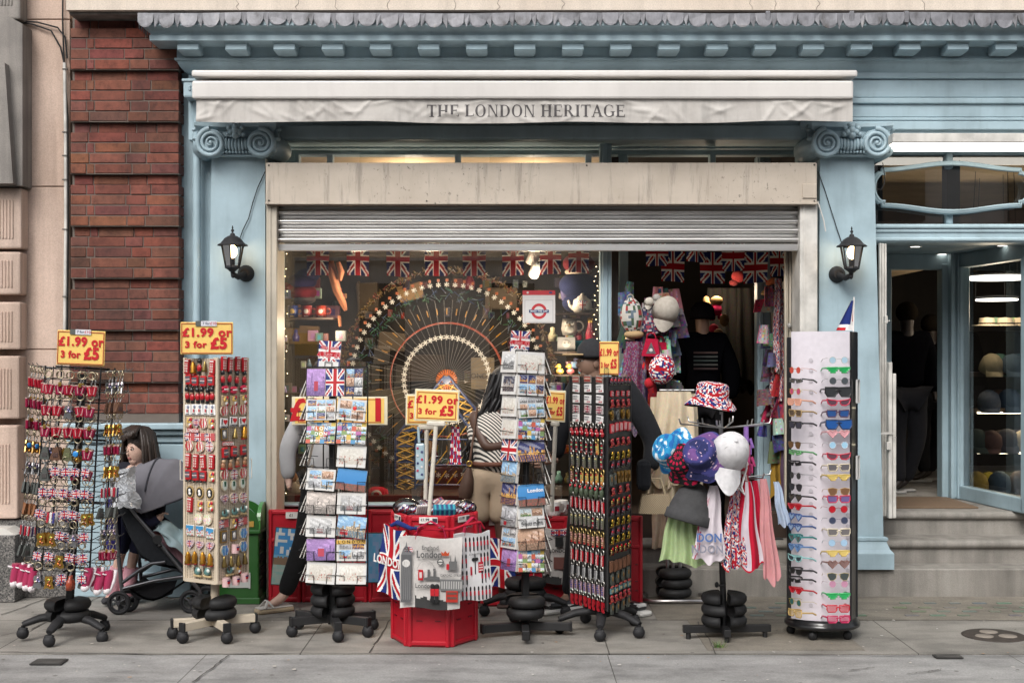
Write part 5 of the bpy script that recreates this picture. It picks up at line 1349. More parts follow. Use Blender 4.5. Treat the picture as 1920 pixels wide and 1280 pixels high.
for r, (k0, k1, t0, t1) in enumerate(C1):
 for c, (kd, tx) in enumerate(((k0, t0), (k1, t1))):
  if not kd: continue
  z = Zp(768, 7.06) - r * .1285
  place(("pc", 1, r, c), postcard_fn(.17, .122, kd, r * 7 + c + 3, .005, tx), M1 @ T((.055 - .0865 + c * .173, -.115 - .02, z)) @ RZ(rk.uniform(-5, 5)) @ RX(rk.uniform(-15, -5)) @ RY(rk.uniform(-4, 4) + (3 if c else -1)) @ S(.97),
   "%s postcard, %s row of the left rack, %s column" % (PC[kd], ORD[r + 1], ("left", "right")[c]), "postcard", "postcards in the racks")
for c, (kd, w, tx) in enumerate((("purple", .105, None), ("ujv", .105, None), ("polaroid", .095, None))):
 place(("pc", 1, "t", c), postcard_fn(w, .15, kd, 90 + c, .005, tx), M1 @ T((.055 - .115 + c * .108, -.13, Zp(717, 7.05))) @ RX(-6), "tall %s postcard in the top row of the left rack" % PC[kd], "postcard", "postcards in the racks")
for r in range(9):
 for q in range(3):
  z = Zp(768, 7.06) - (r - 1) * .1285
  place(("pcs", q), postcard_fn(.16, .125, ("one", "bw", "pale")[q], 40 + q), M1 @ T((.055 - .345 / 2 - .018 - q * .014, .02, z)) @ RZ(-80) @ RX(-12 - q * 5), "postcard seen edge on, %s outwards, %s row, left side of the left rack" % (ORD[q], ORD[r]), "postcard", "postcards in the racks")
b2 = P(985, 1182, 7.16); M2 = T((b2.x, b2.y, 0)) @ RZ(18)
rack("narrow black wire postcard rack on a flat cross foot right of the red bin", (b2.x, b2.y), 18, .165, 10, Zp(680, 7.06), .1215, .08, 1, Zp(657, 7.06), 2, (), .0)
rk2 = [o for o in COL.objects if o.name.startswith("postcard_rack")][-1]
star_base(rk2, (182, 252, 338, 60), .25, "box", (.02, .02, .021), casters=False, h=.05); weights((b2.x, b2.y), .10, 2, "the right postcard rack", 0)
C2 = [("pale", "bw"), ("six", "bw"), ("grid", "pale"), ("collage", "pale"), ("one", "uj"), (None, "one"), ("big", "one"), ("multi", "one"), ("one", "multi"), ("collage", "purple")]
for r, (kr, kl) in enumerate(C2):
 z = Zp(680, 7.06) - r * .1215
 if kr: place(("pc", 2, r), postcard_fn(.155, .118, kr, 200 + r, .006, "London" if kr == "big" else None), M2 @ T((.0, -.1, z)) @ RZ(rk.uniform(-6, 6)) @ RX(rk.uniform(-15, -5)) @ RY(rk.uniform(-4, 5)), "%s postcard on the front of the right rack, %s row" % (PC[kr], ORD[r]), "postcard", "postcards in the racks")
 place(("pc", 3, r), postcard_fn(.125, .118, kl, 300 + r, .02), M2 @ T((-.10, -.035, z + .004)) @ RZ(-66) @ RX(-8), "%s postcard on the left side of the right rack, %s row" % (PC[kl], ORD[r]), "postcard", "postcards in the racks")
 for q in range(2): place(("pcs", q), None, M2 @ T((.105 + q * .018, -.0, z - .005)) @ RZ(76) @ RX(-13 - q * 6), "postcard seen edge on, %s outwards, %s row, right side of the right rack" % (ORD[q], ORD[r]), "postcard", "postcards in the racks")
def flag_sign(M, lab):
 t = bare("price_sign"); t.matrix_basis = M; tag(t, lab, "sign"); w, h = .125, .148
 m = MB("gloss", (.6, .58, .56)); m.box((0, 0, 0), (w, .006, h)); m.grid(lambda u, v: ((u - .5) * w, -.0036, (v - .5) * h), 20, 22, lambda u, v: ufn(u, v, 1) if v > .24 else ((.68, .67, .66) if abs(u - .5) < .44 else BLUE), False); m.build("board", t)
 for z, s, sz in ((.036, "40p each", .032), (-.006, "4 For £1", .044)):
  m = MB("print", (.74, .72, .7)); m.text(s, sz, (0, z), -.005, .05, .80); m.color((.5, .012, .03)); m.text(s, sz, (0, z), -.0062, .012, .80 * 1.1); m.build("lettering", t)
 m = MB("rubber", BLACK); m.tube([(-.02, -.004, -.09), (-.02, -.01, -.045), (.02, -.01, -.045), (.02, -.004, -.09)], .0025, 5); m.build("clip", t)
flag_sign(M1 @ T((.0, -.07, Zp(664, 7.1))) @ RY(3) @ RX(-6), "small union flag four for one pound sign on top of the left postcard rack")
flag_sign(M2 @ T((-.045, -.04, Zp(642, 7.1))) @ RZ(-6) @ RY(4) @ S(.86), "small dark union flag four for one pound sign on the right postcard rack")
hb_ = P(985, 1150, 7.72); t = bare("swivel_stand"); t.matrix_basis = T((hb_.x, hb_.y, 0)); tag(t, "black swivel stand half hidden behind the right postcard rack", "display stand")
m = MB("rubber", BLACK); m.cyl((0, 0, .1), (0, 0, 1.0), .02); m.build("pole", t); star_base(t, (190, 255, 345, 60, 120), .25, "office"); weights((hb_.x, hb_.y), .10, 2, "the half hidden swivel stand", 70)
# ================================================================== 4. red bins
PLR = (.40, .006, .018)
def panel_into(m, w, h, d=.012):
 m.color(PLR); m.box((0, 0, h / 2), (w, d, h), .004)
 for x in (-w / 2 + .014, w / 2 - .014): m.box((x, -.009, h / 2), (.022, .016, h), .006)
 for z in (.02, h - .02, h * .67): m.box((0, -.008, z), (w, .014, .026), .006)
 m.color((.12, .004, .01))
 for x in (-w * .22, w * .22):
  for z in (h * .2, h * .3, h * .48): m.box((x, -.0085, z), (w * .14, .006, .005))
hbn = thing("display_bin", "bright red plastic six sided display bin with bags hung around its rim", "bin", (X(814, 7.04), 7.06, 0), R(-5))
hexr = .2; side = .232
pn = None
for k in range(6):
 if pn is None: m = MB("plastic", PLR); panel_into(m, side - .003, .705); pn = m.build("side_panel", hbn); o = pn
 else: o = pn.copy(); COL.objects.link(o); o.parent = hbn
 a_ = R(60 * k - 90); o.location = (hexr * math.cos(a_), hexr * math.sin(a_), 0); o.rotation_euler = (R(0), 0, R(60 * k))
m = MB("plastic", (.3, .01, .02)); m.lathe([(0, .60), (.225, .60)], 6); m.build("tray", hbn)
m = MB("metal", SILVER)
for k, dx in ((0, -.06), (0, .07), (1, 0), (5, 0)):
 m.at((hexr * math.cos(R(60 * k - 90)), hexr * math.sin(R(60 * k - 90)), .64), R(60 * k)); m.tube([(dx, -.01, .0), (dx, -.055, -.004), (dx, -.062, .012)], .0035, 6); m.box((dx, -.016, 0), (.03, .004, .025)); m.at()
m.build("hooks", hbn)
for k, dx in ((5, .01), (0, .0), (1, -.02)):
 m = MB("gloss"); m.at((hexr * math.cos(R(60 * k - 90)), hexr * math.sin(R(60 * k - 90)), .68), R(60 * k)); m.color((.7, .67, .64)); m.box((dx, -.018, .0), (.1, .002, .034), .001); m.color((.04, .04, .06)); m.box((dx + .035, -.0195, 0), (.026, .001, .022)); m.text("£1.99", .02, (dx - .018, .003), -.0195, .02); m.build("price_sticker", hbn)
def box_bin(name, x0, x1, Y, h, lab, depth=.35):
 t = thing("display_bin", lab, "bin", ((x0 + x1) / 2, Y, 0)); w = (x1 - x0); n = max(2, round(w / .24))
 for k in range(n):
  m = MB("plastic", PLR); m.at((-w / 2 + (k + .5) * w / n, 0, 0)); panel_into(m, w / n - .004, h); m.at(); m.build("side_panel", t)
 m = MB("plastic", PLR); m.box((0, depth / 2 + .005, h * .5 - .02), (w - .01, depth, h - .06), .01); m.build("body", t)
 m = MB("gloss", (.7, .67, .64)); m.box((-w * .3, -.02, h - .035), (.11, .002, .04)); m.color(BLACK); m.box((-w * .3 + .035, -.022, h - .035), (.03, .001, .025)); m.text("£1", .024, (-w * .3 - .02, h - .035), -.0215, .02); m.build("price_sticker", t)
 return t
box_bin("l", X(502, 8.1), X(752, 8.1), 8.12, Zp(955, 8.1), "long red plastic bin behind the left postcard rack, under the window")
box_bin("r", X(900, 7.95), X(1066, 7.95), 7.98, Zp(968, 7.95), "low red plastic bin of white mugs behind the right postcard rack", .3)
box_bin("s", X(1120, 7.85), X(1207, 7.85), 7.9, Zp(968, 7.85), "narrow red plastic bin behind the bottle opener tower", .25)
def picture(M, w, h, lab, fn_, name="picture"):
 t = bare(name); t.matrix_basis = M; tag(t, lab, "picture"); m = MB("matte", (.03, .03, .03)); m.box((0, .01, 0), (w + .012, .016, h + .012), .002); m.build("frame", t)
 m = MB("print"); m.grid(lambda u, v: ((u - .5) * w, -.001, (v - .5) * h), 26, 40, fn_, False); m.build("print", t)
def skyfn(u, v):
 if v > .52: return (.5, .5, .48) if hsh(int(u * 8), int(v * 16), 4) > .66 else (.04, .2, .42)
 if v > .36: return (.16, .1, .06) if v < .46 + .05 * hsh(int(u * 14), 3) else (.12, .3, .45)
 return (.16 + .1 * hsh(int(v * 30), int(u * 6)), .3, .27)
picture(T(P(536, 1043, 7.95)) @ RX(-7) @ RY(4), .15, .345, "painted canvas of blue sky over the river leaning on the left red bin", skyfn)
picture(T(P(712, 1045, 7.98)) @ RX(-5), .17, .30, "blue print of a guardsman hung on the left red bin beside the union flag bag", lambda u, v: (.02, .02, .02) if math.hypot(u - .62, (v - .62) * 1.6) < .16 else ((.45, .06, .08) if abs(u - .62) < .14 and .2 < v < .5 else (.05 + .1 * hsh(int(u * 9), int(v * 12)), .22, .36)))
def bag(M, w0, w1, h, colfn, lab, amp=.008, loops=True, extra=None, wave=5, lcol=None):
 t = bare("shopping_bag"); t.matrix_basis = M; tag(t, lab, "bag", "bags hung on the bins")
 def f(u, v):
  w = w1 + (w0 - w1) * v; return Vector(((u - .5) * w, -.012 * math.sin(math.pi * u) + amp * math.sin(u * wave + v * 2.2) * (1.1 - v * .6) + amp * .6 * math.sin(v * 9 + u * 3), -h * (1 - v) + .006 * math.sin(u * 7)))
 m = MB("canvas"); m.grid(f, 44, 48, colfn, True, thick=(0, .012, 0)); m.build("body", t)
 if extra:
  for mt_, c, fnx in extra:
   m = MB(mt_, c); fnx(m, f); m.build("printed_motif", t)
 if loops:
  m = MB("canvas", lcol or (.6, .57, .54))
  for yy in (-.004, .014): m.tube([(-w0 * .24, yy, -.01), (-w0 * .2, yy - .01, .05), (0, yy - .016, .085), (w0 * .2, yy - .01, .05), (w0 * .24, yy, -.01)], .007, 6, flat=.5)
  m.build("handle", t)
 return t
def uj_tall(u, v):
 return ufn((v - .5) * 1.0 + .5, u, 2) if True else None
bag(T((X(737, 6.8), 6.88, Zp(992, 6.8))) @ RZ(-42) @ RY(6), .20, .22, .375, uj_tall, "union flag bag lettered LONDON hanging at the left of the red bin", .012,
 extra=[("print", (.72, .7, .68), lambda m, f: m.text("LONDON", .062, (0, -.185), -.028, .03, .82))], loops=False)
def paper(u, v):
 k = hsh(int(u * 44), int(v * 48), 9); b = .52 + .1 * math.sin(u * 5 + v * 3) * .5 + .05 * k
 if v < .12 + .05 * hsh(int(u * 18), 7) and .24 < u < .8: return (.05, .05, .05)
 return (b * 1.02, b * .97, b * .93)
def big_bag(m, f):
 def at(x, z): return (x, -.03)
 y = -.028
 m.color((.10, .10, .105))         # clock tower
 m.box((-.125, y, -.215), (.055, .002, .25)); m.color((.22, .22, .22))
 for k in range(5): m.box((-.146 + k * .0105, y - .0015, -.225), (.003, .001, .2))
 m.color((.62, .6, .58)); m.disc((-.125, 0, -.135), .02, 18, y - .002); m.color((.16, .16, .165)); m.prism([(-.152, -.09), (-.098, -.09), (-.108, -.06), (-.12, -.045), (-.125, -.02), (-.13, -.045), (-.142, -.06)], y - .001, y + .001)
 m.color((.09, .09, .09)); m.text("England", .03, (.0, -.052), y, .01, .95); m.text("London", .052, (-.005, -.088), y, .025, .8); m.text("London", .034, (-.03, -.252), y, .02, .85); m.text("OXFORD STREET", .017, (.115, -.195), y, .02, .9)
 m.grid(lambda u, v: (-.135 + .044 * u, y - .001, -.075 + .026 * v), 14, 10, ufn, False)
 m.color((.42, .06, .02)); m.prism([(.062, -.092), (.098, -.092), (.102, -.07), (.09, -.08), (.08, -.066), (.07, -.08), (.058, -.07)], y - .001, y + .001)
 m.color((.12, .12, .12)); m.disc((.055, 0, -.125), .018, 16, y - .001); m.color((.55, .53, .5)); m.disc((.055, 0, -.125), .012, 14, y - .002); m.color((.1, .1, .1)); m.box((.055, y - .0025, -.125), (.036, .001, .006))
 for k in range(22): a = R(180 * k / 21); m.color((.25, .24, .23)); m.box((-.02 + .045 * math.cos(a), y, -.17 + .05 * math.sin(a)), (.004, .001, .004))
 m.color((.42, .012, .02)); m.box((-.048, y - .001, -.195), (.026, .002, .056), .001); m.color((.6, .5, .48)); m.box((-.048, y - .0025, -.195), (.014, .001, .03))
 m.color((.10, .10, .10)); m.prism([(-.03, -.222), (.052, -.222), (.052, -.205), (.03, -.2), (.03, -.16), (.018, -.16), (.018, -.2), (-.0, -.2), (-.0, -.165), (-.012, -.165), (-.012, -.205), (-.03, -.21)], y - .0005, y + .001)
 m.color((.14, .14, .14)); m.box((.115, y, -.245), (.12, .001, .06)); m.color((.4, .39, .38))
 for k in range(9): m.box((.065 + k * .0125, y - .001, -.245), (.006, .001, .04))
 for x, w_ in ((.015, .018), (.038, .018)): m.color(BLACK); m.ell((x, y, -.255), (.013, .002, .016), 10, 6); m.color((.42, .012, .02)); m.box((x, y - .0012, -.285), (.022, .002, .038), .003); m.color(BLACK); m.box((x, y - .001, -.32), (.02, .001, .035))
 m.color((.38, .025, .015)); m.box((.118, y - .002, -.305), (.062, .002, .06), .002); m.color((.12, .06, .05)); m.box((.118, y - .0036, -.288), (.05, .001, .012)); m.box((.118, y - .0036, -.312), (.05, .001, .012))
 m.color((.12, .12, .12)); m.prism([(.1, -.165), (.1, -.12), (.106, -.12), (.108, -.09), (.112, -.12), (.128, -.12), (.132, -.085), (.138, -.12), (.142, -.12), (.142, -.165)], y - .0005, y + .001); m.color((.42, .012, .02)); m.box((.094, y - .001, -.15), (.014, .002, .03))
bag(T((X(808, 6.75), 6.74, Zp(1006, 6.75))) @ RZ(-2) @ RY(.8), .335, .315, .375, paper, "large pale tote bag printed with London sights in black and red on the bin", .006, extra=[("print", BLACK, big_bag)], lcol=(.4, .02, .06))
def soldiers(m, f):
 for r in range(4):
  for c in range(9):
   if r in (1, 2) and 2 < c < 6: continue
   x = -.088 + c * .0215; z = -.04 - r * .088; y = f(x / .21 + .5, 1 + z / .36).y - .0025
   m.color(BLACK); m.ell((x, y, z + .006), (.0052, .0015, .014), 8, 6); m.color((.42, .012, .03)); m.box((x, y, z - .018), (.009, .002, .024)); m.color(BLACK); m.box((x, y, z - .042), (.007, .002, .026))
 y = f(.5, .5).y - .004
 m.color((.42, .012, .03)); m.box((.035, y, -.185), (.03, .002, .058), .001); m.color((.7, .6, .58))
 for k in range(3): m.box((.035, y - .0015, -.172 - k * .014), (.022, .001, .005))
 m.color((.42, .012, .03)); m.box((-.022, y, -.2), (.01, .002, .045)); m.color(BLACK); m.box((.002, y, -.165), (.005, .002, .11)); m.ell((-.008, y, -.14), (.01, .001, .01), 8, 6); m.ell((.012, y, -.14), (.01, .001, .01), 8, 6); m.text("LONDON", .014, (0, -.112), y, .0)
bag(T((X(885, 6.78), 6.84, Zp(1001, 6.78))) @ RZ(26) @ RY(-2), .205, .20, .36, lambda u, v: (.72, .71, .72), "white tote bag printed with rows of red coated soldiers on the red bin", .007, extra=[("print", BLACK, soldiers)], lcol=(.4, .02, .06))
m = MB("cloth", (.4, .012, .03)); m.tube([P(777, 1002, 6.76), P(790, 990, 6.75), P(818, 992, 6.74), P(850, 992, 6.74), P(868, 985, 6.76), P(900, 978, 6.8), P(908, 990, 6.82)], [.008, .013, .012, .014, .012, .011, .008], 8, flat=.6); tag(m.build("ribbon"), "red cloth strap stretched across the front rim of the red bin", "strap")
m = MB("cloth", (.018, .03, .14)); m.tube([P(733, 985, 6.84), P(745, 979, 6.83), P(770, 990, 6.78), P(784, 990, 6.78)], [.012, .022, .016, .008], 8, flat=.7); tag(m.build("ribbon"), "dark blue cloth strap bunched over the left hook of the bin", "strap")
bag(T((X(1034, 7.85), 7.9, Zp(992, 7.85))) @ RZ(-3), .22, .22, .34, paper, "pale London tote bag hanging on the low bin of white mugs", .006, loops=False, extra=[("print", BLACK, lambda m, f: (m.color((.2, .16, .15)), m.box((-.03, -.028, -.18), (.04, .001, .19)), m.prism([(-.05, -.085), (-.01, -.085), (-.03, -.035)], -.0285, -.0275), m.color(BLACK), m.text("LONDON", .03, (.05, -.135), -.028, .02, .9), m.box((.05, -.028, -.08), (.05, .001, .06)), m.color((.15, .06, .05)), m.box((.06, -.028, -.21), (.09, .001, .075)), m.color((.4, .012, .03)), m.box((-.08, -.028, -.29), (.05, .001, .04)), m.grid(lambda u, v: (.0 + .1 * u, -.029, -.04 + .035 * v), 14, 8, ufn, False)))])
bag(T((X(942, 7.85), 7.86, Zp(1010, 7.85))) @ RZ(-8), .17, .17, .3, uj_tall, "red and blue union flag bag behind the right postcard rack", .01, loops=False)
rg2 = random.Random(8)
gl = (X(814, 7.04), 7.06)
def heap(name, lab, cat, M, build, group=None):
 t = bare(name); t.matrix_basis = M; tag(t, lab, cat, group); build(t); return t
def gift_box(M, w, d, h, cols, lab):
 m = MB("print", cols[0]); m.box((0, 0, h / 2), (w, d, h), .002)
 for k in range(9): m.color(cols[1 + k % (len(cols) - 1)]); m.box((-w * .42 + k * w * .105, -d / 2 - .0008, h / 2), (w * .06, .001, h * .8)); m.box((-w * .42 + k * w * .105, 0, h + .0008), (w * .06, d * .85, .001))
 o = m.build("gift_box"); o.matrix_basis = M; tag(o, lab, "box")
gift_box(T((gl[0] + .075, gl[1] + .05, .69)) @ RZ(-18) @ RX(14), .2, .1, .055, [(.12, .12, .2), (.5, .45, .45), (.3, .03, .06), (.5, .48, .5)], "striped blue and red gift box tilted on the heap in the red bin")
gift_box(T((gl[0] - .02, gl[1] + .11, .69)) @ RZ(25) @ RX(18) @ RY(-18), .17, .1, .04, [(.3, .02, .05), (.04, .05, .2), (.55, .5, .5)], "red and navy gift box at the back of the red bin heap")
gift_box(T((gl[0] + .06, gl[1] - .11, .70)) @ RZ(8) @ RX(30), .12, .05, .05, [(.02, .15, .25), (.05, .35, .4), (.03, .05, .15)], "teal picture packet near the front of the red bin heap")
gift_box(T((gl[0] - .065, gl[1] - .13, .705)) @ RZ(20) @ RX(35), .06, .01, .06, [(.7, .66, .64), (.5, .45, .45), (.75, .72, .7)], "white card packet at the front of the red bin heap")
for k, (dx, dy, s_) in enumerate(((-.15, -.03, 1), (-.11, -.1, .8), (.17, 0, .9), (.02, -.04, .7), (.13, -.1, .75), (-.06, .03, .9))):
 def bld(t, s_=s_, k=k):
  for i in range(6 if s_ > .85 else 4):
   m = MB("gloss", WHITE); u0 = rg2.uniform(-.045, .045); m.ell((u0, rg2.uniform(-.03, .03), .02 + rg2.random() * .03), .021, 12, 8, lambda u, v: [RED, WHITE, (.03, .06, .25)][int(u * 9 + v * 5) % 3]); m.build("striped_ball", t)
  m = MB("clear_bag"); m.ell((0, 0, .035), (.08 * s_, .06 * s_, .055 * s_), 12, 8); m.build("wrapper", t)
 heap("bag_of_balls", "clear bag of small striped balls, %s of the red bin heap" % ["at the left end", "at the front left", "at the right end", "in the middle", "at the front right", "left of the back boxes"][k], "packet", T((gl[0] + dx, gl[1] + dy, .69)) @ S(s_), bld, "clear bags in the red bin")
price_sign(T(P(819, 760, 7.0)) @ RZ(-3) @ RY(2.2), .245, .175, "front yellow price sign on a cream pole in the red bin", two_lines(.245, .175, .92), pole=(-.02, .60))
price_sign(T(P(801, 768, 7.22)) @ RZ(14) @ RY(1), .245, .175, "rear yellow price sign mostly hidden behind the front one in red bin", two_lines(.245, .175, .92), pole=(.0, .62))
price_sign(T(P(637, 770, 7.75)) @ RZ(0), .58, .172, "wide yellow one pound sign behind the left postcard rack", [("£1", .185, -.205, 0, 1.0, .03), ("1", .185, .232, 0, 1.0, .04)], pole=(0, .72))
price_sign(T(P(1042, 761, 7.5)) @ RZ(-34) @ RY(2), .135, .185, "narrow yellow price sign on a cream pole left of the opener tower", two_lines(.135, .185, .8), pole=(-.01, .62))
m = MB("gloss", (.34, .45, .5)); m.tube([P(784, 800, 6.98), P(786, 830, 6.98)], .008, 6); m.box(P(788, 865, 6.98), (.05, .02, .2), .018)
for k in range(8): m.color([(.4, .05, .1), (.06, .07, .16), (.6, .6, .6)][k % 3]); m.box(P(783 + (k % 2) * 8, 840 + k * 7, 6.968), (.012, .003, .012), .001)
tag(m.build("umbrella"), "folded pale blue umbrella hanging under the front price sign", "umbrella")
m = MB("cloth"); c0 = P(856, 800, 7.05)
for k in range(3): m.grid(lambda u, v, k=k: Vector((c0.x - .02 + k * .014 + (u - .5) * (.016 + .01 * (1 - v)) + .008 * (1 - v) * (k - 1), c0.y - k * .006 + .005 * math.sin(u * 6), c0.z - .205 * (1 - v))), 5, 20, lambda u, v, k=k: ufn((v * 3 + k * .3) % 1, u, 2), True, thick=(0, .002, 0))
tag(m.build("lanyard"), "bundle of union flag lanyards hanging at the right of the price sign", "lanyard")
def mug_fn():
 t = bare("mug"); m = MB("gloss", (.72, .7, .68)); m.lathe([(0, .0), (.036, 0), (.04, .01), (.042, .09), (.038, .09), (.036, .012), (0, .012)], 18); m.color((.4, .03, .05)); m.box((0, -.042, .05), (.03, .003, .03), .001); m.build("body", t)
 m = MB("gloss", (.72, .7, .68)); m.torus((.055, 0, .047), .026, .007, 'Y', 14, 6); m.build("handle", t); return t
for k, (px, dy, a_) in enumerate(((1018, 0, 120), (1040, -.03, 25), (1055, .05, 70), (1030, .09, 10))):
 place("mug", mug_fn, T((X(px, 7.9), 8.06 + dy, Zp(968, 7.95) - .005)) @ RZ(a_) , "white souvenir mug on the low red bin, " + ["left end of the row", "front middle one", "right end of the row", "the one behind the others"][k], "mug", "white mugs on the low red bin")
# ================================================================== 5. tower of bottle openers
ob_ = P(1131, 1184, 7.24); MO = T((ob_.x, ob_.y, 0)); ap = 7.03
ot = bare("opener_tower"); ot.matrix_basis = MO; tag(ot, "black three sided tower hung with bottle openers and metal magnets on five wheeled legs", "display stand")
star_base(ot, (188, 262, 318, 40, 110), .25, "office")
sd_ = .372; zt, zb = 1.44, .16
V0 = Vector((X(1139, ap) - ob_.x, ap - ob_.y, 0)); VL = V0 + Vector((math.cos(R(121)), math.sin(R(121)), 0)) * sd_; VR = V0 + Vector((math.cos(R(64)), math.sin(R(64)), 0)) * sd_ * .95
m = MB("plastic", (.013, .013, .014)); vs = [(p.x, p.y, z) for z in (zb, zt) for p in (V0, VR, VL)]; m.add(vs, [(0, 1, 4, 3), (1, 2, 5, 4), (2, 0, 3, 5), (3, 4, 5), (2, 1, 0)]); m.build("panels", ot)
m = MB("plastic", (.02, .02, .02))
for p in (V0, VL, VR): m.cyl((p.x, p.y, zb - .004), (p.x, p.y, zt + .004), .006, n=8)
m.build("corner_rods", ot)
m = MB("rubber", BLACK); m.cyl((0, 0, .1), (0, 0, zb + .02), .024); m.build("pole", ot)
def opener_fn(kind):
 def fn():
  r = random.Random(sum(ord(q) for q in kind)); m = MB("gloss")
  body = {"red": (.32, .008, .016), "olive": (.085, .085, .06), "gold": (.4, .25, .07), "dark": (.035, .028, .03), "silver": (.3, .3, .3), "ujm": (.3, .2, .22), "bus": (.3, .008, .016), "tail": (.32, .012, .02), "bottle": (.06, .08, .05), "wood": (.14, .07, .04)}[kind]
  m.mat("metal").color({"gold": (.5, .36, .14), "wood": (.4, .3, .12)}.get(kind, (.40, .39, .36))); m.torus((0, -.008, .024), .0125, .0042, 'Y', 14, 6, (1, 1.05))
  m.mat("gloss").color(body)
  if kind == "bus": m.ell((-.004, -.01, -.004), (.011, .008, .014)); m.ell((.008, -.012, -.018), (.012, .008, .014)); m.color((.7, .66, .6)); m.box((.003, -.02, -.012), (.008, .002, .006))
  elif kind == "tail": m.prism([(-.008, .012), (.008, .012), (.011, -.012), (.005, -.026), (.011, -.042), (-.003, -.04), (-.009, -.022)], -.012, -.003)
  elif kind == "bottle": m.lathe([(0, -.045), (.012, -.044), (.013, -.01), (.006, .004), (.006, .012), (0, .012)], 10, (0, -.012, 0)); m.color((.4, .02, .03)); m.ell((0, -.02, .006), (.008, .006, .008), 8, 6)
  else:
   m.box((0, -.008, -.016), (.022, .009, .056), .003); f = {"red": (.68, .6, .58), "olive": (.17, .16, .12), "gold": (.55, .38, .14), "dark": (.5, .45, .42), "silver": (.16, .16, .17), "ujm": (.08, .08, .2), "wood": (.5, .4, .25)}[kind]
   m.color(f)
   if kind in ("red", "silver"): m.at((0, 0, -.016), 0, 0, R(90)); m.text("LONDON", .015, (0, 0), -.0128, .02, .85); m.at()
   else:
    for i in range(5): m.color(vary(f if i % 2 else r.choice([f, RED, (.5, .45, .4)]), .4, r)); m.box((r.uniform(-.003, .003), -.0128, .006 - i * .011), (.013, .001, .007))
  return m.build("bottle_opener")
 return fn
def badge_fn(kind):
 def fn():
  r = random.Random(sum(ord(q) * 3 for q in kind)); m = MB("gloss")
  if kind == "plate":
   m.color((.7, .69, .68)); m.box((0, -.004, 0), (.072, .006, .050), .002); m.color((.08, .08, .1)); m.text("LONDON", .012, (-.008, .012), -.0075, .01); m.text("SOUVENIR", .009, (-.010, -.002), -.0075, .01); m.color((.5, .03, .04)); m.text("£4.99", .014, (.012, -.015), -.0075, .02)
  elif kind == "oval": m.color((.2, .17, .15)); m.box((0, -.004, 0), (.075, .008, .045), .012); m.color((.3, .05, .04)); m.box((0, -.0085, 0), (.062, .002, .03), .002); m.color((.6, .5, .4)); m.text("LONDON", .014, (0, .002), -.0102, .01)
  elif kind == "ujplate": m.color((.5, .48, .47)); m.box((0, -.004, 0), (.072, .006, .050), .002); m.grid(lambda u, v: (-.033 + .066 * u, -.0078, -.021 + .042 * v), 14, 12, lambda u, v: (.03, .03, .04) if ufn(u, v, 1) == BLUE else ((.3, .01, .05) if ufn(u, v, 1) == RED else (.6, .58, .56)), False)
  elif kind in ("medal", "medals"):
   c = (.55, .34, .08) if kind == "medal" else (.4, .4, .4); m.mat("metal").color(c); m.prism(circ(.028, 20, .82, 1.08), -.01, -.002); m.color((.25, .13, .02) if kind == "medal" else (.12, .12, .12)); m.prism(circ(.021, 18, .82, 1.08), -.0112, -.0102)
   for k in range(5): m.color(c); m.box((-.012 + k * .006, -.012, -.006 + .006 * (k % 2)), (.004, .003, .02))
  elif kind == "redbus": m.color((.42, .04, .05)); m.box((0, -.006, 0), (.045, .01, .036), .004); m.color((.55, .4, .4)); m.box((0, -.0115, .008), (.032, .001, .006)); m.box((0, -.0115, -.005), (.032, .001, .006))
  elif kind == "strip":
   for k in range(3): m.color((.38, .03, .04)); m.box((-.015 + k * .015, -.008, 0), (.012, .014, .056), .003); m.color((.7, .62, .6)); m.box((-.015 + k * .015, -.0155, .002), (.004, .001, .04))
  elif kind in ("goldfig", "darkfig", "redfig", "sky"):
   c = {"goldfig": (.5, .29, .05), "darkfig": (.05, .055, .055), "redfig": (.3, .04, .04), "sky": (.3, .2, .1)}[kind]; m.mat("metal" if kind in ("goldfig", "sky") else "gloss").color(c)
   for k in range(9): m.color(vary(c if k % 4 or kind == "goldfig" else RED, .5, r)); m.ell((r.uniform(-.017, .017), -.01, r.uniform(-.017, .017)), (.009, .007, .010), 8, 6)
   m.color(c); m.box((0, -.006, -.02), (.048, .01, .008), .003)
  elif kind in ("bar", "barg"):
   m.mat("metal" if kind == "bar" else "gloss").color((.5, .28, .07) if kind == "bar" else (.07, .08, .07)); m.prism([(-.014, -.034), (.014, -.034), (.018, -.02), (.018, .022), (.010, .034), (-.010, .034), (-.018, .022), (-.018, -.02)], -.012, -.002); m.color((.2, .1, .02)); m.ell((0, -.013, .004), (.009, .003, .016), 8, 6)
  elif kind == "leather": m.mat("matte").color((.15, .065, .035)); m.box((0, -.006, 0), (.048, .01, .066), .003); m.color((.24, .1, .05)); m.box((0, -.012, 0), (.034, .001, .05))
  elif kind == "tealbag": m.color((.1, .2, .22)); m.box((0, -.007, -.008), (.042, .012, .036), .004); m.color((.4, .06, .05)); m.box((0, -.012, .016), (.04, .008, .012), .003); m.color((.5, .42, .25)); m.box((0, -.0142, -.008), (.03, .001, .016))
  return m.build("badge")
 return fn
OL = [(711, "oval", 3, 0), (727, "plate", 3, 0), (748, "plate", 3, 0), (767, "ujplate", 3, 0), (785, "plate", 3, 0), (806, "bus", 7, 1), (834, "dark", 7, 1), (860, "olive", 6, 1), (890, "gold", 7, 1), (914, "bottle", 7, 1), (939, "red", 8, 1), (970, "olive", 8, 1), (1005, "wood", 8, 1), (1037, "red", 7, 1), (1067, "silver", 6, 1), (1094, "ujm", 8, 1), (1122, "tail", 8, 1)]
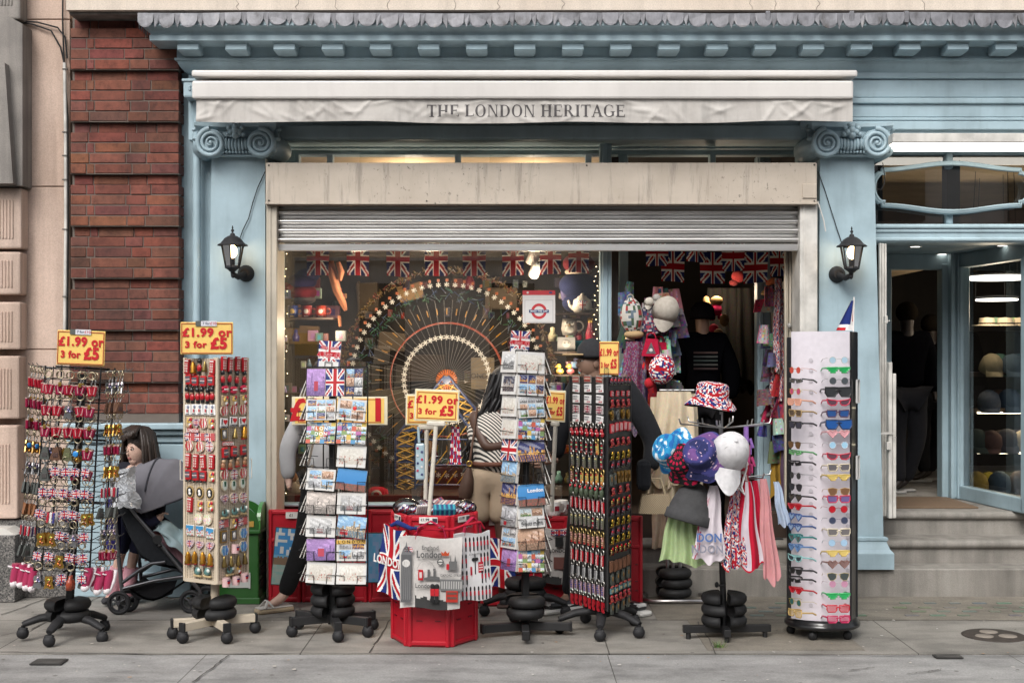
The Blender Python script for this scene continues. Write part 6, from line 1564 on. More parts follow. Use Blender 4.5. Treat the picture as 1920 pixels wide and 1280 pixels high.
ORR = [(714, "darkfig", 6), (737, "redbus", 4), (756, "redfig", 4), (777, "medal", 4), (800, "strip", 5), (828, "redfig", 4), (852, "goldfig", 4), (869, "darkfig", 4), (894, "bar", 6), (918, "redfig", 3), (938, "sky", 4), (956, "darkfig", 4), (975, "goldfig", 4), (992, "darkfig", 4), (1007, "goldfig", 4), (1026, "sky", 5), (1055, "leather", 5), (1078, "barg", 4), (1097, "tealbag", 5), (1116, "redfig", 5), (1133, "barg", 4)]
OD = {"oval": "dark oval plaque badge", "plate": "white number plate magnet", "ujplate": "black and red flag plate", "bus": "red bus bottle opener", "dark": "dark bottle opener", "olive": "olive grey bottle opener", "gold": "gold bottle opener", "bottle": "bottle shaped opener", "red": "red bottle opener", "wood": "brown and gold opener", "silver": "silver bottle opener", "ujm": "flag patterned opener", "tail": "red tailed opener",
 "darkfig": "dark pewter badge", "redbus": "red bus badge", "redfig": "red figure badge", "medal": "gold oval badge", "strip": "red striped badge set", "goldfig": "gold figure badge", "bar": "gold bar badge", "sky": "gold and red badge", "leather": "brown leather badge", "barg": "black bar badge", "tealbag": "teal and red badge"}
for side, rows, A, B, rz_ in (("left", OL, VL, V0, -59), ("right", [(a, b, c, 0) for a, b, c in ORR], V0, VR, 64)):
 for r, (py, kd, n, op) in enumerate(rows):
  for c in range(n):
   f = (c + .5) / n; p = A.lerp(B, .03 + .94 * f); z = Zp(py, ap + (.17 if True else 0)) + rk.uniform(-.004, .004)
   kk = kd
   if kd == "medal" and c == 1: kk = "medals"
   if kd == "bar" and c < 2: kk = "barg"
   if op: kk = {("red", 0): "red", ("dark", 5): "gold", ("olive", 5): "dark", ("gold", 0): "wood", ("gold", 1): "dark"}.get((kd, c), kd)
   fn = opener_fn(kk) if op else badge_fn(kk)
   lab = OD.get(kk, "silver oval badge")
   place(("o", kk), fn, MO @ T((p.x, p.y, z)) @ RZ(rz_) @ RY(rk.uniform(-6, 6)) @ S(.95 if not op else 1.12), "%s, %s in the %s row, %s face of the opener tower" % (lab, ORD[c], ORD[r], side), "opener" if op else "badge", "metal souvenirs on the opener tower")
price_sign(MO @ T((.03, -.05, 1.545)) @ RZ(-12), .112, .19, "narrow yellow price sign clipped on top of the bottle opener tower", two_lines(.112, .19, .78), frame=False)
m = MB("clear_bag"); m.box(P(1137, 698, 7.15), (.028, .02, .05), .004); tag(m.build("clip"), "clear plastic clip holding the sign on the opener tower", "clip")
# ================================================================== 6. sunglasses column
gb = P(1541, 1180, 7.16); MG = T((gb.x, gb.y, 0)); gs = bare("sunglasses_stand"); gs.matrix_basis = MG; tag(gs, "tall white and black revolving column of sunglasses beside the right pilaster", "display stand")
m = MB("gloss", (.012, .012, .014)); m.lathe([(0, .06), (.20, .06), (.208, .066), (.208, .082), (.2, .088), (.196, .098), (.19, .108), (0, .108)], 48); m.build("base", gs)
for a in (30, 100, 170, 240, 310): m = MB("rubber", BLACK); x, y = .17 * math.cos(R(a)), .17 * math.sin(R(a)); m.ell((x, y, .026), (.026, .02, .026)); m.cyl((x, y, .03), (x, y, .06), .01, n=8); m.build("caster", gs)
F0 = Vector((-.19, -.085, 0)); F1 = Vector((-.072, -.175, 0)); F2 = Vector((.118, -.165, 0)); F3 = Vector((.182, -.05, 0))
zt, zb = 1.692, .112
m = MB("gloss", (.66, .62, .67)); N = 14; out = []
for k in range(N + 1):
 t = k / N; p = F0 * (1 - t) ** 2 + (Vector((-.11, -.205, 0))) * 2 * t * (1 - t) + F2 * t * t; out.append(p)
vs = [(p.x, p.y, z) for z in (zb, zt) for p in out]; m.add(vs, [(k, k + 1, N + 2 + k, N + 1 + k) for k in range(N)], True); m.add([(p.x, p.y, zt) for p in out] + [(F3.x, F3.y, zt), (.1, .16, zt), (-.12, .16, zt)], [tuple(range(N + 4))]); m.build("front_panel", gs)
m = MB("gloss", (.013, .013, .015)); m.add([(F2.x, F2.y, zb), (F3.x, F3.y, zb), (F3.x, F3.y, zt - .003), (F2.x, F2.y, zt - .003)], [(0, 1, 2, 3)]); m.cyl((F2.x, F2.y, zb), (F2.x, F2.y, zt), .006, n=8); m.cyl((F3.x, F3.y, zb), (F3.x, F3.y, zt - .002), .006, n=8)
m.box2((F0.x - .022, F0.y - .004, zb), (F0.x, F0.y + .02, zt - .03), .003); m.add([(F3.x, F3.y, zb), (.1, .16, zb), (.1, .16, zt), (F3.x, F3.y, zt)], [(0, 1, 2, 3)]); m.add([(.1, .16, zb), (-.12, .16, zb), (-.12, .16, zt), (.1, .16, zt)], [(0, 1, 2, 3)]); m.add([(-.12, .16, zb), (F0.x, F0.y, zb), (F0.x, F0.y, zt), (-.12, .16, zt)], [(0, 1, 2, 3)]); m.build("side_panels", gs)
for py in (733, 875):
 z = Zp(py, 7.1); m = MB("gloss", (.7, .69, .68)); m.at((F3.x + .004, F3.y - .006, z), R(61)); m.box((-.03, -.008, .062), (.05, .01, .006)); m.box((-.03, -.008, -.062), (.05, .01, .006)); m.box((-.055, -.008, 0), (.006, .01, .13)); m.box((-.005, -.008, 0), (.006, .01, .13)); m.mat("metal").color((.3, .32, .34)); m.box((-.03, -.004, 0), (.046, .004, .12)); m.at(); m.build("mirror", gs)
m = MB("gloss", (.5, .47, .51))
for py in (675, 694, 714, 734, 754, 775, 795, 813, 834, 855, 876, 895, 920, 944, 964, 985, 1006, 1027, 1047, 1068, 1090, 1112, 1134):
 z = Zp(py, 7.0); m.at((-.098, -.158, z), R(-26)); m.prism(circ(.012, 12), -.0032, -.001); m.at(); m.at((.1, -.171, z), R(3)); m.prism(circ(.011, 12), -.003, -.0005); m.at()
m.build("rest_pads", gs)
def shades_fn(shape, fc, lc, tc):
 def fn():
  t = bare("sunglasses"); hw = .034; W = .030
  def outline(s):
   cx = s * hw
   if shape == "round": q = circ(.019, 16)
   elif shape == "aviator": q = [(-.026, .012), (.0, .018), (.026, .014), (.027, .002), (.014, -.024), (-.006, -.025), (-.022, -.012)]
   elif shape == "shield": q = [(-.033, .021), (.033, .023), (.034, -.006), (.022, -.025), (-.016, -.025), (-.030, -.006)]
   elif shape == "cat": q = [(-.026, .010), (.012, .014), (.033, .021), (.027, -.006), (.008, -.018), (-.016, -.016), (-.025, -.004)]
   elif shape == "heart": q = [(0, -.022), (.024, .002), (.026, .012), (.016, .02), (.005, .016), (0, .009), (-.005, .016), (-.016, .02), (-.026, .012), (-.024, .002)]
   elif shape == "pixel": q = [(-.032, .016), (.032, .016), (.032, .006), (.022, .006), (.022, -.004), (.012, -.004), (.012, -.014), (-.016, -.014), (-.016, -.004), (-.026, -.004), (-.026, .006), (-.032, .006)]
   elif shape == "bow": q = [(-.03, .008), (-.004, .002), (.02, .012), (.028, -.004), (.01, -.008), (-.02, -.012)]
   else: q = [(-.028, .018), (.028, .02), (.029, -.004), (.022, -.019), (-.018, -.019), (-.027, -.006)]
   return [(cx + x * (1 if s > 0 else -1), z) for x, z in q]
  thin = shape in ("round", "aviator")
  m = MB("gloss", fc)
  for s in (-1, 1):
   o = outline(s); m.tube([(x, 0, z) for x, z in o], .0016 if thin else .0038, 6, closed=True)
   if shape == "shutter" or shape == "slat":
    for k in range(6): m.box((s * hw, 0, .013 - k * .0058), (.052 - abs(k - 2) * .003, .004, .0028))
  m.tube([(-.014, 0, .006), (0, -.003, .009), (.014, 0, .006)], .0016 if thin else .0036, 6); m.build("frame", t)
  if shape not in ("shutter", "slat"):
   for s in (-1, 1): m = MB("gloss" if shape != "x" else "lens_glass", lc); m.prism(outline(s), -.0008, .0012); m.build("lens", t)
  for s in (-1, 1): m = MB("gloss", tc); m.tube([(s * .063, 0, .012), (s * .066, .01, .012), (s * .064, .085, .008), (s * .062, .115, -.006)], .002 if thin else .0035, 6, flat=.6 if thin else 1.6); m.build("temple", t)
  return t
 return fn
BK = (.013, .013, .015)
GR = [(675, "round", (.45, .43, .4), (.35, .5, .6), "round pale blue"), (694, "pixel", (.03, .35, .1), (.02, .33, .09), "green pixel"), (714, "round", (.12, .12, .12), (.06, .07, .08), "small round dark"), (734, "shield", BK, (.035, .037, .04), "large square black"), (754, "cat", (.5, .02, .06), (.1, .05, .07), "pink red cat eye"), (775, "way", (.08, .03, .06), (.02, .07, .22), "union flag framed blue lens"), (795, "shield", (.015, .03, .08), (.015, .08, .28), "mirrored blue"), (813, "heart", (.6, .3, .32), (.6, .3, .33), "pink heart"), (834, "round", (.5, .48, .5), (.3, .5, .65), "tiny round light blue"), (855, "cat", (.48, .02, .05), (.12, .05, .07), "red cat eye"), (876, "way", (.6, .52, .38), (.12, .11, .12), "cream framed"), (895, "pixel", (.55, .4, .1), (.58, .44, .14), "yellow pixel"), (920, "aviator", (.45, .3, .12), (.16, .08, .04), "brown aviator"), (935, "way", (.5, .02, .06), (.14, .1, .25), "bright red framed"), (954, "round", (.3, .03, .04), (.42, .01, .02), "round red lens"), (975, "round", (.15, .15, .2), (.04, .05, .09), "round navy lens"), (997, "way", (.6, .53, .4), (.15, .14, .14), "cream framed check"), (1017, "round", (.3, .36, .42), (.3, .45, .6), "large round blue"), (1037, "pixel", (.55, .4, .1), (.58, .44, .14), "lower yellow pixel"), (1057, "heart", (.2, .1, .08), (.2, .12, .11), "brown heart"), (1079, "aviator", (.5, .4, .2), (.05, .06, .06), "dark aviator"), (1094, "round", (.5, .36, .4), (.45, .22, .32), "round pink"), (1117, "pixel", (.03, .35, .1), (.02, .33, .09), "lower green pixel"), (1140, "shutter", (.5, .015, .03), (.5, .02, .05), "red shutter"), (1160, "shutter", (.5, .015, .09), (.5, .02, .1), "magenta shutter")]
GLc = [(694, "round", (.45, .1, .03), (.5, .04, .03), "round red"), (714, "bow", (.06, .06, .06), (.06, .06, .06), "black spiky"), (734, "round", (.45, .3, .02), (.4, .03, .12), "rainbow"), (754, "way", (.65, .33, .23), (.6, .3, .22), "peach"), (775, "way", (.35, .24, .1), (.09, .06, .04), "gold"), (797, "way", BK, (.04, .04, .06), "chunky black"), (834, "aviator", (.1, .08, .06), (.13, .07, .03), "brown lens"), (850, "bow", (.1, .3, .12), (.15, .35, .14), "green palm"), (870, "bow", BK, BK, "black bow"), (893, "round", BK, (.04, .04, .04), "round black"), (914, "aviator", BK, (.03, .03, .035), "dark oval"), (934, "heart", BK, (.06, .05, .04), "tortoiseshell"), (952, "pixel", (.42, .01, .02), (.42, .01, .02), "red pixel"), (971, "heart", (.03, .08, .25), (.25, .35, .5), "blue heart"), (991, "heart", (.03, .08, .25), (.3, .4, .55), "second blue heart"), (1011, "heart", (.02, .2, .2), (.1, .1, .1), "teal heart"), (1029, "heart", (.1, .2, .4), (.1, .2, .4), "small blue heart"), (1049, "cat", (.25, .5, .5), (.03, .05, .06), "turquoise cat eye"), (1073, "cat", BK, (.03, .03, .03), "black oversized"), (1090, "bow", BK, BK, "lower black bow"), (1110, "pixel", (.42, .01, .02), (.42, .01, .02), "lower red pixel"), (1132, "round", (.4, .3, .02), (.02, .1, .1), "lower rainbow"), (1153, "shutter", (.5, .34, .12), (.5, .34, .12), "gold shutter")]
for lst, px, Yv, rz_, cn in ((GR, .02, 7.0, 3, "right"), (GLc, -.168, 7.0, -66, "left")):
 for k, (py, shp, fc, lc, nm) in enumerate(lst):
  p = Vector((px, -.285, 0)) if cn == "right" else Vector((-.200, -.222, 0))
  place(("g", cn, k), shades_fn(shp, fc, lc, fc), MG @ T((p.x + rk.uniform(-.003, .003), p.y, Zp(py, 6.88))) @ RZ(rz_ + rk.uniform(-3, 3)) @ RX(rk.uniform(-6, 2)) @ S((.96 if shp != "shield" else 1.06) * (1 if cn == 'right' else .92)), "pair of %s sunglasses, %s column, %s from the top" % (nm, cn, ORD[k]), "sunglasses", "sunglasses on the column")
fl = bare("hand_flag"); fl.matrix_basis = T((X(1600, 7.1), 7.1, 1.70)); tag(fl, "small union flag on a white stick on top of the sunglasses column", "flag")
m = MB("gloss", (.72, .7, .68)); m.cyl((0, 0, -.03), (.004, 0, .185), .004, n=8); m.build("stick", fl)
m = MB("cloth"); m.grid(lambda u, v: Vector((.004 - (1 - u) * (.1 - .085 * v) + .0, .006 * math.sin(u * 8), .0 + .165 * v + .0 * u)), 16, 20, lambda u, v: RED if (u > .86 and v > .3) or (v < .1 and u < .5) else (WHITE if u > .74 or v < .18 else BLUE), True, thick=(0, .001, 0)); m.build("cloth", fl)
# ================================================================== 7. hat rack
hbp = P(1358, 1196, 7.07); MH = T((hbp.x, hbp.y, 0)); hr = bare("hat_rack"); hr.matrix_basis = MH; tag(hr, "chrome rack of hats and scarves on a black cross foot with stacked ring weights", "display stand")
m = MB("plastic", BLACK); m.cyl((0, 0, .05), (-.012, 0, .42), .017, n=14); m.cyl((-.005, -.04, .3), (-.04, -.04, .3), .006, n=8); m.ell((-.045, -.02, .3), (.012, .01, .016)); m.build("lower_pole", hr)
m = MB("metal", (.5, .5, .5)); m.cyl((-.012, 0, .4), (-.02, 0, 1.25), .012, n=12); m.build("upper_pole", hr)
for a, r in ((5, .26), (183, .23), (268, .14), (92, .2)): m = MB("plastic", (.014, .014, .015)); m.at((0, 0, 0), R(a)); m.box2((0, -.019, .035), (r, .019, .075), .003); m.cyl((r - .03, 0, 0), (r - .03, 0, .04), .014, n=10); m.at(); m.build("foot", hr)
weights((hbp.x, hbp.y + .01), .07, 3, "the hat rack", 85)
for z, rad in ((1.17, .26), (.885, .26)):
 m = MB("metal", (.55, .55, .55))
 for a in (8, 70, 130, 196, 252, 312):
  x, y = rad * math.cos(R(a)), rad * math.sin(R(a)); m.tube([(0, 0, z - .01), (x * .8, y * .8, z + .012), (x, y, z + .016), (x * 1.04, y * 1.04, z + .045)], .0045, 6)
  m.tube([(x * .6, y * .6, z + .01), (x * .62, y * .62, z + .04)], .004, 5)
 m.build("arms", hr)
def ujrep(u, v, n=5, sq=3):
 a = u * n + .35 * math.sin(v * 7); b = v * sq + .3 * math.sin(u * 11); i, j = int(a), int(b)
 return ufn((a + .37 * hsh(i, j, 2)) % 1, (b + .37 * hsh(j, i, 3)) % 1, 1)
def spots(u, v): 
 a, b = u * 13, v * 7; i, j = int(a), int(b); d = math.hypot(a - i - .5 - .25 * (hsh(i, j) - .5), (b - j - .5))
 return (.42, .01, .05) if d < .30 else BK
def hawaii(u, v):
 d = math.sin(u * 19 + 2 * math.sin(v * 11)) * math.sin(v * 15 + 2.2 * math.sin(u * 13)); return (.6, .66, .7) if d > .42 else ((.02, .12, .35) if d < -.45 else (.03, .25, .48))
def galaxy(u, v):
 q = hsh(int(u * 60), int(v * 30), 5); w = math.sin(u * 8 + v * 5) * math.sin(v * 9)
 return (.55, .4, .5) if q > .965 else ((.15, .07, .22) if w > .35 else ((.05, .05, .18) if w > -.3 else (.025, .03, .10)))
def hat_profile(k=1.0): return [(0, .105), (.035, .104), (.07, .097), (.082, .085), (.087, .05), (.090, .022), (.1, .012), (.128, -.016), (.142, -.034), (.139, -.036), (.126, -.018), (.098, .008), (.086, .018), (.083, .05), (.078, .08), (0, .096)]
def bucket(name, M, colfn, lab, band=None, inner=None, squash=1.0):
 m = MB("cloth"); pr = hat_profile(); n = 40; vs = []; fs = []; cs = []
 for i, (r, z) in enumerate(pr):
  for k in range(n):
   a = 2 * math.pi * k / n; wv = 1 + (.07 * math.sin(a * 3 + 1) + .04 * math.sin(a * 5)) * (r > .1) + .05 * math.sin(a * 2 + z * 30 + squash * 7) * (r < .1); vs.append((r * math.cos(a) * wv, r * math.sin(a) * squash, z + (.008 * math.sin(a * 2 + .5) if r > .1 else 0)))
 for i in range(len(pr) - 1):
  for k in range(n): k2 = (k + 1) % n; fs.append((i * n + k, i * n + k2, (i + 1) * n + k2, (i + 1) * n + k)); cs.append((inner or BK) if i > 8 else (band if band and i == 5 else colfn((k + .5) / n, i / 8)))
 m.add(vs, fs, True, cs); 
 P_ = pr[:9]; L = [0]
 for q, w in zip(P_[:-1], P_[1:]): L.append(L[-1] + math.hypot(w[0] - q[0], w[1] - q[1]))
 def prof(t):
  d = t * L[-1]
  for i in range(len(P_) - 1):
   if d <= L[i + 1] + 1e-9: f = (d - L[i]) / (L[i + 1] - L[i]); return P_[i][0] + (P_[i + 1][0] - P_[i][0]) * f, P_[i][1] + (P_[i + 1][1] - P_[i][1]) * f
  return P_[-1]
 def f(u, v):
  r, z = prof(1 - v); a = 2 * math.pi * u; wv = 1 + (.07 * math.sin(a * 3 + 1) + .04 * math.sin(a * 5)) * (r > .1) + .05 * math.sin(a * 2 + z * 30 + squash * 7) * (r < .1)
  return Vector(((r + .0025) * math.cos(a) * wv, (r + .0025) * math.sin(a) * squash, z + .0025 + (.008 * math.sin(a * 2 + .5) if r > .1 else 0)))
 m.grid(f, 84, 34, colfn, True)
 o = m.build(name); o.matrix_basis = M; return tag(o, lab, "hat", "hats on the rack")
bucket("bucket_hat", T(P(1334, 752, 7.02)) @ RZ(15) @ RY(6) @ RX(2), lambda u, v: ujrep(u, v, 6, 3), "union flag patterned bucket hat perched on top of the hat rack", squash=.9)
m = MB("plastic", BK); m.tube([P(1346, 795, 7.07), P(1346, 768, 7.07), P(1340, 752, 7.05)], .012, 8); m.box(P(1347, 785, 7.05), (.03, .004, .05)); tag(m.build("hat_holder"), "black post holding up the union flag bucket hat", "post")
bucket("bucket_hat", T(P(1262, 846, 6.90)) @ RZ(0) @ RY(-66) @ RX(34) @ S(.92), hawaii, "blue and white hawaiian flower bucket hat hung at the left of the rack", inner=(.5, .5, .5))
bucket("bucket_hat", T(P(1288, 866, 6.84)) @ RZ(8) @ RY(-58) @ RX(38) @ S(.93), spots, "black bucket hat with red spots hung between blue and purple hats")
bucket("bucket_hat", T(P(1318, 856, 6.76)) @ RZ(14) @ RY(-56) @ RX(42) @ S(.98), galaxy, "purple galaxy print bucket hat hung in the middle of the rack")
cp = bare("baseball_cap"); cp.matrix_basis = T(P(1366, 848, 6.78)) @ RZ(12) @ RY(10) @ S(1.1); tag(cp, "white baseball cap hanging sideways at the front of the hat rack", "hat", "hats on the rack")
m = MB("cloth", (.62, .61, .62)); m.at((0, 0, -.01), 0, R(58), R(-14)); m.lathe([(0, .135), (.03, .131), (.058, .117), (.078, .09), (.09, .05), (.094, .0), (.094, -.015), (.088, -.012), (.08, .05), (0, .12)], 30)
for k in range(6): a_ = R(60 * k + 20); m.tube([(.001 * math.cos(a_), .001 * math.sin(a_), .137), (.059 * math.cos(a_), .059 * math.sin(a_), .119), (.091 * math.cos(a_), .091 * math.sin(a_), .05), (.096 * math.cos(a_), .096 * math.sin(a_), -.01)], .0016, 5)
m.ell((0, 0, .137), (.009, .009, .006)); m.at(); m.build("crown", cp)
m = MB("cloth", (.6, .59, .6)); m.grid(lambda u, v: Vector((-.075 + .13 * u, -.05 - .04 * math.sin(u * 3.14) - .02 * (1 - v), -.075 - (.03 + .095 * math.sin(.25 + u * 2.6)) * (1 - v))), 18, 8, None, True, thick=(.003, .006, 0)); m.build("visor", cp)
m = MB("cloth", (.72, .71, .72)); m.tube([(.085, 0, .03), (.10, -.01, -.06), (.085, -.02, -.15), (.11, -.02, -.19), (.075, -.02, -.16)], .01, 8, flat=.4); m.build("strap", cp)
m = MB("cloth", (.45, .02, .06)); m.tube([(-.05, -.055, .07), (-.03, -.066, .085), (.0, -.068, .075), (.005, -.07, .06)], .004, 6); m.build("embroidery", cp)
def hang(name, M, w0, w1, h, colfn, lab, folds=6, amp=.02, cat="scarf", group="scarves and cloths on the hat rack", skew=0.0, hem=.0):
 ph = hsh(w0, w1, h) * 6
 def f(u, v):
  d = 1 - v; w = w0 + (w1 - w0) * d ** .8; fo = amp * (.35 + .65 * d) * (.65 * math.sin(u * folds * 4.4 + ph + 1.1 * math.sin(d * 2.3 + ph)) + .5 * math.sin(u * folds * 2.3 + ph * 2 - d * 1.7))
  return Vector(((u - .5) * w + skew * d + .004 * math.sin(d * 9), fo - .3 * amp * math.sin(u * 3.1) * 2, -h * d * (1 + .035 * math.sin(u * 7 + ph) + .02 * math.sin(u * 17 + ph * 3))))
 m = MB("canvas"); m.grid(f, 60, 50, colfn, True, thick=(0, .004, 0)); o = m.build(name); o.matrix_basis = M; return tag(o, lab, cat, group)
LD = lambda u, v: (.62, .56, .6) if hsh(int(u * 12), int(v * 14), 7) < .9 else (.45, .2, .25)
def scarfL(u, v):
 c = (.64, .58, .62)
 if u < .2 and v < .85: return (.45, .06, .12) if hsh(int(u * 30), int(v * 16), 8) > .55 else c
 return c
hang("green_skirt", MH @ T((-.235, -.16, .80)) @ RZ(-20), .12, .30, .36, lambda u, v: vary((.36, .46, .24), .06), "pale green pleated cloth hanging under the grey beanie on the rack", 7, .02)
m = MB("cloth", (.06, .06, .062)); m.lathe([(0, .1), (.045, .085), (.085, .045), (.105, -.02), (.112, -.06), (.12, -.062), (.122, -.11), (.115, -.115), (.1, -.08), (.0, .08)], 28); o = m.build("beanie"); o.matrix_basis = MH @ T((-.20, -.19, .78)) @ RY(16) @ RX(-5) @ S(1.05); tag(o, "dark grey beanie hanging above the pale green cloth on the rack", "hat", "hats on the rack")
sc = hang("scarf", MH @ T((-.10, -.265, .87)) @ RZ(-6), .04, .175, .40, scarfL, "pale pink scarf printed with LONDON in blue and grey capitals", 3, .018, skew=-.03)
m = MB("print", (.08, .15, .35)); m.text("DON", .062, (-.025, -.275), -.034, .03, .9); m.color((.22, .22, .27)); m.text("NDON", .058, (-.035, -.335), -.036, .03, .9); m.build("lettering", sc)
hang("scarf", MH @ T((.015, -.245, .86)) @ RZ(4), .04, .15, .43, lambda u, v: ujrep(u, v, 3, 7), "navy scarf covered with small union flags in the middle of the rack", 4, .02)
hang("scarf", MH @ T((.08, -.245, .89)) @ RZ(8), .05, .165, .46, lambda u, v: (.45, .012, .035) if u < .2 or .5 < u < .86 or v < .03 else (.60, .53, .58), "red and white striped England scarf hanging right of the union flag scarf", 2.5, .03, skew=.01)
hang("scarf", MH @ T((.135, -.19, .89)) @ RZ(18), .04, .12, .44, lambda u, v: (.48, .015, .045) if u < .6 or v < .1 else (.6, .4, .44), "plain red scarf hanging behind the striped England scarf", 3, .02, skew=.05)
hang("scarf", MH @ T((.175, -.21, .90)) @ RZ(20), .035, .11, .55, lambda u, v: vary((.58, .27, .28), .05), "long salmon pink scarf hanging lowest at the right of the rack", 3, .016, skew=.05)
hang("scarf", MH @ T((.275, -.05, .87)) @ RZ(10), .03, .075, .24, lambda u, v: vary((.45, .54, .68), .05), "short pale blue cloth hanging at the far right of the rack", 3, .012, skew=.05)
hang("scarf", MH @ T((-.06, -.12, .93)), .08, .1, .42, lambda u, v: vary(BK, .2), "plain black scarf behind the LONDON scarf on the rack", 3, .014)
hang("scarf", MH @ T((.05, -.16, .99)), .1, .13, .16, lambda u, v: (.4, .03, .05) if hsh(int(u * 12), int(v * 9)) > .4 else (.55, .45, .42), "small red patterned cloth tucked behind the white cap", 3, .02)
for c, col, lab, dz in ((0, (.26, .14, .42), "purple knitted glove hanging from the right end of the upper arm", 0), (1, (.42, .05, .16), "pink red knitted glove hanging below the purple glove", -.1)):
 m = MB("cloth", col); g0 = P(1399 + c * 3, 815, 6.95); m.tube([(g0.x, g0.y, g0.z + .045 + dz), (g0.x, g0.y, g0.z - .02 + dz), (g0.x, g0.y, g0.z - .06 + dz)], [.026, .028, .03], 12, flat=.5)
 for k in range(4): x = g0.x - .021 + k * .014; m.tube([(x, g0.y, g0.z - .055 + dz), (x + .002, g0.y, g0.z - .125 + dz + .012 * abs(k - 1.5))], [.009, .007], 8)
 m.tube([(g0.x + .02, g0.y, g0.z - .02 + dz), (g0.x + .038, g0.y, g0.z - .07 + dz)], [.01, .007], 8); tag(m.build("glove"), lab, "glove")
# ================================================================== 8. chrome bag rail behind
bb = P(1266, 1122, 8.16); br = bare("bag_rail"); br.matrix_basis = T((bb.x, bb.y, 0)); tag(br, "chrome bag rail on a looped base with ring weights behind the hat rack", "display stand")
m = MB("metal", (.5, .48, .48)); m.tube([(-.2, .1, .02), (-.2, -.08, .02), (-.16, -.12, .02), (.16, -.12, .02), (.2, -.08, .02), (.2, .1, .02), (.16, .14, .02), (-.16, .14, .02)], .014, 8, closed=True); m.build("base_loop", br)
m = MB("metal", (.5, .5, .5))
for x in (-.05, -.015, .03): m.cyl((x, 0, .02), (x, .0, 1.345), .011, n=10)
m.tube([(-.1, 0, 1.34), (.12, 0, 1.34)], .01, 8); m.build("poles", br)
weights((bb.x - .01, bb.y), .03, 3, "the chrome bag rail", 10)
for k, (dx, dy, w, z0, h, c, lab) in enumerate(((-.02, -.10, .22, 1.335, .58, (.60, .50, .36), "cream cotton tote bag hanging at the front of the bag rail"), (.03, -.03, .2, 1.32, .62, (.54, .45, .33), "beige cotton tote bag hanging behind the front cream one"), (-.085, -.05, .16, 1.3, .66, (.5, .42, .3), "narrow sand coloured tote at the left of the bag rail"), (-.02, .03, .2, .82, .5, (.45, .35, .26), "pale tasselled bag low on the bag rail near the ring weights"))):
 hang("tote_bag", T((bb.x + dx, bb.y + dy, z0)) @ RZ(k * 7 - 8), w * .95, w * 1.4, h, lambda u, v, c=c: vary(c, .06), lab, 4, .04, "bag", "cotton bags on the bag rail")
sbg = bare("straw_bag"); sbg.matrix_basis = T(P(1228, 930, 7.75)); tag(sbg, "woven beige straw handbag hanging beside the opener tower", "bag")
m = MB("canvas", (.40, .32, .21)); m.grid(lambda u, v: Vector(((u - .5) * (.20 - .04 * v), -.04 - .02 * math.sin(3.14 * u), -.1 + .115 * v)), 30, 16, lambda u, v: (.42, .34, .23) if (int(u * 30) + int(v * 16)) % 2 else (.27, .21, .14), True, thick=(0, .07, 0)); m.build("body", sbg)
m = MB("canvas", (.33, .27, .18)); m.tube([(-.06, -.03, .01), (-.03, -.03, .11), (.03, -.03, .11), (.06, -.03, .01)], .007, 8); m.build("handle", sbg)
# ================================================================== PEOPLE, STROLLER, KIOSK
def std(s=1.0, **mv):
 j = {"pelvis": ((0, 0, .95), (.135, .105)), "waist": ((0, 0, 1.09), (.115, .09)), "chest": ((0, 0, 1.30), (.145, .105)), "neck": ((0, .005, 1.465), .054), "jaw": ((0, -.012, 1.555), (.062, .07)), "head": ((0, -.005, 1.655), (.074, .09)), "crown": ((0, .005, 1.725), (.05, .06))}
 for n, q in (("L", 1), ("R", -1)):
  j["sh" + n] = ((q * .165, 0, 1.42), .056); j["el" + n] = ((q * .235, .02, 1.15), .041); j["wr" + n] = ((q * .24, -.06, .92), .028); j["hd" + n] = ((q * .24, -.09, .84), (.034, .018))
  j["hp" + n] = ((q * .085, 0, .9), .092); j["kn" + n] = ((q * .1, -.01, .5), .058); j["an" + n] = ((q * .1, .02, .09), .038); j["to" + n] = ((q * .105, -.13, .032), (.036, .026))
 for k, v in mv.items(): j[k] = (v, j[k][1])
 sc = lambda r: tuple(x * s for x in r) if isinstance(r, tuple) else r * s
 return {k: (tuple(x * s for x in p), sc(r)) for k, (p, r) in j.items()}
BONES = [("pelvis", "waist"), ("waist", "chest"), ("chest", "neck"), ("neck", "jaw"), ("jaw", "head"), ("head", "crown")]
for n in "LR": BONES += [("chest", "sh" + n), ("sh" + n, "el" + n), ("el" + n, "wr" + n), ("wr" + n, "hd" + n), ("pelvis", "hp" + n), ("hp" + n, "kn" + n), ("kn" + n, "an" + n), ("an" + n, "to" + n)]
def grow(j, keys, d): return {k: (j[k][0], tuple(x + d for x in j[k][1]) if isinstance(j[k][1], tuple) else j[k][1] + d) for k in keys}
def garment(t, name, j, keys, d, mat, col, root, colfn=None):
 g = grow(j, keys, d); m = skin(g, [b for b in BONES if b[0] in g and b[1] in g], root, mat, col, 2)
 if colfn: m.c = [colfn(sum((m.v[i] for i in f), Vector()) / len(f)) for f in m.f]
 return m.build(name, t)
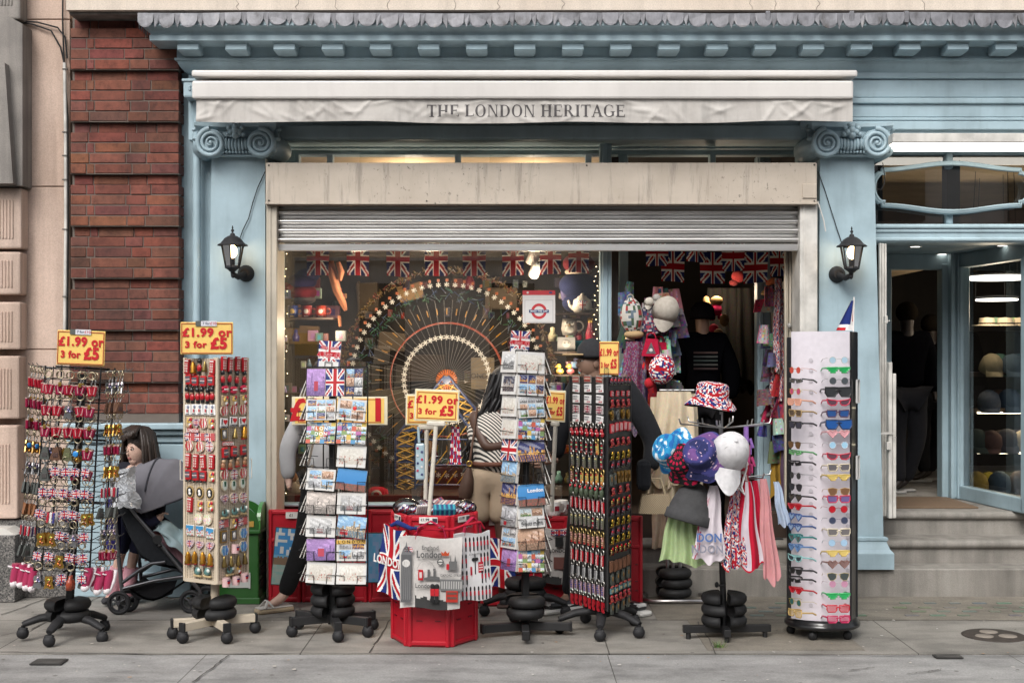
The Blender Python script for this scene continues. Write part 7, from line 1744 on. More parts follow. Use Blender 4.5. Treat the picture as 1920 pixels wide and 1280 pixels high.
def face(m, j, s, skinc, look=0):
 c = Vector(j["head"][0]) + Vector((0, -.0, -.035 * s)); m.M = T(c) @ RZ(look); d = tuple(x * .72 for x in skinc)
 m.color(skinc); m.ell((0, -.01 * s, -.01 * s), (.07 * s, .086 * s, .1 * s), 18, 14); m.ell((0, -.045 * s, -.075 * s), (.038 * s, .035 * s, .032 * s)); m.ell((0, -.095 * s, -.022 * s), (.011 * s, .016 * s, .016 * s)); m.ell((0, -.088 * s, -.0 * s), (.008 * s, .012 * s, .028 * s))
 for q in (-1, 1):
  m.color(skinc); m.ell((q * .072 * s, 0, -.012 * s), (.01 * s, .02 * s, .028 * s)); m.color((.4, .36, .33)); m.ell((q * .03 * s, -.081 * s, .008 * s), (.013 * s, .008 * s, .0055 * s)); m.color((.02, .012, .01)); m.ell((q * .03 * s - .004 * s, -.089 * s, .008 * s), (.008 * s, .006 * s, .0055 * s))
  m.box((q * .03 * s, -.088 * s, .026 * s), (.03 * s, .006 * s, .005 * s), .002 * s); m.color(d); m.ell((q * .03 * s, -.08 * s, .017 * s), (.016 * s, .008 * s, .004 * s))
 m.color((.30, .11, .10)); m.ell((0, -.086 * s, -.055 * s), (.02 * s, .007 * s, .005 * s)); m.ell((0, -.084 * s, -.062 * s), (.017 * s, .007 * s, .005 * s)); m.M = Matrix()
def fingers(m, wrist, d, up, L, col, curl=.5):
 """palm with four unequal fingers and a thumb from its side; d along the hand, up towards the thumb"""
 d = Vector(d).normalized(); up = (Vector(up) - d * d.dot(Vector(up))).normalized(); n = d.cross(up); w = Vector(wrist); m.color(col)
 m.tube([w, w + d * L * .25, w + d * L * .5], [L * .17, L * .24, L * .22], 10, flat=.55)
 for k, ln in enumerate((.42, .5, .46, .36)):
  b = w + d * L * .47 + up * L * (.165 - .11 * k); m.tube([b, b + d * L * ln * .45 + n * L * curl * .06, b + d * L * ln * .75 + n * L * curl * .2, b + d * L * ln * .85 + n * L * curl * .36], [L * .058, L * .055, L * .05, L * .038], 8)
 b = w + d * L * .15 + up * L * .17; m.tube([b, b + d * L * .18 + up * L * .14, b + d * L * .36 + up * L * .15 + n * L * .08], [L * .075, L * .065, L * .045], 8)
def person(M, lab): t = bare("person"); t.matrix_basis = M; return tag(t, lab, "person")
def hair_strands(t, root, n, length, col, spread, seed, r0=.02, back=1, name="hair", cap=None):
 m = MB("hair", col); r = random.Random(seed); c = Vector(root)
 if cap: m.ell(c + Vector(cap[1]), cap[0], 20, 14)
 for k in range(n):
  a = R(-105 + 210 * k / max(1, n - 1)) + R(90) * back; x, y = math.cos(a), math.sin(a); L = length * r.uniform(.85, 1.08); ph = r.uniform(0, 6); pts = []; rs = []
  for i in range(12):
   q = i / 11; out = spread[0] + (spread[1] - spread[0]) * q; pts.append(c + Vector((x * out + .012 * math.sin(ph + q * 11) * q, y * out * .95 + .01 * math.cos(ph + q * 9) * q, .07 * (1 - q) ** 2 - L * q))); rs.append(r0 * (1.1 - .75 * q))
  m.tube(pts, rs, 7)
 return m.build(name, t)
PALE = (.52, .34, .27); BROWN = (.075, .04, .028)
s = .60; t = person(T((X(259, 8.0), 8.02, .01)), "dark haired young girl standing behind the grey stroller looking to the left")
j = std(s, anL=(-.13, .02, .09), anR=(-.29, .02, .09), knL=(-.06, 0, .5), knR=(-.2, 0, .5), toL=(-.16, -.12, .03), toR=(-.34, -.11, .03))
m = skin(j, BONES, "pelvis", "skin", PALE); face(m, j, s * 1.42, PALE, -36); m.build("body", t)
garment(t, "top", j, ["pelvis", "waist", "chest", "shL", "elL", "wrL", "shR", "elR", "wrR"], .012, "cloth", (.02, .02, .028), "pelvis"); garment(t, "leggings", j, ["pelvis", "hpL", "knL", "hpR", "knR"], .008, "cloth", (.018, .02, .045), "pelvis")
m = MB("cloth", (.60, .31, .36))
for n in "LR": a_, b_ = Vector(j["an" + n][0]), Vector(j["kn" + n][0]); m.tube([a_ + Vector((0, 0, -.0)), a_.lerp(b_, .15), a_.lerp(b_, .3), a_.lerp(b_, .45), a_.lerp(b_, .7)], [.045, .055, .043, .05, .045], 12)
m.build("leg_warmers", t)
m = MB("matte", (.03, .03, .035))
for n in "LR": p = Vector(j["to" + n][0]); m.ell((p.x + .01, p.y + .05, .025), (.032, .07, .026))
m.build("shoes", t)
hc = Vector(j["head"][0]); m = MB("hair", (.03, .018, .013)); m.M = T(hc) @ RZ(-34)
m.ell((0, .026, .02), (.09, .092, .1), 22, 16)
rh = random.Random(2)
for k in range(60):     # fringe and long sides
 d = -118 + 236 * k / 59; a_ = R(90 + d); x, y = math.cos(a_), math.sin(a_); w = rh.uniform(-.004, .026); L = rh.uniform(.13, .21)
 m.tube([(x * .05, y * .055, .108), (x * .088, y * .096, .07), (x * (.1 + w * .4), y * .108, .0), (x * (.103 + w), y * (.104 + w), -.09), (x * (.108 + w * 1.6) + rh.uniform(-.012, .012), y * (.102 + w), -L)], [.009, .012, .011, .009, .003], 6)
for k in range(11):
 x = -.07 + .014 * k; z1 = .032 + rh.uniform(-.008, .01) + .012 * abs(k - 6) * (k > 6); m.tube([(x * .5, -.02, .118), (x * .85, -.075, .09), (x * 1.0, -.104 + .05 * abs(x) * 4, .06), (x * 1.05, -.104 + .05 * abs(x) * 4, z1)], [.012, .014, .011, .004], 6)
m.M = Matrix(); m.build("hair", t)
SY = 7.74; st_ = bare("stroller"); st_.matrix_basis = T((X(300, 7.9), 7.9, 0)); tag(st_, "grey folding baby stroller with hood and black wheels beside the magnet tower", "stroller"); O = Vector((X(300, 7.9), 7.9, 0))
def L(px, py, Y=SY): return P(px, py, Y) - O
def wheel(c, r):
 m = MB("rubber", (.02, .02, .022)); m.torus(c, r * .84, r * .17, 'Y', 28, 8); o = m.build("wheel", st_)
 m = MB("plastic", (.045, .045, .05)); m.torus(c, r * .64, r * .06, 'Y', 24, 6)
 for k in range(3): a_ = R(120 * k + 30); m.tube([c, (c[0] + r * .62 * math.cos(a_), c[1], c[2] + r * .62 * math.sin(a_))], r * .1, 6)
 m.cyl((c[0], c[1] - .02, c[2]), (c[0], c[1] + .02, c[2]), r * .17); m.build("rim", o)
wr_ = .072
for px, Yw in ((223, 7.72), (239, 7.8), (358, 7.76), (388, 7.9), (250, 8.12), (378, 8.14)): wheel(Vector((X(px, Yw) - O.x, Yw - O.y, wr_)), wr_)
for Yq in (SY, SY + .40):
 m = MB("plastic", (.08, .08, .085)); m.tube([L(231, 1128, SY) + Vector((0, Yq - SY, 0)), L(222, 1040) + Vector((0, Yq - SY, 0)), L(213, 935) + Vector((0, Yq - SY, 0)), L(206, 860) + Vector((0, Yq - SY, 0)), L(196, 836) + Vector((0, Yq - SY, 0))], .013, 8); m.build("rear_tube", st_)
 m = MB("metal", (.16, .16, .17)); m.tube([L(226, 925) + Vector((0, Yq - SY, 0)), L(255, 965) + Vector((0, Yq - SY, 0)), L(295, 1012) + Vector((0, Yq - SY, 0)), L(340, 1068) + Vector((0, Yq - SY, 0)), L(374, 1105) + Vector((0, Yq - SY, 0)), L(377, 1128) + Vector((0, Yq - SY, 0))], .0125, 8); m.build("front_tube", st_)
 m = MB("metal", (.14, .14, .15)); m.tube([L(230, 1103) + Vector((0, Yq - SY, 0)), L(290, 1088) + Vector((0, Yq - SY, 0)), L(345, 1080) + Vector((0, Yq - SY, 0))], .011, 8); m.tube([L(229, 1092) + Vector((0, Yq - SY, 0)), L(262, 1068) + Vector((0, Yq - SY, 0)), L(284, 1056) + Vector((0, Yq - SY, 0)), L(310, 1053) + Vector((0, Yq - SY, 0))], .011, 8); m.build("side_strut", st_)
m = MB("plastic", BLACK); m.cyl(L(295, 1011, SY - .025), L(295, 1011, SY + .03), .028); m.ell(L(300, 1022, SY - .01), (.014, .02, .014)); m.build("joint", st_)
m = MB("cloth", (.022, .024, .028))
def seat(u, v):
 pr = [(218, 945), (232, 985), (262, 1040), (290, 1055), (330, 1062), (352, 1078)]; q = u * 4.999; i = int(q); f = q - i
 p = L(pr[i][0] + (pr[i + 1][0] - pr[i][0]) * f, pr[i][1] + (pr[i + 1][1] - pr[i][1]) * f); return p + Vector((0, .01 + .38 * v, -.03 * math.sin(math.pi * v)))
m.grid(seat, 24, 12, None, True, thick=(.005, 0, -.015)); m.prism([(L(*q).x, L(*q).z) for q in ((216, 945), (238, 940), (297, 1015), (345, 1062), (340, 1075), (285, 1052), (262, 1046))], SY + .01 - O.y, SY + .018 - O.y); m.build("seat", st_)
m = MB("cloth", (.014, .014, .016)); m.grid(lambda u, v: L(240 + 85 * u, 1105 + 22 * math.sin(math.pi * u)) + Vector((0, .03 + .34 * v, 0)), 14, 8, None, True, thick=(0, 0, .012)); m.prism([(L(*q).x, L(*q).z) for q in ((236, 1100), (330, 1088), (320, 1115), (285, 1128), (250, 1122))], SY + .03 - O.y, SY + .036 - O.y); m.build("basket", st_)
pv = L(268, 962); Rh = .335
def hood(u, v):
 a_ = R(152 - 132 * u); e = max(.0, math.sin(math.pi * v)) ** .32; pk = 1 - .035 * abs(math.sin(u * math.pi * 3)) ; rr = Rh * (.60 + .46 * math.sin(u * 1.95)) * pk
 return pv + Vector((rr * e * math.cos(a_), -.02 + .46 * v, (rr * e * math.sin(a_)) * .98 + .004 * math.sin(u * 40)))
m = MB("canvas", (.17, .165, .185)); m.grid(hood, 46, 24, None, True, thick=(0, .004, -.004)); m.build("hood", st_)
m = MB("cloth", (.05, .05, .06))
for u in (.0, .52, 1.0): m.tube([hood(u, .02 + .96 * k / 20) + Vector((0, 0, .002)) for k in range(21)], .006, 6)
m.build("hood_ribs", st_)
rf = random.Random(21); fq = [[rf.uniform(-1, 1) for _ in range(6)] for _ in range(6)]
def fi(a, b):
 a *= 4.99; b *= 4.99; i, j = int(a), int(b); a -= i; b -= j; return (fq[i][j] * (1 - a) + fq[i + 1][j] * a) * (1 - b) + (fq[i][j + 1] * (1 - a) + fq[i + 1][j + 1] * a) * b + .12 * math.sin(a * 9 + j * 2 + b * 7)
m = MB("gloss", (.6, .62, .65)); c0 = P(234, 913, 7.68)
m.grid(lambda u, v: Vector((c0.x + (u - .5) * .17 * (1 - .35 * v * (1 - v) * 2) + .02 * fi(u, v) - .04 * (v - .5), c0.y - .06 * math.sin(3.14 * u) + .028 * fi(v, u), c0.z + (v - .5) * .25 + .014 * fi(1 - u, v))), 30, 30, None, False, thick=(0, .004, 0)); tag(m.build("rain_cover"), "crumpled clear silvery rain cover bunched behind the stroller hood", "cover")
m = MB("cloth", (.03, .025, .13)); m.box(P(212, 985, 7.86), (.08, .12, .34), .03); tag(m.build("changing_bag"), "dark purple blue bag hanging behind the stroller handles", "bag")
m = MB("canvas"); b0 = P(322, 1005, 7.8); m.grid(lambda u, v: Vector((b0.x - .1 + .24 * u + .02 * math.sin(v * 9), b0.y + .1 * (v - .5) + .03 * math.sin(u * 9 + v * 4), b0.z + .10 - .19 * u * .9 * (1.1 - v * .5) - .06 * (1 - v) + .014 * math.sin(u * 13 + v * 5))), 26, 18, lambda u, v: (.36, .47, .50), True, thick=(0, .006, -.004)); tag(m.build("blanket"), "pale blue blanket spread over the toddler in the stroller", "blanket")
t = person(T((X(285, 7.93), 7.93, .0)), "toddler in dark top and pink trousers reclining under the stroller hood")
tj = {"pelvis": ((.02, 0, .40), .08), "waist": ((-.03, 0, .46), .08), "chest": ((-.07, 0, .54), .085), "neck": ((-.09, 0, .61), .035), "jaw": ((-.09, -.01, .65), .05), "head": ((-.1, -.01, .70), .075), "crown": ((-.11, 0, .75), .05), "shL": ((-.06, -.1, .58), .035), "elL": ((.02, -.13, .53), .028), "wrL": ((.08, -.12, .575), .022), "hdL": ((.1, -.12, .59), .022), "shR": ((-.06, .1, .58), .035), "elR": ((.02, .13, .52), .028), "wrR": ((.08, .1, .5), .022), "hdR": ((.1, .1, .5), .02), "hpL": ((.05, -.05, .4), .055), "knL": ((.16, -.07, .42), .045), "anL": ((.2, -.06, .27), .03), "toL": ((.26, -.06, .25), .024), "hpR": ((.05, .05, .4), .055), "knR": ((.16, .07, .42), .045), "anR": ((.2, .06, .27), .03), "toR": ((.26, .06, .25), .024)}
m = skin(tj, BONES, "pelvis", "skin", PALE); fingers(m, (.085, -.12, .58), (.6, -.2, .6), (0, -1, .2), .06, PALE, 1.2); m.build("body", t)
garment(t, "top", tj, ["pelvis", "waist", "chest", "shL", "elL", "wrL", "shR", "elR", "wrR"], .008, "cloth", (.02, .02, .04), "pelvis"); garment(t, "trousers", tj, ["pelvis", "hpL", "knL", "anL", "hpR", "knR", "anR"], .01, "cloth", (.5, .27, .32), "pelvis")
m = MB("hair", (.03, .018, .012)); m.ell((-.112, 0, .73), (.078, .08, .07)); m.build("hair", t)
s = .865; q = (X(612, 7.85), 7.86); t = person(T((q[0], q[1], 0)), "person in pale grey sweater, black trousers and sandals behind the left postcard rack")
j = std(s, anL=(-.30, -.03, .10), knL=(-.15, -.02, .5), toL=(-.40, -.10, .045), anR=(.1, .1, .09), toR=(.05, .0, .03), hpL=(-.07, 0, .9), elL=(-.28, -.02, 1.14), shL=(-.17, 0, 1.38), wrL=(-.26, -.05, .92), hdL=(-.25, -.08, .86), shR=(.17, 0, 1.38), elR=(.25, -.08, 1.15), wrR=(.1, -.2, 1.2), hdR=(.02, -.24, 1.22), waist=(-.0, 0, 1.09))
m = skin(j, BONES, "pelvis", "skin", PALE); m.build("body", t)
garment(t, "sweater", j, ["pelvis", "waist", "chest", "shL", "elL", "wrL", "shR", "elR", "wrR"], .022, "canvas", (.40, .40, .41), "pelvis"); garment(t, "trousers", j, ["pelvis", "hpL", "knL", "anL", "hpR", "knR", "anR"], .022, "cloth", (.012, .012, .013), "pelvis")
hair_strands(t, j["head"][0], 14, .22, (.03, .02, .015), (.06, .09), 3, cap=((.092, .1, .1), (0, .02, .02)))
for n in "LR":
 a_, b_ = Vector(j["to" + n][0]), Vector(j["an" + n][0]); d = (a_ - b_); d.z = 0; d.normalize(); c = (a_ + b_) / 2; m = MB("canvas", (.40, .32, .22)); m.at((c.x + d.x * .01, c.y + d.y * .01, .0), math.atan2(d.y, d.x)); m.box((0, 0, .016), (.235, .085, .03), .012); m.color((.5, .48, .45)); m.box((0, 0, .034), (.22, .078, .008), .003)
 for x0, x1 in ((.02, .08), (.08, .02)): m.tube([(x0, -.042, .035), (.05, -.02, .075), (.05, .02, .075), (x1, .042, .035)], .009, 6, flat=.4)
 m.at(); m.build("sandal", t)
s = .85; t = person(T((X(918, 7.92), 7.94, 0)), "woman with long black hair, striped top and beige shorts seen from behind")
j = std(s, chest=(.05, .06, 1.29), neck=(.09, .09, 1.45), jaw=(.11, .12, 1.53), head=(.11, .12, 1.62), crown=(.11, .12, 1.69), shL=(-.13, .04, 1.41), elL=(-.02, -.10, 1.17), wrL=(.17, -.06, 1.2), hdL=(.24, -.05, 1.23), shR=(.2, .12, 1.4), elR=(.3, .2, 1.15), wrR=(.34, .3, 1.1), hdR=(.36, .36, 1.1), waist=(.02, .02, 1.08), toL=(.1, .15, .03), toR=(-.09, .15, .03))
m = skin(j, BONES, "pelvis", "skin", BROWN); m.build("body", t)
garment(t, "striped_top", j, ["pelvis", "waist", "chest", "shL", "shR"], .03, "striped_cloth", WHITE, "chest")
garment(t, "shorts", grow(j, ["pelvis", "waist", "hpL", "hpR", "knL", "knR"], .0) | {"knL": ((j["hpL"][0][0], 0, .60 * s), .085), "knR": ((j["hpR"][0][0], 0, .60 * s), .085), "waist": ((.01, .01, 1.03 * s), (.115, .09))}, ["pelvis", "waist", "hpL", "knL", "hpR", "knR"], .014, "canvas", (.36, .28, .2), "pelvis")
m = MB("matte", (.13, .05, .03)); w_ = Vector((.012, .012, 1.055 * s)); m.at(w_); m.lathe([(.128, -.014), (.134, -.014), (.134, .014), (.128, .014)], 24); m.at(); m.build("belt", t)
hm = MB("hair", (.008, .007, .008)); hc = Vector(j["head"][0]); hm.ell(hc + Vector((-.01, -.01, .015)), (.09, .1, .105), 20, 14); rh = random.Random(31)
for k in range(95):
 x0 = rh.uniform(-.15, .08); y0 = rh.uniform(-.1, -.03); Ln = rh.uniform(.36, .56); ph = rh.uniform(0, 6); pts = []
 for i in range(14):
  f = i / 13; pts.append(hc + Vector((x0 * (.5 + .6 * f) - .10 * f ** 1.2 + .018 * math.sin(ph + f * 13) * (.3 + f), y0 * (1 - .25 * f) - .03 * math.sin(f * 2) + .012 * math.cos(ph + f * 11), .07 * (1 - f) ** 2 - Ln * f)))
 hm.tube(pts, [.015 * (1.05 - .7 * i / 13) for i in range(14)], 7)
hm.build("hair", t)
for n in "LR": m = MB("matte", (.06, .035, .028)); p = Vector(j["to" + n][0]); m.box((p.x, p.y - .06, .012), (.08, .22, .02), .008); m.build("sandal", t)
sbag = bare("shoulder_bag"); sbag.matrix_basis = T(P(873, 905, 7.86)); tag(sbag, "brown leather shoulder bag hanging at the woman's left hip", "bag")
m = MB("matte", (.07, .035, .022)); m.tube([(.02, 0, .09), (.015, 0, .03), (.0, 0, -.05), (-.005, 0, -.09)], [.02, .045, .06, .045], 14, flat=.8); m.build("body", sbag)
m = MB("matte", (.09, .045, .028)); m.tube([(.02, 0, .09), (.03, -.01, .16), (.05, .02, .3), (.07, .05, .46)], .008, 6); m.mat("metal").color(GOLD); m.torus((.024, -.01, .12), .016, .004, 'Y', 12, 5); m.build("strap", sbag)
s = .96; t = person(T((X(1128, 7.78), 7.82, 0)), "man in dark clothes, cap and white soled sneakers behind the opener tower")
j = std(s, head=(-.06, 0, 1.62), jaw=(-.07, -.0, 1.53), crown=(-.055, .0, 1.69), neck=(-.03, 0, 1.45), elR=(-.27, -.02, 1.15), wrR=(-.3, -.06, .97), hdR=(-.36, -.07, .955), elL=(.34, -.03, 1.08), wrL=(.30, -.1, .9), hdL=(.24, -.12, .88), anR=(-.2, .03, .09), knR=(-.15, 0, .5), toR=(-.3, -.07, .035), anL=(.13, .0, .09), toL=(.2, -.09, .035))
SK2 = (.2, .12, .085); m = skin(j, BONES, "pelvis", "skin", SK2); face(m, j, s * .98, SK2, -70); fingers(m, Vector(j["wrR"][0]) + Vector((.02, 0, 0)), (-1, -.1, -.12), (0, -.25, 1), .19, (.33, .2, .15), .8); m.build("body", t)
garment(t, "jacket", j, ["pelvis", "waist", "chest", "shL", "elL", "wrL", "shR", "elR", "wrR"], .03, "cloth", (.016, .017, .02), "pelvis"); garment(t, "trousers", j, ["pelvis", "hpL", "knL", "anL", "hpR", "knR", "anR"], .02, "cloth", (.014, .014, .016), "pelvis")
hc = Vector(j["head"][0]); m = MB("cloth", (.03, .03, .033)); m.at(hc + Vector((0, 0, .01)), R(-70)); m.lathe([(0, .105), (.05, .092), (.085, .05), (.094, .0), (.094, -.02), (.08, 0), (0, .09)], 22); m.color((.5, .36, .2)); m.box((0, -.125, .002), (.13, .09, .012), .005); m.at(); m.build("cap", t)
for n, rz_ in (("L", 40), ("R", -55)):
 p = (Vector(j["to" + n][0]) + Vector(j["an" + n][0])) / 2; m = MB("gloss", (.7, .69, .66)); m.at((p.x, p.y, 0), R(rz_)); m.box((0, -.015, .018), (.095, .30, .034), .015); m.color((.02, .02, .022)); m.box((0, -.0, .05), (.088, .26, .05), .022); m.tube([(0, .07, .06), (0, .08, .10)], [.05, .046], 12); m.color((.62, .61, .6)); m.box((0, -.1, .06), (.078, .06, .03), .014)
 for q_ in (-1, 1): m.prism([(0, 0)] * 0 or [(-.06, .03), (-.02, .022), (.06, .06), (-.02, .042)], 0, .001) if False else None
 m.color((.7, .69, .67))
 for q_ in (-1, 1): m.add([(q_ * .046, .06, .05), (q_ * .046, .015, .038), (q_ * .046, -.08, .072), (q_ * .046, .01, .054)], [(0, 1, 2, 3)])
 m.color((.12, .12, .13)); m.box((0, .1, .018), (.097, .05, .014), .006); m.at(); m.build("sneaker", t)
m = MB("cloth", (.012, .013, .016)); m.box(P(1207, 890, 7.7), (.085, .09, .19), .035); tag(m.build("black_bag"), "black padded bag sticking out at the right of the opener tower", "bag")
s = .985; t = person(T((X(1318, 9.1), 9.12, .497)), "man in black top and cap with his back turned in the dark doorway")
j = std(s * .83, elL=(.26, -.02, 1.14)); j = {k: ((p[0], -p[1], p[2]), r) for k, (p, r) in j.items()}; m = skin(j, BONES, "pelvis", "skin", (.22, .13, .09)); m.build("body", t)
garment(t, "jacket", j, ["pelvis", "waist", "chest", "shL", "elL", "wrL", "shR", "elR", "wrR"], .04, "black_cloth", (.003, .003, .004), "pelvis"); garment(t, "trousers", j, ["pelvis", "hpL", "knL", "anL", "hpR", "knR", "anR"], .02, "cloth", (.01, .01, .012), "pelvis")
m = MB("print", (.06, .02, .02))
for k, c in enumerate(((.03, .012, .01), (.025, .028, .028), (.015, .025, .023), (.03, .03, .028), (.02, .008, .008))): m.color(c); m.grid(lambda u, v, k=k: Vector((-.085 + .17 * u, -.15 + .02 * math.cos((u - .5) * 3), 1.08 - k * .028 + .014 * v)), 8, 2, None, True)
m.build("back_print", t)
m = MB("black_cloth", (.008, .007, .008)); m.at(Vector(j["head"][0]) + Vector((0, .0, .0))); m.lathe([(0, .1), (.05, .09), (.083, .05), (.09, .0), (.088, -.03), (.07, 0), (0, .09)], 22); m.at(); m.build("cap", t)
for k, (px, Yq, s, lab, col) in enumerate(((1700, 10.0, .84, "customer in black striding inside the hat shop doorway", (.003, .003, .004)), (1745, 10.9, .8, "second dark figure further back inside the hat shop", (.004, .003, .003)))):
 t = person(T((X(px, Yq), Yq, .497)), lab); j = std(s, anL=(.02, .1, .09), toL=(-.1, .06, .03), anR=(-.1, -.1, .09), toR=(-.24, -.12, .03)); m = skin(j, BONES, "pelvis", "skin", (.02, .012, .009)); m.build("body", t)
 garment(t, "coat", j, ["pelvis", "waist", "chest", "shL", "elL", "wrL", "shR", "elR", "wrR"], .04, "black_cloth", col, "pelvis"); garment(t, "trousers", j, ["pelvis", "hpL", "knL", "anL", "hpR", "knR", "anR"], .025, "cloth", (.012, .012, .015), "pelvis")
 m = MB("black_cloth", (.01, .008, .006)); m.ell(Vector(j["head"][0]) + Vector((0, .0, .015)), (.085, .095, .085)); m.build("hair", t)
 m = MB("gloss", (.35, .34, .33)); [m.box((j["to" + n][0][0] + .06, j["to" + n][0][1] + .02, .012), (.22, .08, .02), .006) for n in "LR"]; m.build("shoe_soles", t)
GRN = (.022, .10, .02); kx0, kx1 = X(392, 8.02), X(483, 8.02); kk = thing("kiosk_bin", "green kiosk shaped bin with arched top between magnet tower and red bin", "bin", ((kx0 + kx1) / 2, 8.04, 0)); w = kx1 - kx0
m = MB("gloss", GRN); m.box((0, .14, .22), (w, .26, .44), .006); m.box((0, .14, .02), (w + .02, .28, .04), .005); m.box((0, .14, .455), (w + .03, .3, .025), .006); m.build("body", kk)
arch = [(-w / 2, .468)] + [(-w / 2 * math.cos(R(180 * k / 16)), .50 + .13 * math.sin(R(180 * k / 16))) for k in range(17)] + [(w / 2, .468)]
for Yk in (.012, .262): m = MB("gloss", GRN); m.prism(arch, Yk - .01, Yk + .01); m.build("arch", kk)
for s in (-1, 1): m = MB("gloss", (.05, .2, .045)); m.M = T((s * w / 2, .14, 0)) @ RZ(90); m.prism([(x * .27 / w, z) for x, z in arch], -.012, .012); m.build("side_arch", kk)
m = MB("gloss", (.45, .27, .06)); m.box((w * .28, -.0, .505), (.08, .008, .035)); m.build("plaque", kk)
m = MB("gloss", (.5, .52, .5)); m.box((w * .1, .005, .15), (w * .45, .006, .09)); m.box((w * .32, .004, .15), (.01, .008, .1)); m.build("label_panel", kk)
m = MB("rubber", (.02, .025, .02))
for z in (.12, .2, .28, .36): m.box((w / 2 + .002, .14, z), (.006, .18, .055))
m.build("side_panes", kk)
# ================================================================== INSIDE THE WINDOWS
def one(m, name, lab, cat, M=None, group=None):
 o = m.build(name)
 if M is not None: o.matrix_basis = M
 return tag(o, lab, cat, group)
WY = 9.12; wc = P(838, 712, WY); pxm = WY / 2400; fw = bare("model_wheel"); fw.matrix_basis = T(wc); tag(fw, "big toy construction wheel with flower garlands in the shop window", "model")
def arc(r, n=72): return [(r * math.cos(6.2832 * k / n), 0, r * math.sin(6.2832 * k / n)) for k in range(n)]
rw = random.Random(6)
m = MB("gloss", (.33, .07, .04)); m.tube(arc(106 * pxm), .005, 6, closed=True); m.tube([(p[0], .05, p[2]) for p in arc(108 * pxm)], .004, 6, closed=True); m.build("red_rim", fw)
for rad, col, nm, n, s_ in ((178, (.5, .49, .46), "outer_garland", 72, .015), (80, (.74, .73, .7), "inner_garland", 48, .016)):
 m = MB("gloss", col)
 for k in range(n):
  a = 6.2832 * k / n; c = (rad * pxm * math.cos(a), -.03, rad * pxm * math.sin(a))
  for i in range(6): b = 1.047 * i + a; m.tube([(c[0], c[1], c[2]), (c[0] + s_ * 1.25 * math.cos(b), c[1] - .004, c[2] + s_ * 1.25 * math.sin(b))], s_ * .25, 4)
  if nm[0] == "o": m.color((.3, .1, .05)); m.box((c[0] * 1.05, .0, c[2] * 1.05), (.02, .012, .02)); m.color(col)
 m.build(nm, fw)
m = MB("gloss")
for k in range(420):
 a = rw.uniform(0, 6.2832); r = rw.uniform(148, 170) * pxm; m.color(rw.choice([(.02, .1, .08), (.03, .06, .16), (.04, .14, .06), (.1, .12, .16)])); c = Vector((r * math.cos(a), rw.uniform(-.03, .03), r * math.sin(a))); d = Vector((rw.uniform(-1, 1), rw.uniform(-.4, .4), rw.uniform(-1, 1))) * .028; m.tube([c - d, c + d], .0022, 3, caps=False)
m.build("tinsel", fw)
m = MB("gloss", (.2, .19, .18))
for k in range(56): a = 6.2832 * k / 56; m.tube([(.02 * math.cos(a), 0, .02 * math.sin(a)), (150 * pxm * math.cos(a + .04), .02 * (-1) ** k, 150 * pxm * math.sin(a + .04))], .0017, 4, caps=False)
m.color((.42, .21, .03))
for k in range(44): a = 6.2832 * k / 44; m.tube([(122 * pxm * math.cos(a), -.02, 122 * pxm * math.sin(a)), (134 * pxm * math.cos(a), -.02, 134 * pxm * math.sin(a))], .0042, 5)
m.build("spokes", fw)
m = MB("gloss", (.5, .13, .02))
for k in range(26): a = 6.2832 * k / 26; m.tube([(0, -.05, 0), (.075 * math.cos(a), -.05, .075 * math.sin(a))], .006, 4)
m.color((.02, .05, .16)); m.cyl((0, -.08, 0), (0, .05, 0), .028); m.build("hub", fw)
m = MB("gloss"); hb = Zp(938, WY) - wc.z
for yy in (-.07, .07):
 for s in (-1, 1):
  A = Vector((s * .012, yy, .03)); B = Vector((s * 92 * pxm, yy, hb)); A2 = Vector((s * .05, yy, -.12)); B2 = Vector((s * 60 * pxm, yy, hb)); B = Vector((s * 95 * pxm, yy, -.40)); B3 = Vector((s * 95 * pxm, yy, hb))
  m.color((.02, .045, .15)); m.tube([A, B, B3], .009, 5); m.tube([Vector((s * .03, yy, -.16)), Vector((s * 58 * pxm, yy, -.42)), Vector((s * 58 * pxm, yy, hb))], .008, 5)
  m.color((.6, .36, .05)); pa = A
  for k in range(16):
   f0, f1 = k / 16, (k + 1) / 16
   def on(f, inner):
    z = .03 + (hb - .03) * f; e = min(1, max(0, (.03 - z) / .43)); return Vector((s * ((.012 + (95 * pxm - .012) * e) if not inner else max(.0, (58 * pxm) * min(1, max(0, (-.05 - z) / .37)))), yy, z))
   m.tube([on(f0, 0), on(f1, 1)], .0042, 4); m.tube([on(f0, 1), on(f1, 0)], .0042, 4)
   if k % 2 == 0: m.color((.02, .045, .15)); m.tube([on(f1, 0), on(f1, 1)], .006, 4); m.color((.6, .36, .05))
for z in (-.42, -.6, -.74):
 m.color((.02, .045, .15)); m.tube([(-58 * pxm, -.07, z), (58 * pxm, -.07, z)], .007, 5); m.color((.6, .36, .05))
 for k in range(6): x = -58 * pxm + k * 19.3 * pxm; m.tube([(x, -.07, z), (x + 19.3 * pxm, -.07, z + .1)], .004, 4)
m.build("trestle", fw)
m = MB("gloss", (.55, .53, .5)); m.box((0, 0, hb - .02), (.78, .34, .02)); m.box((.03, 0, hb - .002), (.5, .2, .02)); m.build("base", fw)
m = MB("gloss"); pts = []
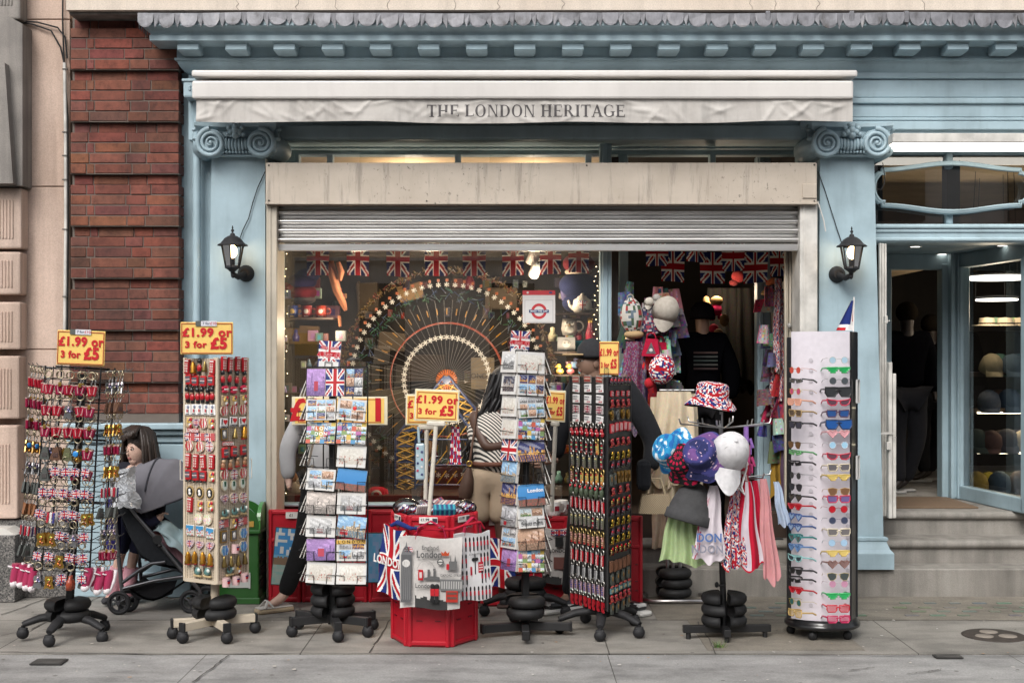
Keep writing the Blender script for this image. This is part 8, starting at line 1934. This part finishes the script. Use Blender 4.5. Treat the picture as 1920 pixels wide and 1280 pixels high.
for k in range(900):
 a = R(rw.uniform(-75, 230)); r = (208 + rw.uniform(-6, 6)) * pxm; c = wc + Vector((r * math.cos(a) * .97, .08 + rw.uniform(-.03, .03), r * math.sin(a) * 1.0)); d = Vector((rw.uniform(-1, 1), rw.uniform(-.5, .5), rw.uniform(-1, 1))) * .016
 m.color(rw.choice([(.16, .10, .025), (.2, .13, .03), (.11, .07, .02), (.17, .1, .03), (.2, .04, .03), (.25, .21, .16)])); m.tube([c - d, c + d], .003, 3, caps=False)
one(m, "tinsel_arch", "wide gold tinsel arch around the model wheel in the window", "garland")
def flagmesh(fn, w, h, dr):
 m = MB("flag_cloth"); m.grid(lambda u, v: Vector(((u - .5) * w * (.92 + .08 * v), .012 * math.sin(u * 5 + dr) * (1 - v), -h * (1 - v) + .006 * math.sin(u * 3 + dr) * (1 - v))), 26, 30, fn, True, thick=(0, .0015, 0)); return m
for k, (px, py, w) in enumerate(((596, 517, 44), (671, 517, 44), (746, 518, 45), (818, 516, 45), (889, 516, 45), (962, 517, 43), (1032, 515, 42), (1085, 512, 40))):
 one(flagmesh(lambda u, v: ufn(v, u, 1.2), w * 8.72 / 2400, .235, k), "bunting_flag", "union flag of the window bunting, %s from the left" % ORD[k], "flag", T((X(px, 8.72), 8.72, Zp(py, 8.72) + .235)), "bunting flags in the shop window")
for k, (px, py, w, rz) in enumerate(((1232, 497, 44, 0), (1263, 525, 46, 8), (1306, 488, 40, -5), (1338, 527, 50, 0), (1375, 505, 46, 6), (1418, 527, 48, -6), (1462, 516, 44, 20))):
 one(flagmesh(lambda u, v: ufn(u, v, 1), w * 8.75 / 2400, .21, k), "bunting_flag", "union flag hanging over the shop doorway, %s from the left" % ORD[k], "flag", T((X(px, 8.75), 8.75 + .04 * (k % 2), Zp(py, 8.75) + .2)) @ RZ(rz), "bunting flags over the doorway")
for k, (px, py, az, el) in enumerate(((676, 484, 40, 50), (806, 488, 0, 10), (1000, 482, -40, 58), (1004, 506, -20, 40))):
 c = P(px, py, 8.86); t = bare("spotlight"); t.matrix_basis = T(c) @ RZ(-az) @ RX(90 - el); tag(t, "lit white shop spotlight, %s from the left under the bunting" % ORD[k], "lamp", "spotlights in the window")
 m = MB("gloss", (.5, .47, .42)); m.lathe([(.03, .07), (.036, .06), (.04, -.05), (.036, -.05), (.03, .05)], 16); m.build("shade", t)
 m = MB("lamp_white"); m.lathe([(0, -.046), (.034, -.046)], 16); m.build("bulb", t)
 m = MB("rubber", (.3, .28, .25)); m.cyl((0, 0, .06), (0, 0, .3), .005); m.build("stem", t)
 point("spot_light", c + Vector((.0, -.05, -.2)), 4.5, WARM, .05)
for loc, e in (((X(760, 9.3), 9.95, 2.8), 8), ((X(1000, 9.6), 10.0, 2.8), 7), ((X(610, 8.75), 8.75, 1.75), 6), ((X(1060, 8.75), 8.75, 1.5), 6), ((X(840, 8.75), 8.72, 1.3), 8), ((X(1345, 10), 10.0, 2.05), 7), ((X(1850, 9.9), 9.7, 1.9), 5)): point("shop_fill_light", loc, e, WARM, .08)  # fill lights without fittings, added to brighten the shop interiors
m = MB("fairy")
for k in range(34): x = 533 + 6 * math.sin(k * 2.3); m.ell(P(x, 462 + k * 14, 8.66), .0035, 6, 4)
for k in range(22): m.ell(P(1118 + 4 * math.sin(k * 1.7), 500 + k * 9, 8.66), .0035, 6, 4)
one(m, "fairy_lights", "strings of tiny warm fairy lights along the window edges", "fairy lights")
po = bare("poster"); po.matrix_basis = T(P(1010.5, 575, 8.54)); tag(po, "white and red MIND THE GAP poster stuck inside the shop window", "poster"); w = 61 * 8.54 / 2400
m = MB("print", (.62, .6, .58)); m.box((0, 0, 0), (w, .003, w)); m.color((.5, .05, .06)); m.box((0, -.0022, w * .43), (w, .001, w * .14)); m.color((.45, .44, .44)); m.box((0, -.0022, -.03), (w * .88, .0008, w * .7)); m.color((.62, .61, .6)); m.box((0, -.003, -.03), (w * .84, .0008, w * .66)); m.build("sheet", po)
m = MB("print", (.48, .04, .05)); vs = []
for k in range(28): a = 6.2832 * k / 28; vs += [(.034 * math.cos(a), -.004, -.03 + .034 * math.sin(a)), (.052 * math.cos(a), -.004, -.03 + .052 * math.sin(a))]
m.add(vs, [(2 * k, 2 * k + 1, (2 * k + 3) % 56, (2 * k + 2) % 56) for k in range(28)]); m.color((.03, .06, .16)); m.box((0, -.0052, -.03), (.132, .001, .02)); m.color((.7, .7, .72)); m.text("MIND THE GAP", .0175, (0, -.03), -.006, .02, .92); m.color((.6, .58, .56)); m.disc((-.075, 0, .094), .008, 12, -.003); m.color((.05, .06, .16)); m.box((.078, -.003, .094), (.022, .001, .012)); m.build("roundel", po)
def shelf(x0, x1, py, Y, lab, d=.25):
 m = MB("dark_wood"); m.box2((X(x0, Y), Y, Zp(py, Y) - .012), (X(x1, Y), Y + d, Zp(py, Y))); one(m, "shelf", lab, "shelf", None, "shelves in the shop windows")
for a in ((528, 625, 595, 8.8, "dark shelf of mugs at the window's left edge"), (528, 600, 737, 8.8, "lower dark shelf at the window's left edge"), (1040, 1123, 586, 8.8, "dark shelf under the union flag teapot"), (1040, 1123, 659, 8.8, "dark shelf under the owl mug and red bottle"), (1040, 1123, 702, 8.8, "dark shelf under the rubber ducks")): shelf(*a)
for k, (px, c, c2, lab) in enumerate(((548, (.03, .06, .25), GOLD, "blue crested mug on the window shelf"), (574, (.4, .04, .04), (.6, .55, .5), "red and white mug in the middle of the window shelf"), (601, (.5, .06, .03), (.6, .55, .5), "orange red crested mug at the right of the window shelf"))):
 m = MB("gloss", c); m.lathe([(0, 0), (.034, 0), (.037, .085), (.033, .085), (0, .01)], 18); m.color(c2); m.ell((0, -.034, .045), (.016, .006, .018)); m.box((0, -.035, .01), (.03, .004, .006)); m.color(c); m.torus((.045, 0, .045), .02, .005, 'Y', 12, 5); one(m, "mug", lab, "mug", T((X(px, 8.85), 8.88, Zp(595, 8.8))))
def teapot(m):
 m.color((.66, .62, .55)); m.lathe([(0, 0), (.05, 0), (.068, .03), (.06, .085), (.035, .1), (.03, .11), (.012, .118), (.014, .13), (0, .134)], 22); m.tube([(-.055, 0, .03), (-.08, 0, .05), (-.09, 0, .085)], [.016, .011, .008], 8); m.torus((.07, 0, .055), .032, .006, 'Y', 14, 5); m.grid(lambda u, v: Vector((-.04 + .08 * u, -.068 + .05 * (abs(u - .5) * 1.4) ** 2, .02 + .06 * v)), 18, 14, ufn, True)
m = MB("gloss"); teapot(m); one(m, "teapot", "cream teapot with a union flag on its side in the window", "teapot", T((X(1092, 8.85), 8.88, Zp(586, 8.8))) @ S(1.05))
m = MB("gloss", (.5, .47, .42)); m.lathe([(0, 0), (.045, 0), (.056, .04), (.05, .09), (.046, .115), (.04, .11), (0, .05)], 20); m.torus((.065, 0, .065), .034, .007, 'Y', 14, 6)
for s in (-1, 1): m.color((.62, .6, .55)); m.ell((s * .018, -.045, .085), (.015, .008, .015)); m.color((.06, .05, .05)); m.ell((s * .018, -.052, .085), (.006, .004, .006))
m.color((.6, .58, .52)); m.ell((0, -.045, .04), (.032, .014, .03)); m.color((.35, .2, .05)); m.ell((0, -.056, .07), (.006, .006, .008)); one(m, "owl_mug", "cream owl shaped mug on a white box in the window", "mug", T((X(1068, 8.85), 8.9, Zp(628, 8.8))))
m = MB("print", (.42, .42, .42)); m.box((0, 0, .05), (.12, .1, .1)); m.color((.6, .58, .55)); m.ell((0, -.051, .055), (.03, .004, .026)); m.color((.15, .14, .14)); [m.ell((x, -.055, .06), (.005, .003, .005)) for x in (-.012, .012)]; one(m, "gift_box", "white printed box under the owl mug in the window", "box", T((X(1062, 8.85), 8.88, Zp(659, 8.8))))
m = MB("gloss", (.42, .02, .05)); m.lathe([(0, 0), (.032, 0), (.034, .13), (.02, .18), (.018, .2)], 18); m.mat("metal").color(GOLD); m.lathe([(.019, .2), (.019, .235), (0, .238)], 16); one(m, "drink_bottle", "tall red bottle with gold cap in the window", "bottle", T((X(1107, 8.85), 8.86, Zp(659, 8.8))))
m = MB("gloss", (.42, .02, .05)); m.ell((0, 0, .03), (.03, .03, .03)); m.color((.02, .14, .2)); m.box((0, 0, -.03), (.07, .06, .075)); one(m, "toy", "red hatted toy on a teal box left of the red bottle", "toy", T((X(1085, 8.85), 8.9, Zp(640, 8.8))))
for k, px in enumerate((1050, 1070, 1092)):
 m = MB("gloss", ((.5, .33, .05), (.4, .12, .12), (.08, .3, .42))[k]); m.ell((0, 0, .022), (.028, .024, .022)); m.color((.55, .3, .04)); m.ell((-.008, 0, .056), (.017, .017, .018)); m.ell((-.026, 0, .053), (.01, .008, .004)); m.color(RED); m.box((0, -.02, .02), (.03, .012, .01)); one(m, "rubber_duck", "small rubber duck on the window shelf, %s of three" % ("yellow one leftmost", "red one in the middle", "blue one rightmost")[k], "duck", T((X(px, 8.85), 8.87, Zp(702, 8.8))))
def blob(name, lab, cat, Y, parts, mat="cloth"):
 m = MB(mat)
 for (px, py, rx, ry, c) in parts: m.color(c); m.ell(P(px, py, Y), (rx * Y / 2400, rx * Y / 3000, ry * Y / 2400), 16, 12)
 return one(m, name, lab, cat)
DK = (.012, .012, .03)
blob("toy_figure", "stuffed figure with dark blue hat and red jacket above the window mugs", "toy", 9.0, [(566, 528, 28, 16, (.03, .02, .08)), (578, 516, 22, 14, (.02, .02, .07)), (545, 538, 18, 10, (.25, .02, .04)), (568, 548, 26, 16, (.36, .03, .04)), (572, 540, 12, 5, (.5, .45, .42)), (570, 562, 22, 9, (.4, .35, .33))])
blob("toy_figure", "hanging dark blue coat with red woollen hat and cream scarf at the window's right", "toy", 8.95, [(1085, 494, 30, 20, (.12, .015, .02)), (1085, 510, 26, 9, (.4, .33, .25)), (1084, 535, 36, 26, (.012, .016, .05)), (1060, 548, 9, 20, (.08, .07, .14)), (1084, 568, 30, 20, (.012, .016, .05))])
m = MB("cloth", (.26, .10, .05)); m.tube([P(a, b, 8.9) for a, b in ((620, 490), (624, 515), (632, 545), (644, 570), (648, 582))], [.05, .075, .07, .055, .03], 14, flat=.4); m.tube([P(a, b, 8.86) for a, b in ((634, 492), (640, 510), (638, 526))], [.03, .045, .02], 12, flat=.5); m.tube([P(a, b, 8.9) for a, b in ((636, 592), (638, 612))], [.025, .02], 10, flat=.5); one(m, "leather_scarf", "rust orange cloth hanging in the left half of the window", "scarf")
blob("soft_toy", "brown and white soft dog toy at the bottom left of the window", "toy", 8.85, [(548, 915, 16, 20, (.5, .42, .33)), (544, 896, 16, 14, (.25, .11, .045)), (556, 902, 9, 9, (.6, .52, .42)), (536, 905, 6, 12, (.2, .08, .03))])
blob("soft_toy", "ginger and cream knitted toy standing above the soft dog", "toy", 8.85, [(535, 880, 9, 12, (.5, .45, .4)), (536, 862, 8, 9, (.4, .16, .06)), (536, 850, 5, 7, (.45, .1, .06))])
m = MB("cloth", (.42, .015, .03)); m.at(P(708, 928, 8.75)); m.lathe([(.075, -.04), (.08, 0), (.07, .035), (.04, .055), (0, .06)], 20); m.color((.62, .58, .54)); m.ell((0, -.07, .015), (.036, .012, .028)); m.color((.42, .015, .03)); m.ell((0, -.08, .015), (.02, .006, .015)); m.color((.42, .015, .03)); m.box((.0, 0, -.065), (.16, .1, .06), .02); one(m, "football_cap", "red cap with a pale ring badge beside the model wheel", "hat")
for k, (a, b, w, h, c) in enumerate(((548, 630, 34, 30, (.2, .13, .07)), (580, 628, 36, 34, (.26, .17, .09)), (770, 548, 46, 30, (.42, .27, .14)), (800, 690, 70, 50, (.09, .07, .055)), (905, 700, 44, 60, (.34, .28, .2)), (660, 700, 50, 46, (.12, .11, .1)), (940, 560, 60, 40, (.16, .13, .1)), (690, 560, 40, 60, (.1, .08, .06)), (985, 680, 40, 40, (.13, .1, .08)), (735, 640, 50, 34, (.15, .12, .09)))):
 m = MB("canvas", c); m.box((0, 0, 0), (w * 9.5 / 2400, .08, h * 9.5 / 2400), .008); one(m, "paper_bag", ["pale brown paper bag below the window mugs, leftmost", "larger brown paper bag right of the leftmost one", "tan paper bag high behind the wheel", "dark box behind the wheel hub", "cream printed tote behind the wheel on the right", "grey box behind the wheel's left side", "brown box behind the arch at upper right", "dark carton behind the arch at upper left", "brown carton below the poster", "brown carton behind the upper left spokes"][k], "box", T(P(a, b, 9.5)) @ RY((0, 2, -14, 0, 0, 3, 0, -4, 2, 5)[k]))
m = MB("print", (.06, .05, .045)); m.text("LONDON", .052, (P(905, 705, 9.4).x, P(0, 705, 9.4).z), 9.445, .0, 1.0); one(m, "printed_word", "dark LONDON lettering on the cream tote behind the wheel", "lettering")
rc = random.Random(14)
for k in range(190):
 px, py = rc.uniform(530, 1120), rc.choice([545, 600, 660, 720, 790, 860, 930]) - rc.uniform(0, 6); Y = rc.uniform(9.35, 9.7); sz = rc.uniform(.02, .05); c = vary(rc.choice([(.06, .045, .035), (.1, .07, .05), (.03, .03, .04), (.16, .13, .1), (.14, .03, .025), (.03, .05, .07), (.2, .14, .06)]), .4, rc)
 if k > 90: px = rc.choice([rc.uniform(530, 640), rc.uniform(530, 700), rc.uniform(1035, 1120), rc.uniform(980, 1120)]); Y = rc.uniform(8.95, 9.4); py = rc.choice([560, 640, 690, 737, 790, 850, 905]); c = vary(rc.choice([(.3, .05, .05), (.4, .36, .3), (.06, .08, .2), (.3, .2, .08), (.5, .48, .45), (.1, .1, .1), (.2, .25, .28)]), .4, rc); sz *= .8
 m = MB("gloss", c)
 if k % 3: m.box((0, 0, sz), (sz * rc.uniform(.9, 2.2), sz, sz * 2), .004); m.color(vary(c, .9, rc)); m.box((0, -sz * .52, sz), (sz * .7, .003, sz))
 else: m.lathe([(0, 0), (sz * .7, 0), (sz * .8, sz), (sz * .4, sz * 1.8), (sz * .45, sz * 2.4), (0, sz * 2.6)], 12)
 one(m, "souvenir", "small dim souvenir among the clutter filling the shop window", "souvenir", T(P(px, py, Y)), "dim souvenirs at the back of the window")
DY = 8.42
def dark_flower(u, v):
 q = hsh(int(u * 22), int(v * 18), 2); return (.5, .48, .44) if q < .55 else ((.06, .1, .06) if q < .75 else ((.3, .04, .04) if q < .88 else (.12, .16, .2)))
m = MB("cloth"); m.ell((0, 0, 0), (.075, .06, .12), 26, 22, dark_flower); m.color((.3, .28, .25)); m.torus((0, -.01, .12), .02, .005, 'Y', 10, 5); one(m, "backpack", "white backpack with red and green flower print hanging at the doorway's left", "bag", T(P(1184, 592, DY)) @ RY(-4))
m = MB("canvas", (.38, .26, .14)); m.ell((0, 0, 0), (.068, .05, .03), 18, 10); one(m, "straw_purse", "tan straw purse hanging under the flowered backpack", "purse", T(P(1188, 627, DY)))
for k, (px, py, w, h, col, lab) in enumerate(((1187, 640, .13, .52, (.16, .04, .09), "plum coloured knitted scarf hanging at the doorway's left"), (1197, 655, .1, .55, (.08, .06, .1), "grey purple knitted scarf beside the plum one"))):
 hang("scarf", T(P(px, py, DY + .02 * k)), w, w * 1.05, h, lambda u, v, col=col: vary(col, .5) if hsh(int(u * 30), int(v * 60)) < .7 else (.2, .16, .2), lab, 3, .02, group="scarves at the doorway")
for k, (px, py, sc, col, lab) in enumerate(((1246, 586, 1.2, (.42, .38, .33), "cream baseball cap hanging at the doorway's left"), (1216, 568, .42, (.5, .46, .4), "small white furry charm hanging left of the cream cap"), (1230, 560, .36, (.34, .32, .3), "tiny pale charm above the cream cap"))):
 m = MB("cloth", col); m.at((0, 0, 0), 0, R(50), R(10)); m.lathe([(0, .1 * sc), (.045 * sc, .09 * sc), (.07 * sc, .05 * sc), (.075 * sc, -.01 * sc), (.066 * sc, -.005 * sc), (0, .08 * sc)], 20); m.at(); m.grid(lambda u, v: Vector(((u - .5) * .11 * sc, -.04 * sc - .03 * sc * math.sin(3.14 * u), -.045 * sc - .065 * sc * math.sin(.2 + 2.7 * u) * (1 - v))), 10, 5, None, True, thick=(0, .004, 0)); one(m, "cap", lab, "cap", T(P(px, py, DY)) @ RY(12))
for k in range(96):
 px, py = (rc.uniform(1172, 1278), rc.uniform(548, 770)) if k < 60 else ((rc.uniform(1428, 1474), rc.uniform(540, 860)) if k < 82 else (rc.uniform(1200, 1262), rc.uniform(700, 760))); Yq = DY + (rc.uniform(.0, .25) if k < 60 or k > 81 else rc.uniform(.42, .6)); c = vary(rc.choice([(.05, .05, .08), (.34, .04, .06), (.5, .46, .42), (.08, .08, .16), (.12, .1, .1), (.25, .12, .14)]), .4, rc); w, h = rc.uniform(.06, .12), rc.uniform(.08, .2)
 m = MB("cloth", c); m.grid(lambda u, v: Vector(((u - .5) * w * (1.2 - .4 * v), .02 * math.sin(u * 5 + k), (v - .5) * h)), 8, 10, lambda u, v: c if int(u * 5 + k) % 2 else vary(c, .6, rc), True, thick=(0, .02, 0)); one(m, "cloth_trinket", "small cloth trinket in the crowded clusters hung beside the shop doorway", "trinket", T(P(px, py, Yq)) @ RY(rc.uniform(-15, 15)), "cloth trinkets beside the doorway")
for k, (px, py) in enumerate(((1215, 583), (1212, 607), (1222, 612))): m = MB("cloth"); m.grid(lambda u, v: Vector(((u - .5) * .085, .01 * math.sin(u * 6), (v - .5) * .1)), 16, 18, lambda u, v: [(.05, .05, .12), (.45, .42, .42), (.3, .05, .08), (.08, .08, .1)][int(hsh(int(u * 7), int(v * 8), k) * 3.99)], True, thick=(0, .03, 0)); one(m, "pouch", "printed cloth pouch at the doorway's left, " + ("topmost", "middle", "lowest")[k] + " of three", "pouch", T(P(px, py, DY)) @ RY(6 - 8 * k))
for k, (px, py) in enumerate(((1221, 650), (1237, 656))):
 m = MB("cloth", (.38, .01, .04)); m.prism([(-.06, -.06), (.06, -.065), (.045, .05), (-.03, .055)], -.03, .03); m.color((.12, .1, .11)); m.prism([(-.03, -.045), (.035, -.045), (.004, .03)], -.032, -.030); m.color((.6, .56, .55)); m.ell((.003, -.032, -.022), (.012, .003, .012)); m.color((.3, .01, .03)); m.torus((0, 0, .06), .03, .005, 'Y', 12, 5); one(m, "red_pouch", ("front red triangular pouch hanging below the printed pouches", "rear red triangular pouch tucked behind the front one")[k], "pouch", T(P(px, py, DY - .04 + .08 * k)) @ RZ(-14))
m = MB("cloth"); m.ell((0, 0, 0), (.085, .06, .1), 40, 30, lambda u, v: ujrep(u, v, 8, 4)); one(m, "folded_umbrella", "bulging union flag patterned umbrella bundle at the doorway's left", "umbrella", T(P(1241, 692, 8.3)) @ RY(10))
m = MB("cloth", (.42, .02, .03)); m.ell((0, 0, 0), .035); one(m, "pompom", "red pompom hanging below the union flag umbrella bundle", "pompom", T(P(1218, 718, 8.34)))
blob("soft_toy", "pink red soft toy deep in the doorway", "toy", 10.0, [(1343, 580, 11, 12, (.5, .02, .09)), (1335, 594, 7, 7, (.45, .02, .08)), (1351, 594, 6, 6, (.45, .02, .08)), (1344, 564, 12, 9, (.5, .3, .12))]); blob("soft_toy", "tan soft toy left of the pink red one in the doorway", "toy", 10.1, [(1325, 574, 8, 12, (.4, .24, .1)), (1324, 562, 6, 7, (.45, .28, .12))])
blob("soft_toy", "brown dog toys piled right of the man in the doorway", "toy", 9.7, [(1347, 625, 9, 9, (.2, .1, .05)), (1354, 640, 10, 10, (.3, .17, .08)), (1342, 648, 7, 8, (.22, .13, .07)), (1358, 600, 9, 12, (.16, .09, .04))]); blob("red_bag", "red bag between the man and the toys in the doorway", "bag", 9.75, [(1338, 616, 9, 9, (.4, .02, .05))])
blob("hat", "red hat high in the dark doorway under the flags", "hat", 10.2, [(1385, 518, 14, 12, (.2, .02, .02)), (1376, 530, 9, 6, (.14, .02, .02))])
for k in range(9): hang("coat", T(P(1345 + k * 9, 540 + 10 * (k % 3), 10.3 + .1 * (k % 3))), .16, .24, .75, lambda u, v, k=k: vary(((.02, .018, .016), (.035, .025, .018), (.05, .03, .02))[k % 3], .3), "dark coat hanging on the right of the shop's doorway interior", 3, .03, "coat", "dark coats inside the doorway")
m = MB("cloth", (.3, .11, .03)); m.box(P(1281, 665, 9.4), (.06, .06, .26), .02); one(m, "orange_bag", "orange brown bag hanging left of the man in the doorway", "bag")
for k, (px, py, c) in enumerate(((1450, 527, (.5, .14, .06)), (1441, 546, (.5, .32, .15)), (1448, 558, (.45, .08, .05)), (1440, 578, (.2, .2, .22)), (1444, 700, (.2, .06, .1)), (1438, 740, (.06, .05, .06)), (1440, 775, (.14, .1, .1)))):
 m = MB("cloth", c); m.at(P(px, py, 9.0), R(20), 0, R(-24)); m.ell((0, 0, 0), (.06, .05, .025)); m.color(vary(DK, .3)); m.ell((.05, .0, .012), (.05, .06, .045)); m.at(); one(m, "cap", "cap peak up at the doorway's right, %s from the top" % ORD[k], "cap", None, "caps on the doorway's right wall")
for k, (px, y0, h, w) in enumerate(((1459, 522, .62, .06), (1466, 545, .75, .05), (1455, 640, .55, .07))): hang("scarf", T(P(px, y0, 8.86 + .05 * k)), w * .8, w * 1.3, h, lambda u, v: ujrep(u, v, 2, 9), "union flag scarf at the doorway's right, " + ("front one", "long one nearest the grille", "lowest one")[k], 2, .015, group="scarves on the doorway's right")
hang("scarf", T(P(1462, 820, 8.95)), .09, .14, .42, lambda u, v: (.3, .18, .03) if u < .55 else (.1, .06, .1), "mustard fringed scarf low at the doorway's right", 3, .02, group="scarves on the doorway's right")
for k, py in enumerate((612, 698, 765, 840, 918)):
 m = MB("dark_wood", (.1, .05, .02)); Y = 10.0; m.box2((X(1808, Y), Y, Zp(py + 8, Y)), (5.2, Y + .4, Zp(py, Y))); one(m, "shelf", "brown wooden hat shop shelf, %s from the top" % ORD[k], "shelf", None, "shelves in the shop windows")
 if k in (2, 3): m = MB("led_strip"); m.box2((X(1832, Y), Y - .012, Zp(py + 10, Y)), (5.1, Y - .002, Zp(py + 7, Y))); one(m, "led_strip", "glowing warm strip under the %s hat shelf" % ("third", "fourth")[k - 2], "light"); point("shelf_glow", (X(1890, Y), Y - .1, Zp(py + 30, Y)), 1.0, (1, .8, .5), .1)
HC = [[(1850, (.5, .42, .3)), (1885, (.5, .43, .32)), (1915, (.46, .38, .26)), (1948, (.5, .4, .3))], [(1856, (.2, .17, .11)), (1890, (.04, .06, .08)), (1925, (.06, .05, .06)), (1955, (.08, .06, .05))], [(1854, (.09, .1, .12)), (1892, (.03, .05, .08)), (1930, (.1, .08, .07))], [(1830, (.03, .04, .035)), (1856, (.07, .04, .035)), (1888, (.035, .035, .045)), (1918, (.32, .28, .22)), (1950, (.05, .04, .04))], [(1832, (.25, .17, .04)), (1873, (.04, .06, .08)), (1912, (.06, .05, .05)), (1945, (.2, .13, .03))]]
for r, row in enumerate(HC):
 for c, (px, col) in enumerate(row + [(q + 17, vary(w, .6, rc)) for q, w in row[:-1]]):
  m = MB("cloth", col); Y = 9.93 if c < len(row) else 10.12; py = (612, 698, 765, 840, 918)[r]; p = P(px, py, Y)
  if r == 0: m.lathe([(.11, .004), (.11, .012), (.06, .016), (.055, .065), (.0, .072)], 20); m.color((.06, .04, .03)); m.lathe([(.061, .018), (.061, .03)], 20)
  else: m.at((0, 0, .01), 0, R(rc.uniform(-5, 38)), R(rc.uniform(-12, 12))); m.lathe([(.078, 0), (.08, .04), (.068, .09), (.04, .12), (0, .13)], 20); m.at(); m.grid(lambda u, v: Vector(((u - .5) * .13, -.06 - .07 * (1 - (2 * u - 1) ** 2) * (1 - v), .02 - .05 * (1 - v))), 10, 5, None, True, thick=(0, .002, .006))
  o = one(m, "straw_hat" if r == 0 else "flat_cap", "%s on the %s hat shop shelf, %s from left" % ("straw boater hat" if r == 0 else "cap", ORD[r], ORD[c % 5] + (" in front" if c < len(row) else " behind")), "hat", T(p) @ RZ(rc.uniform(-25, 25)) @ S(1.0 if r == 0 else 1.1), "hats on the hat shop shelves")
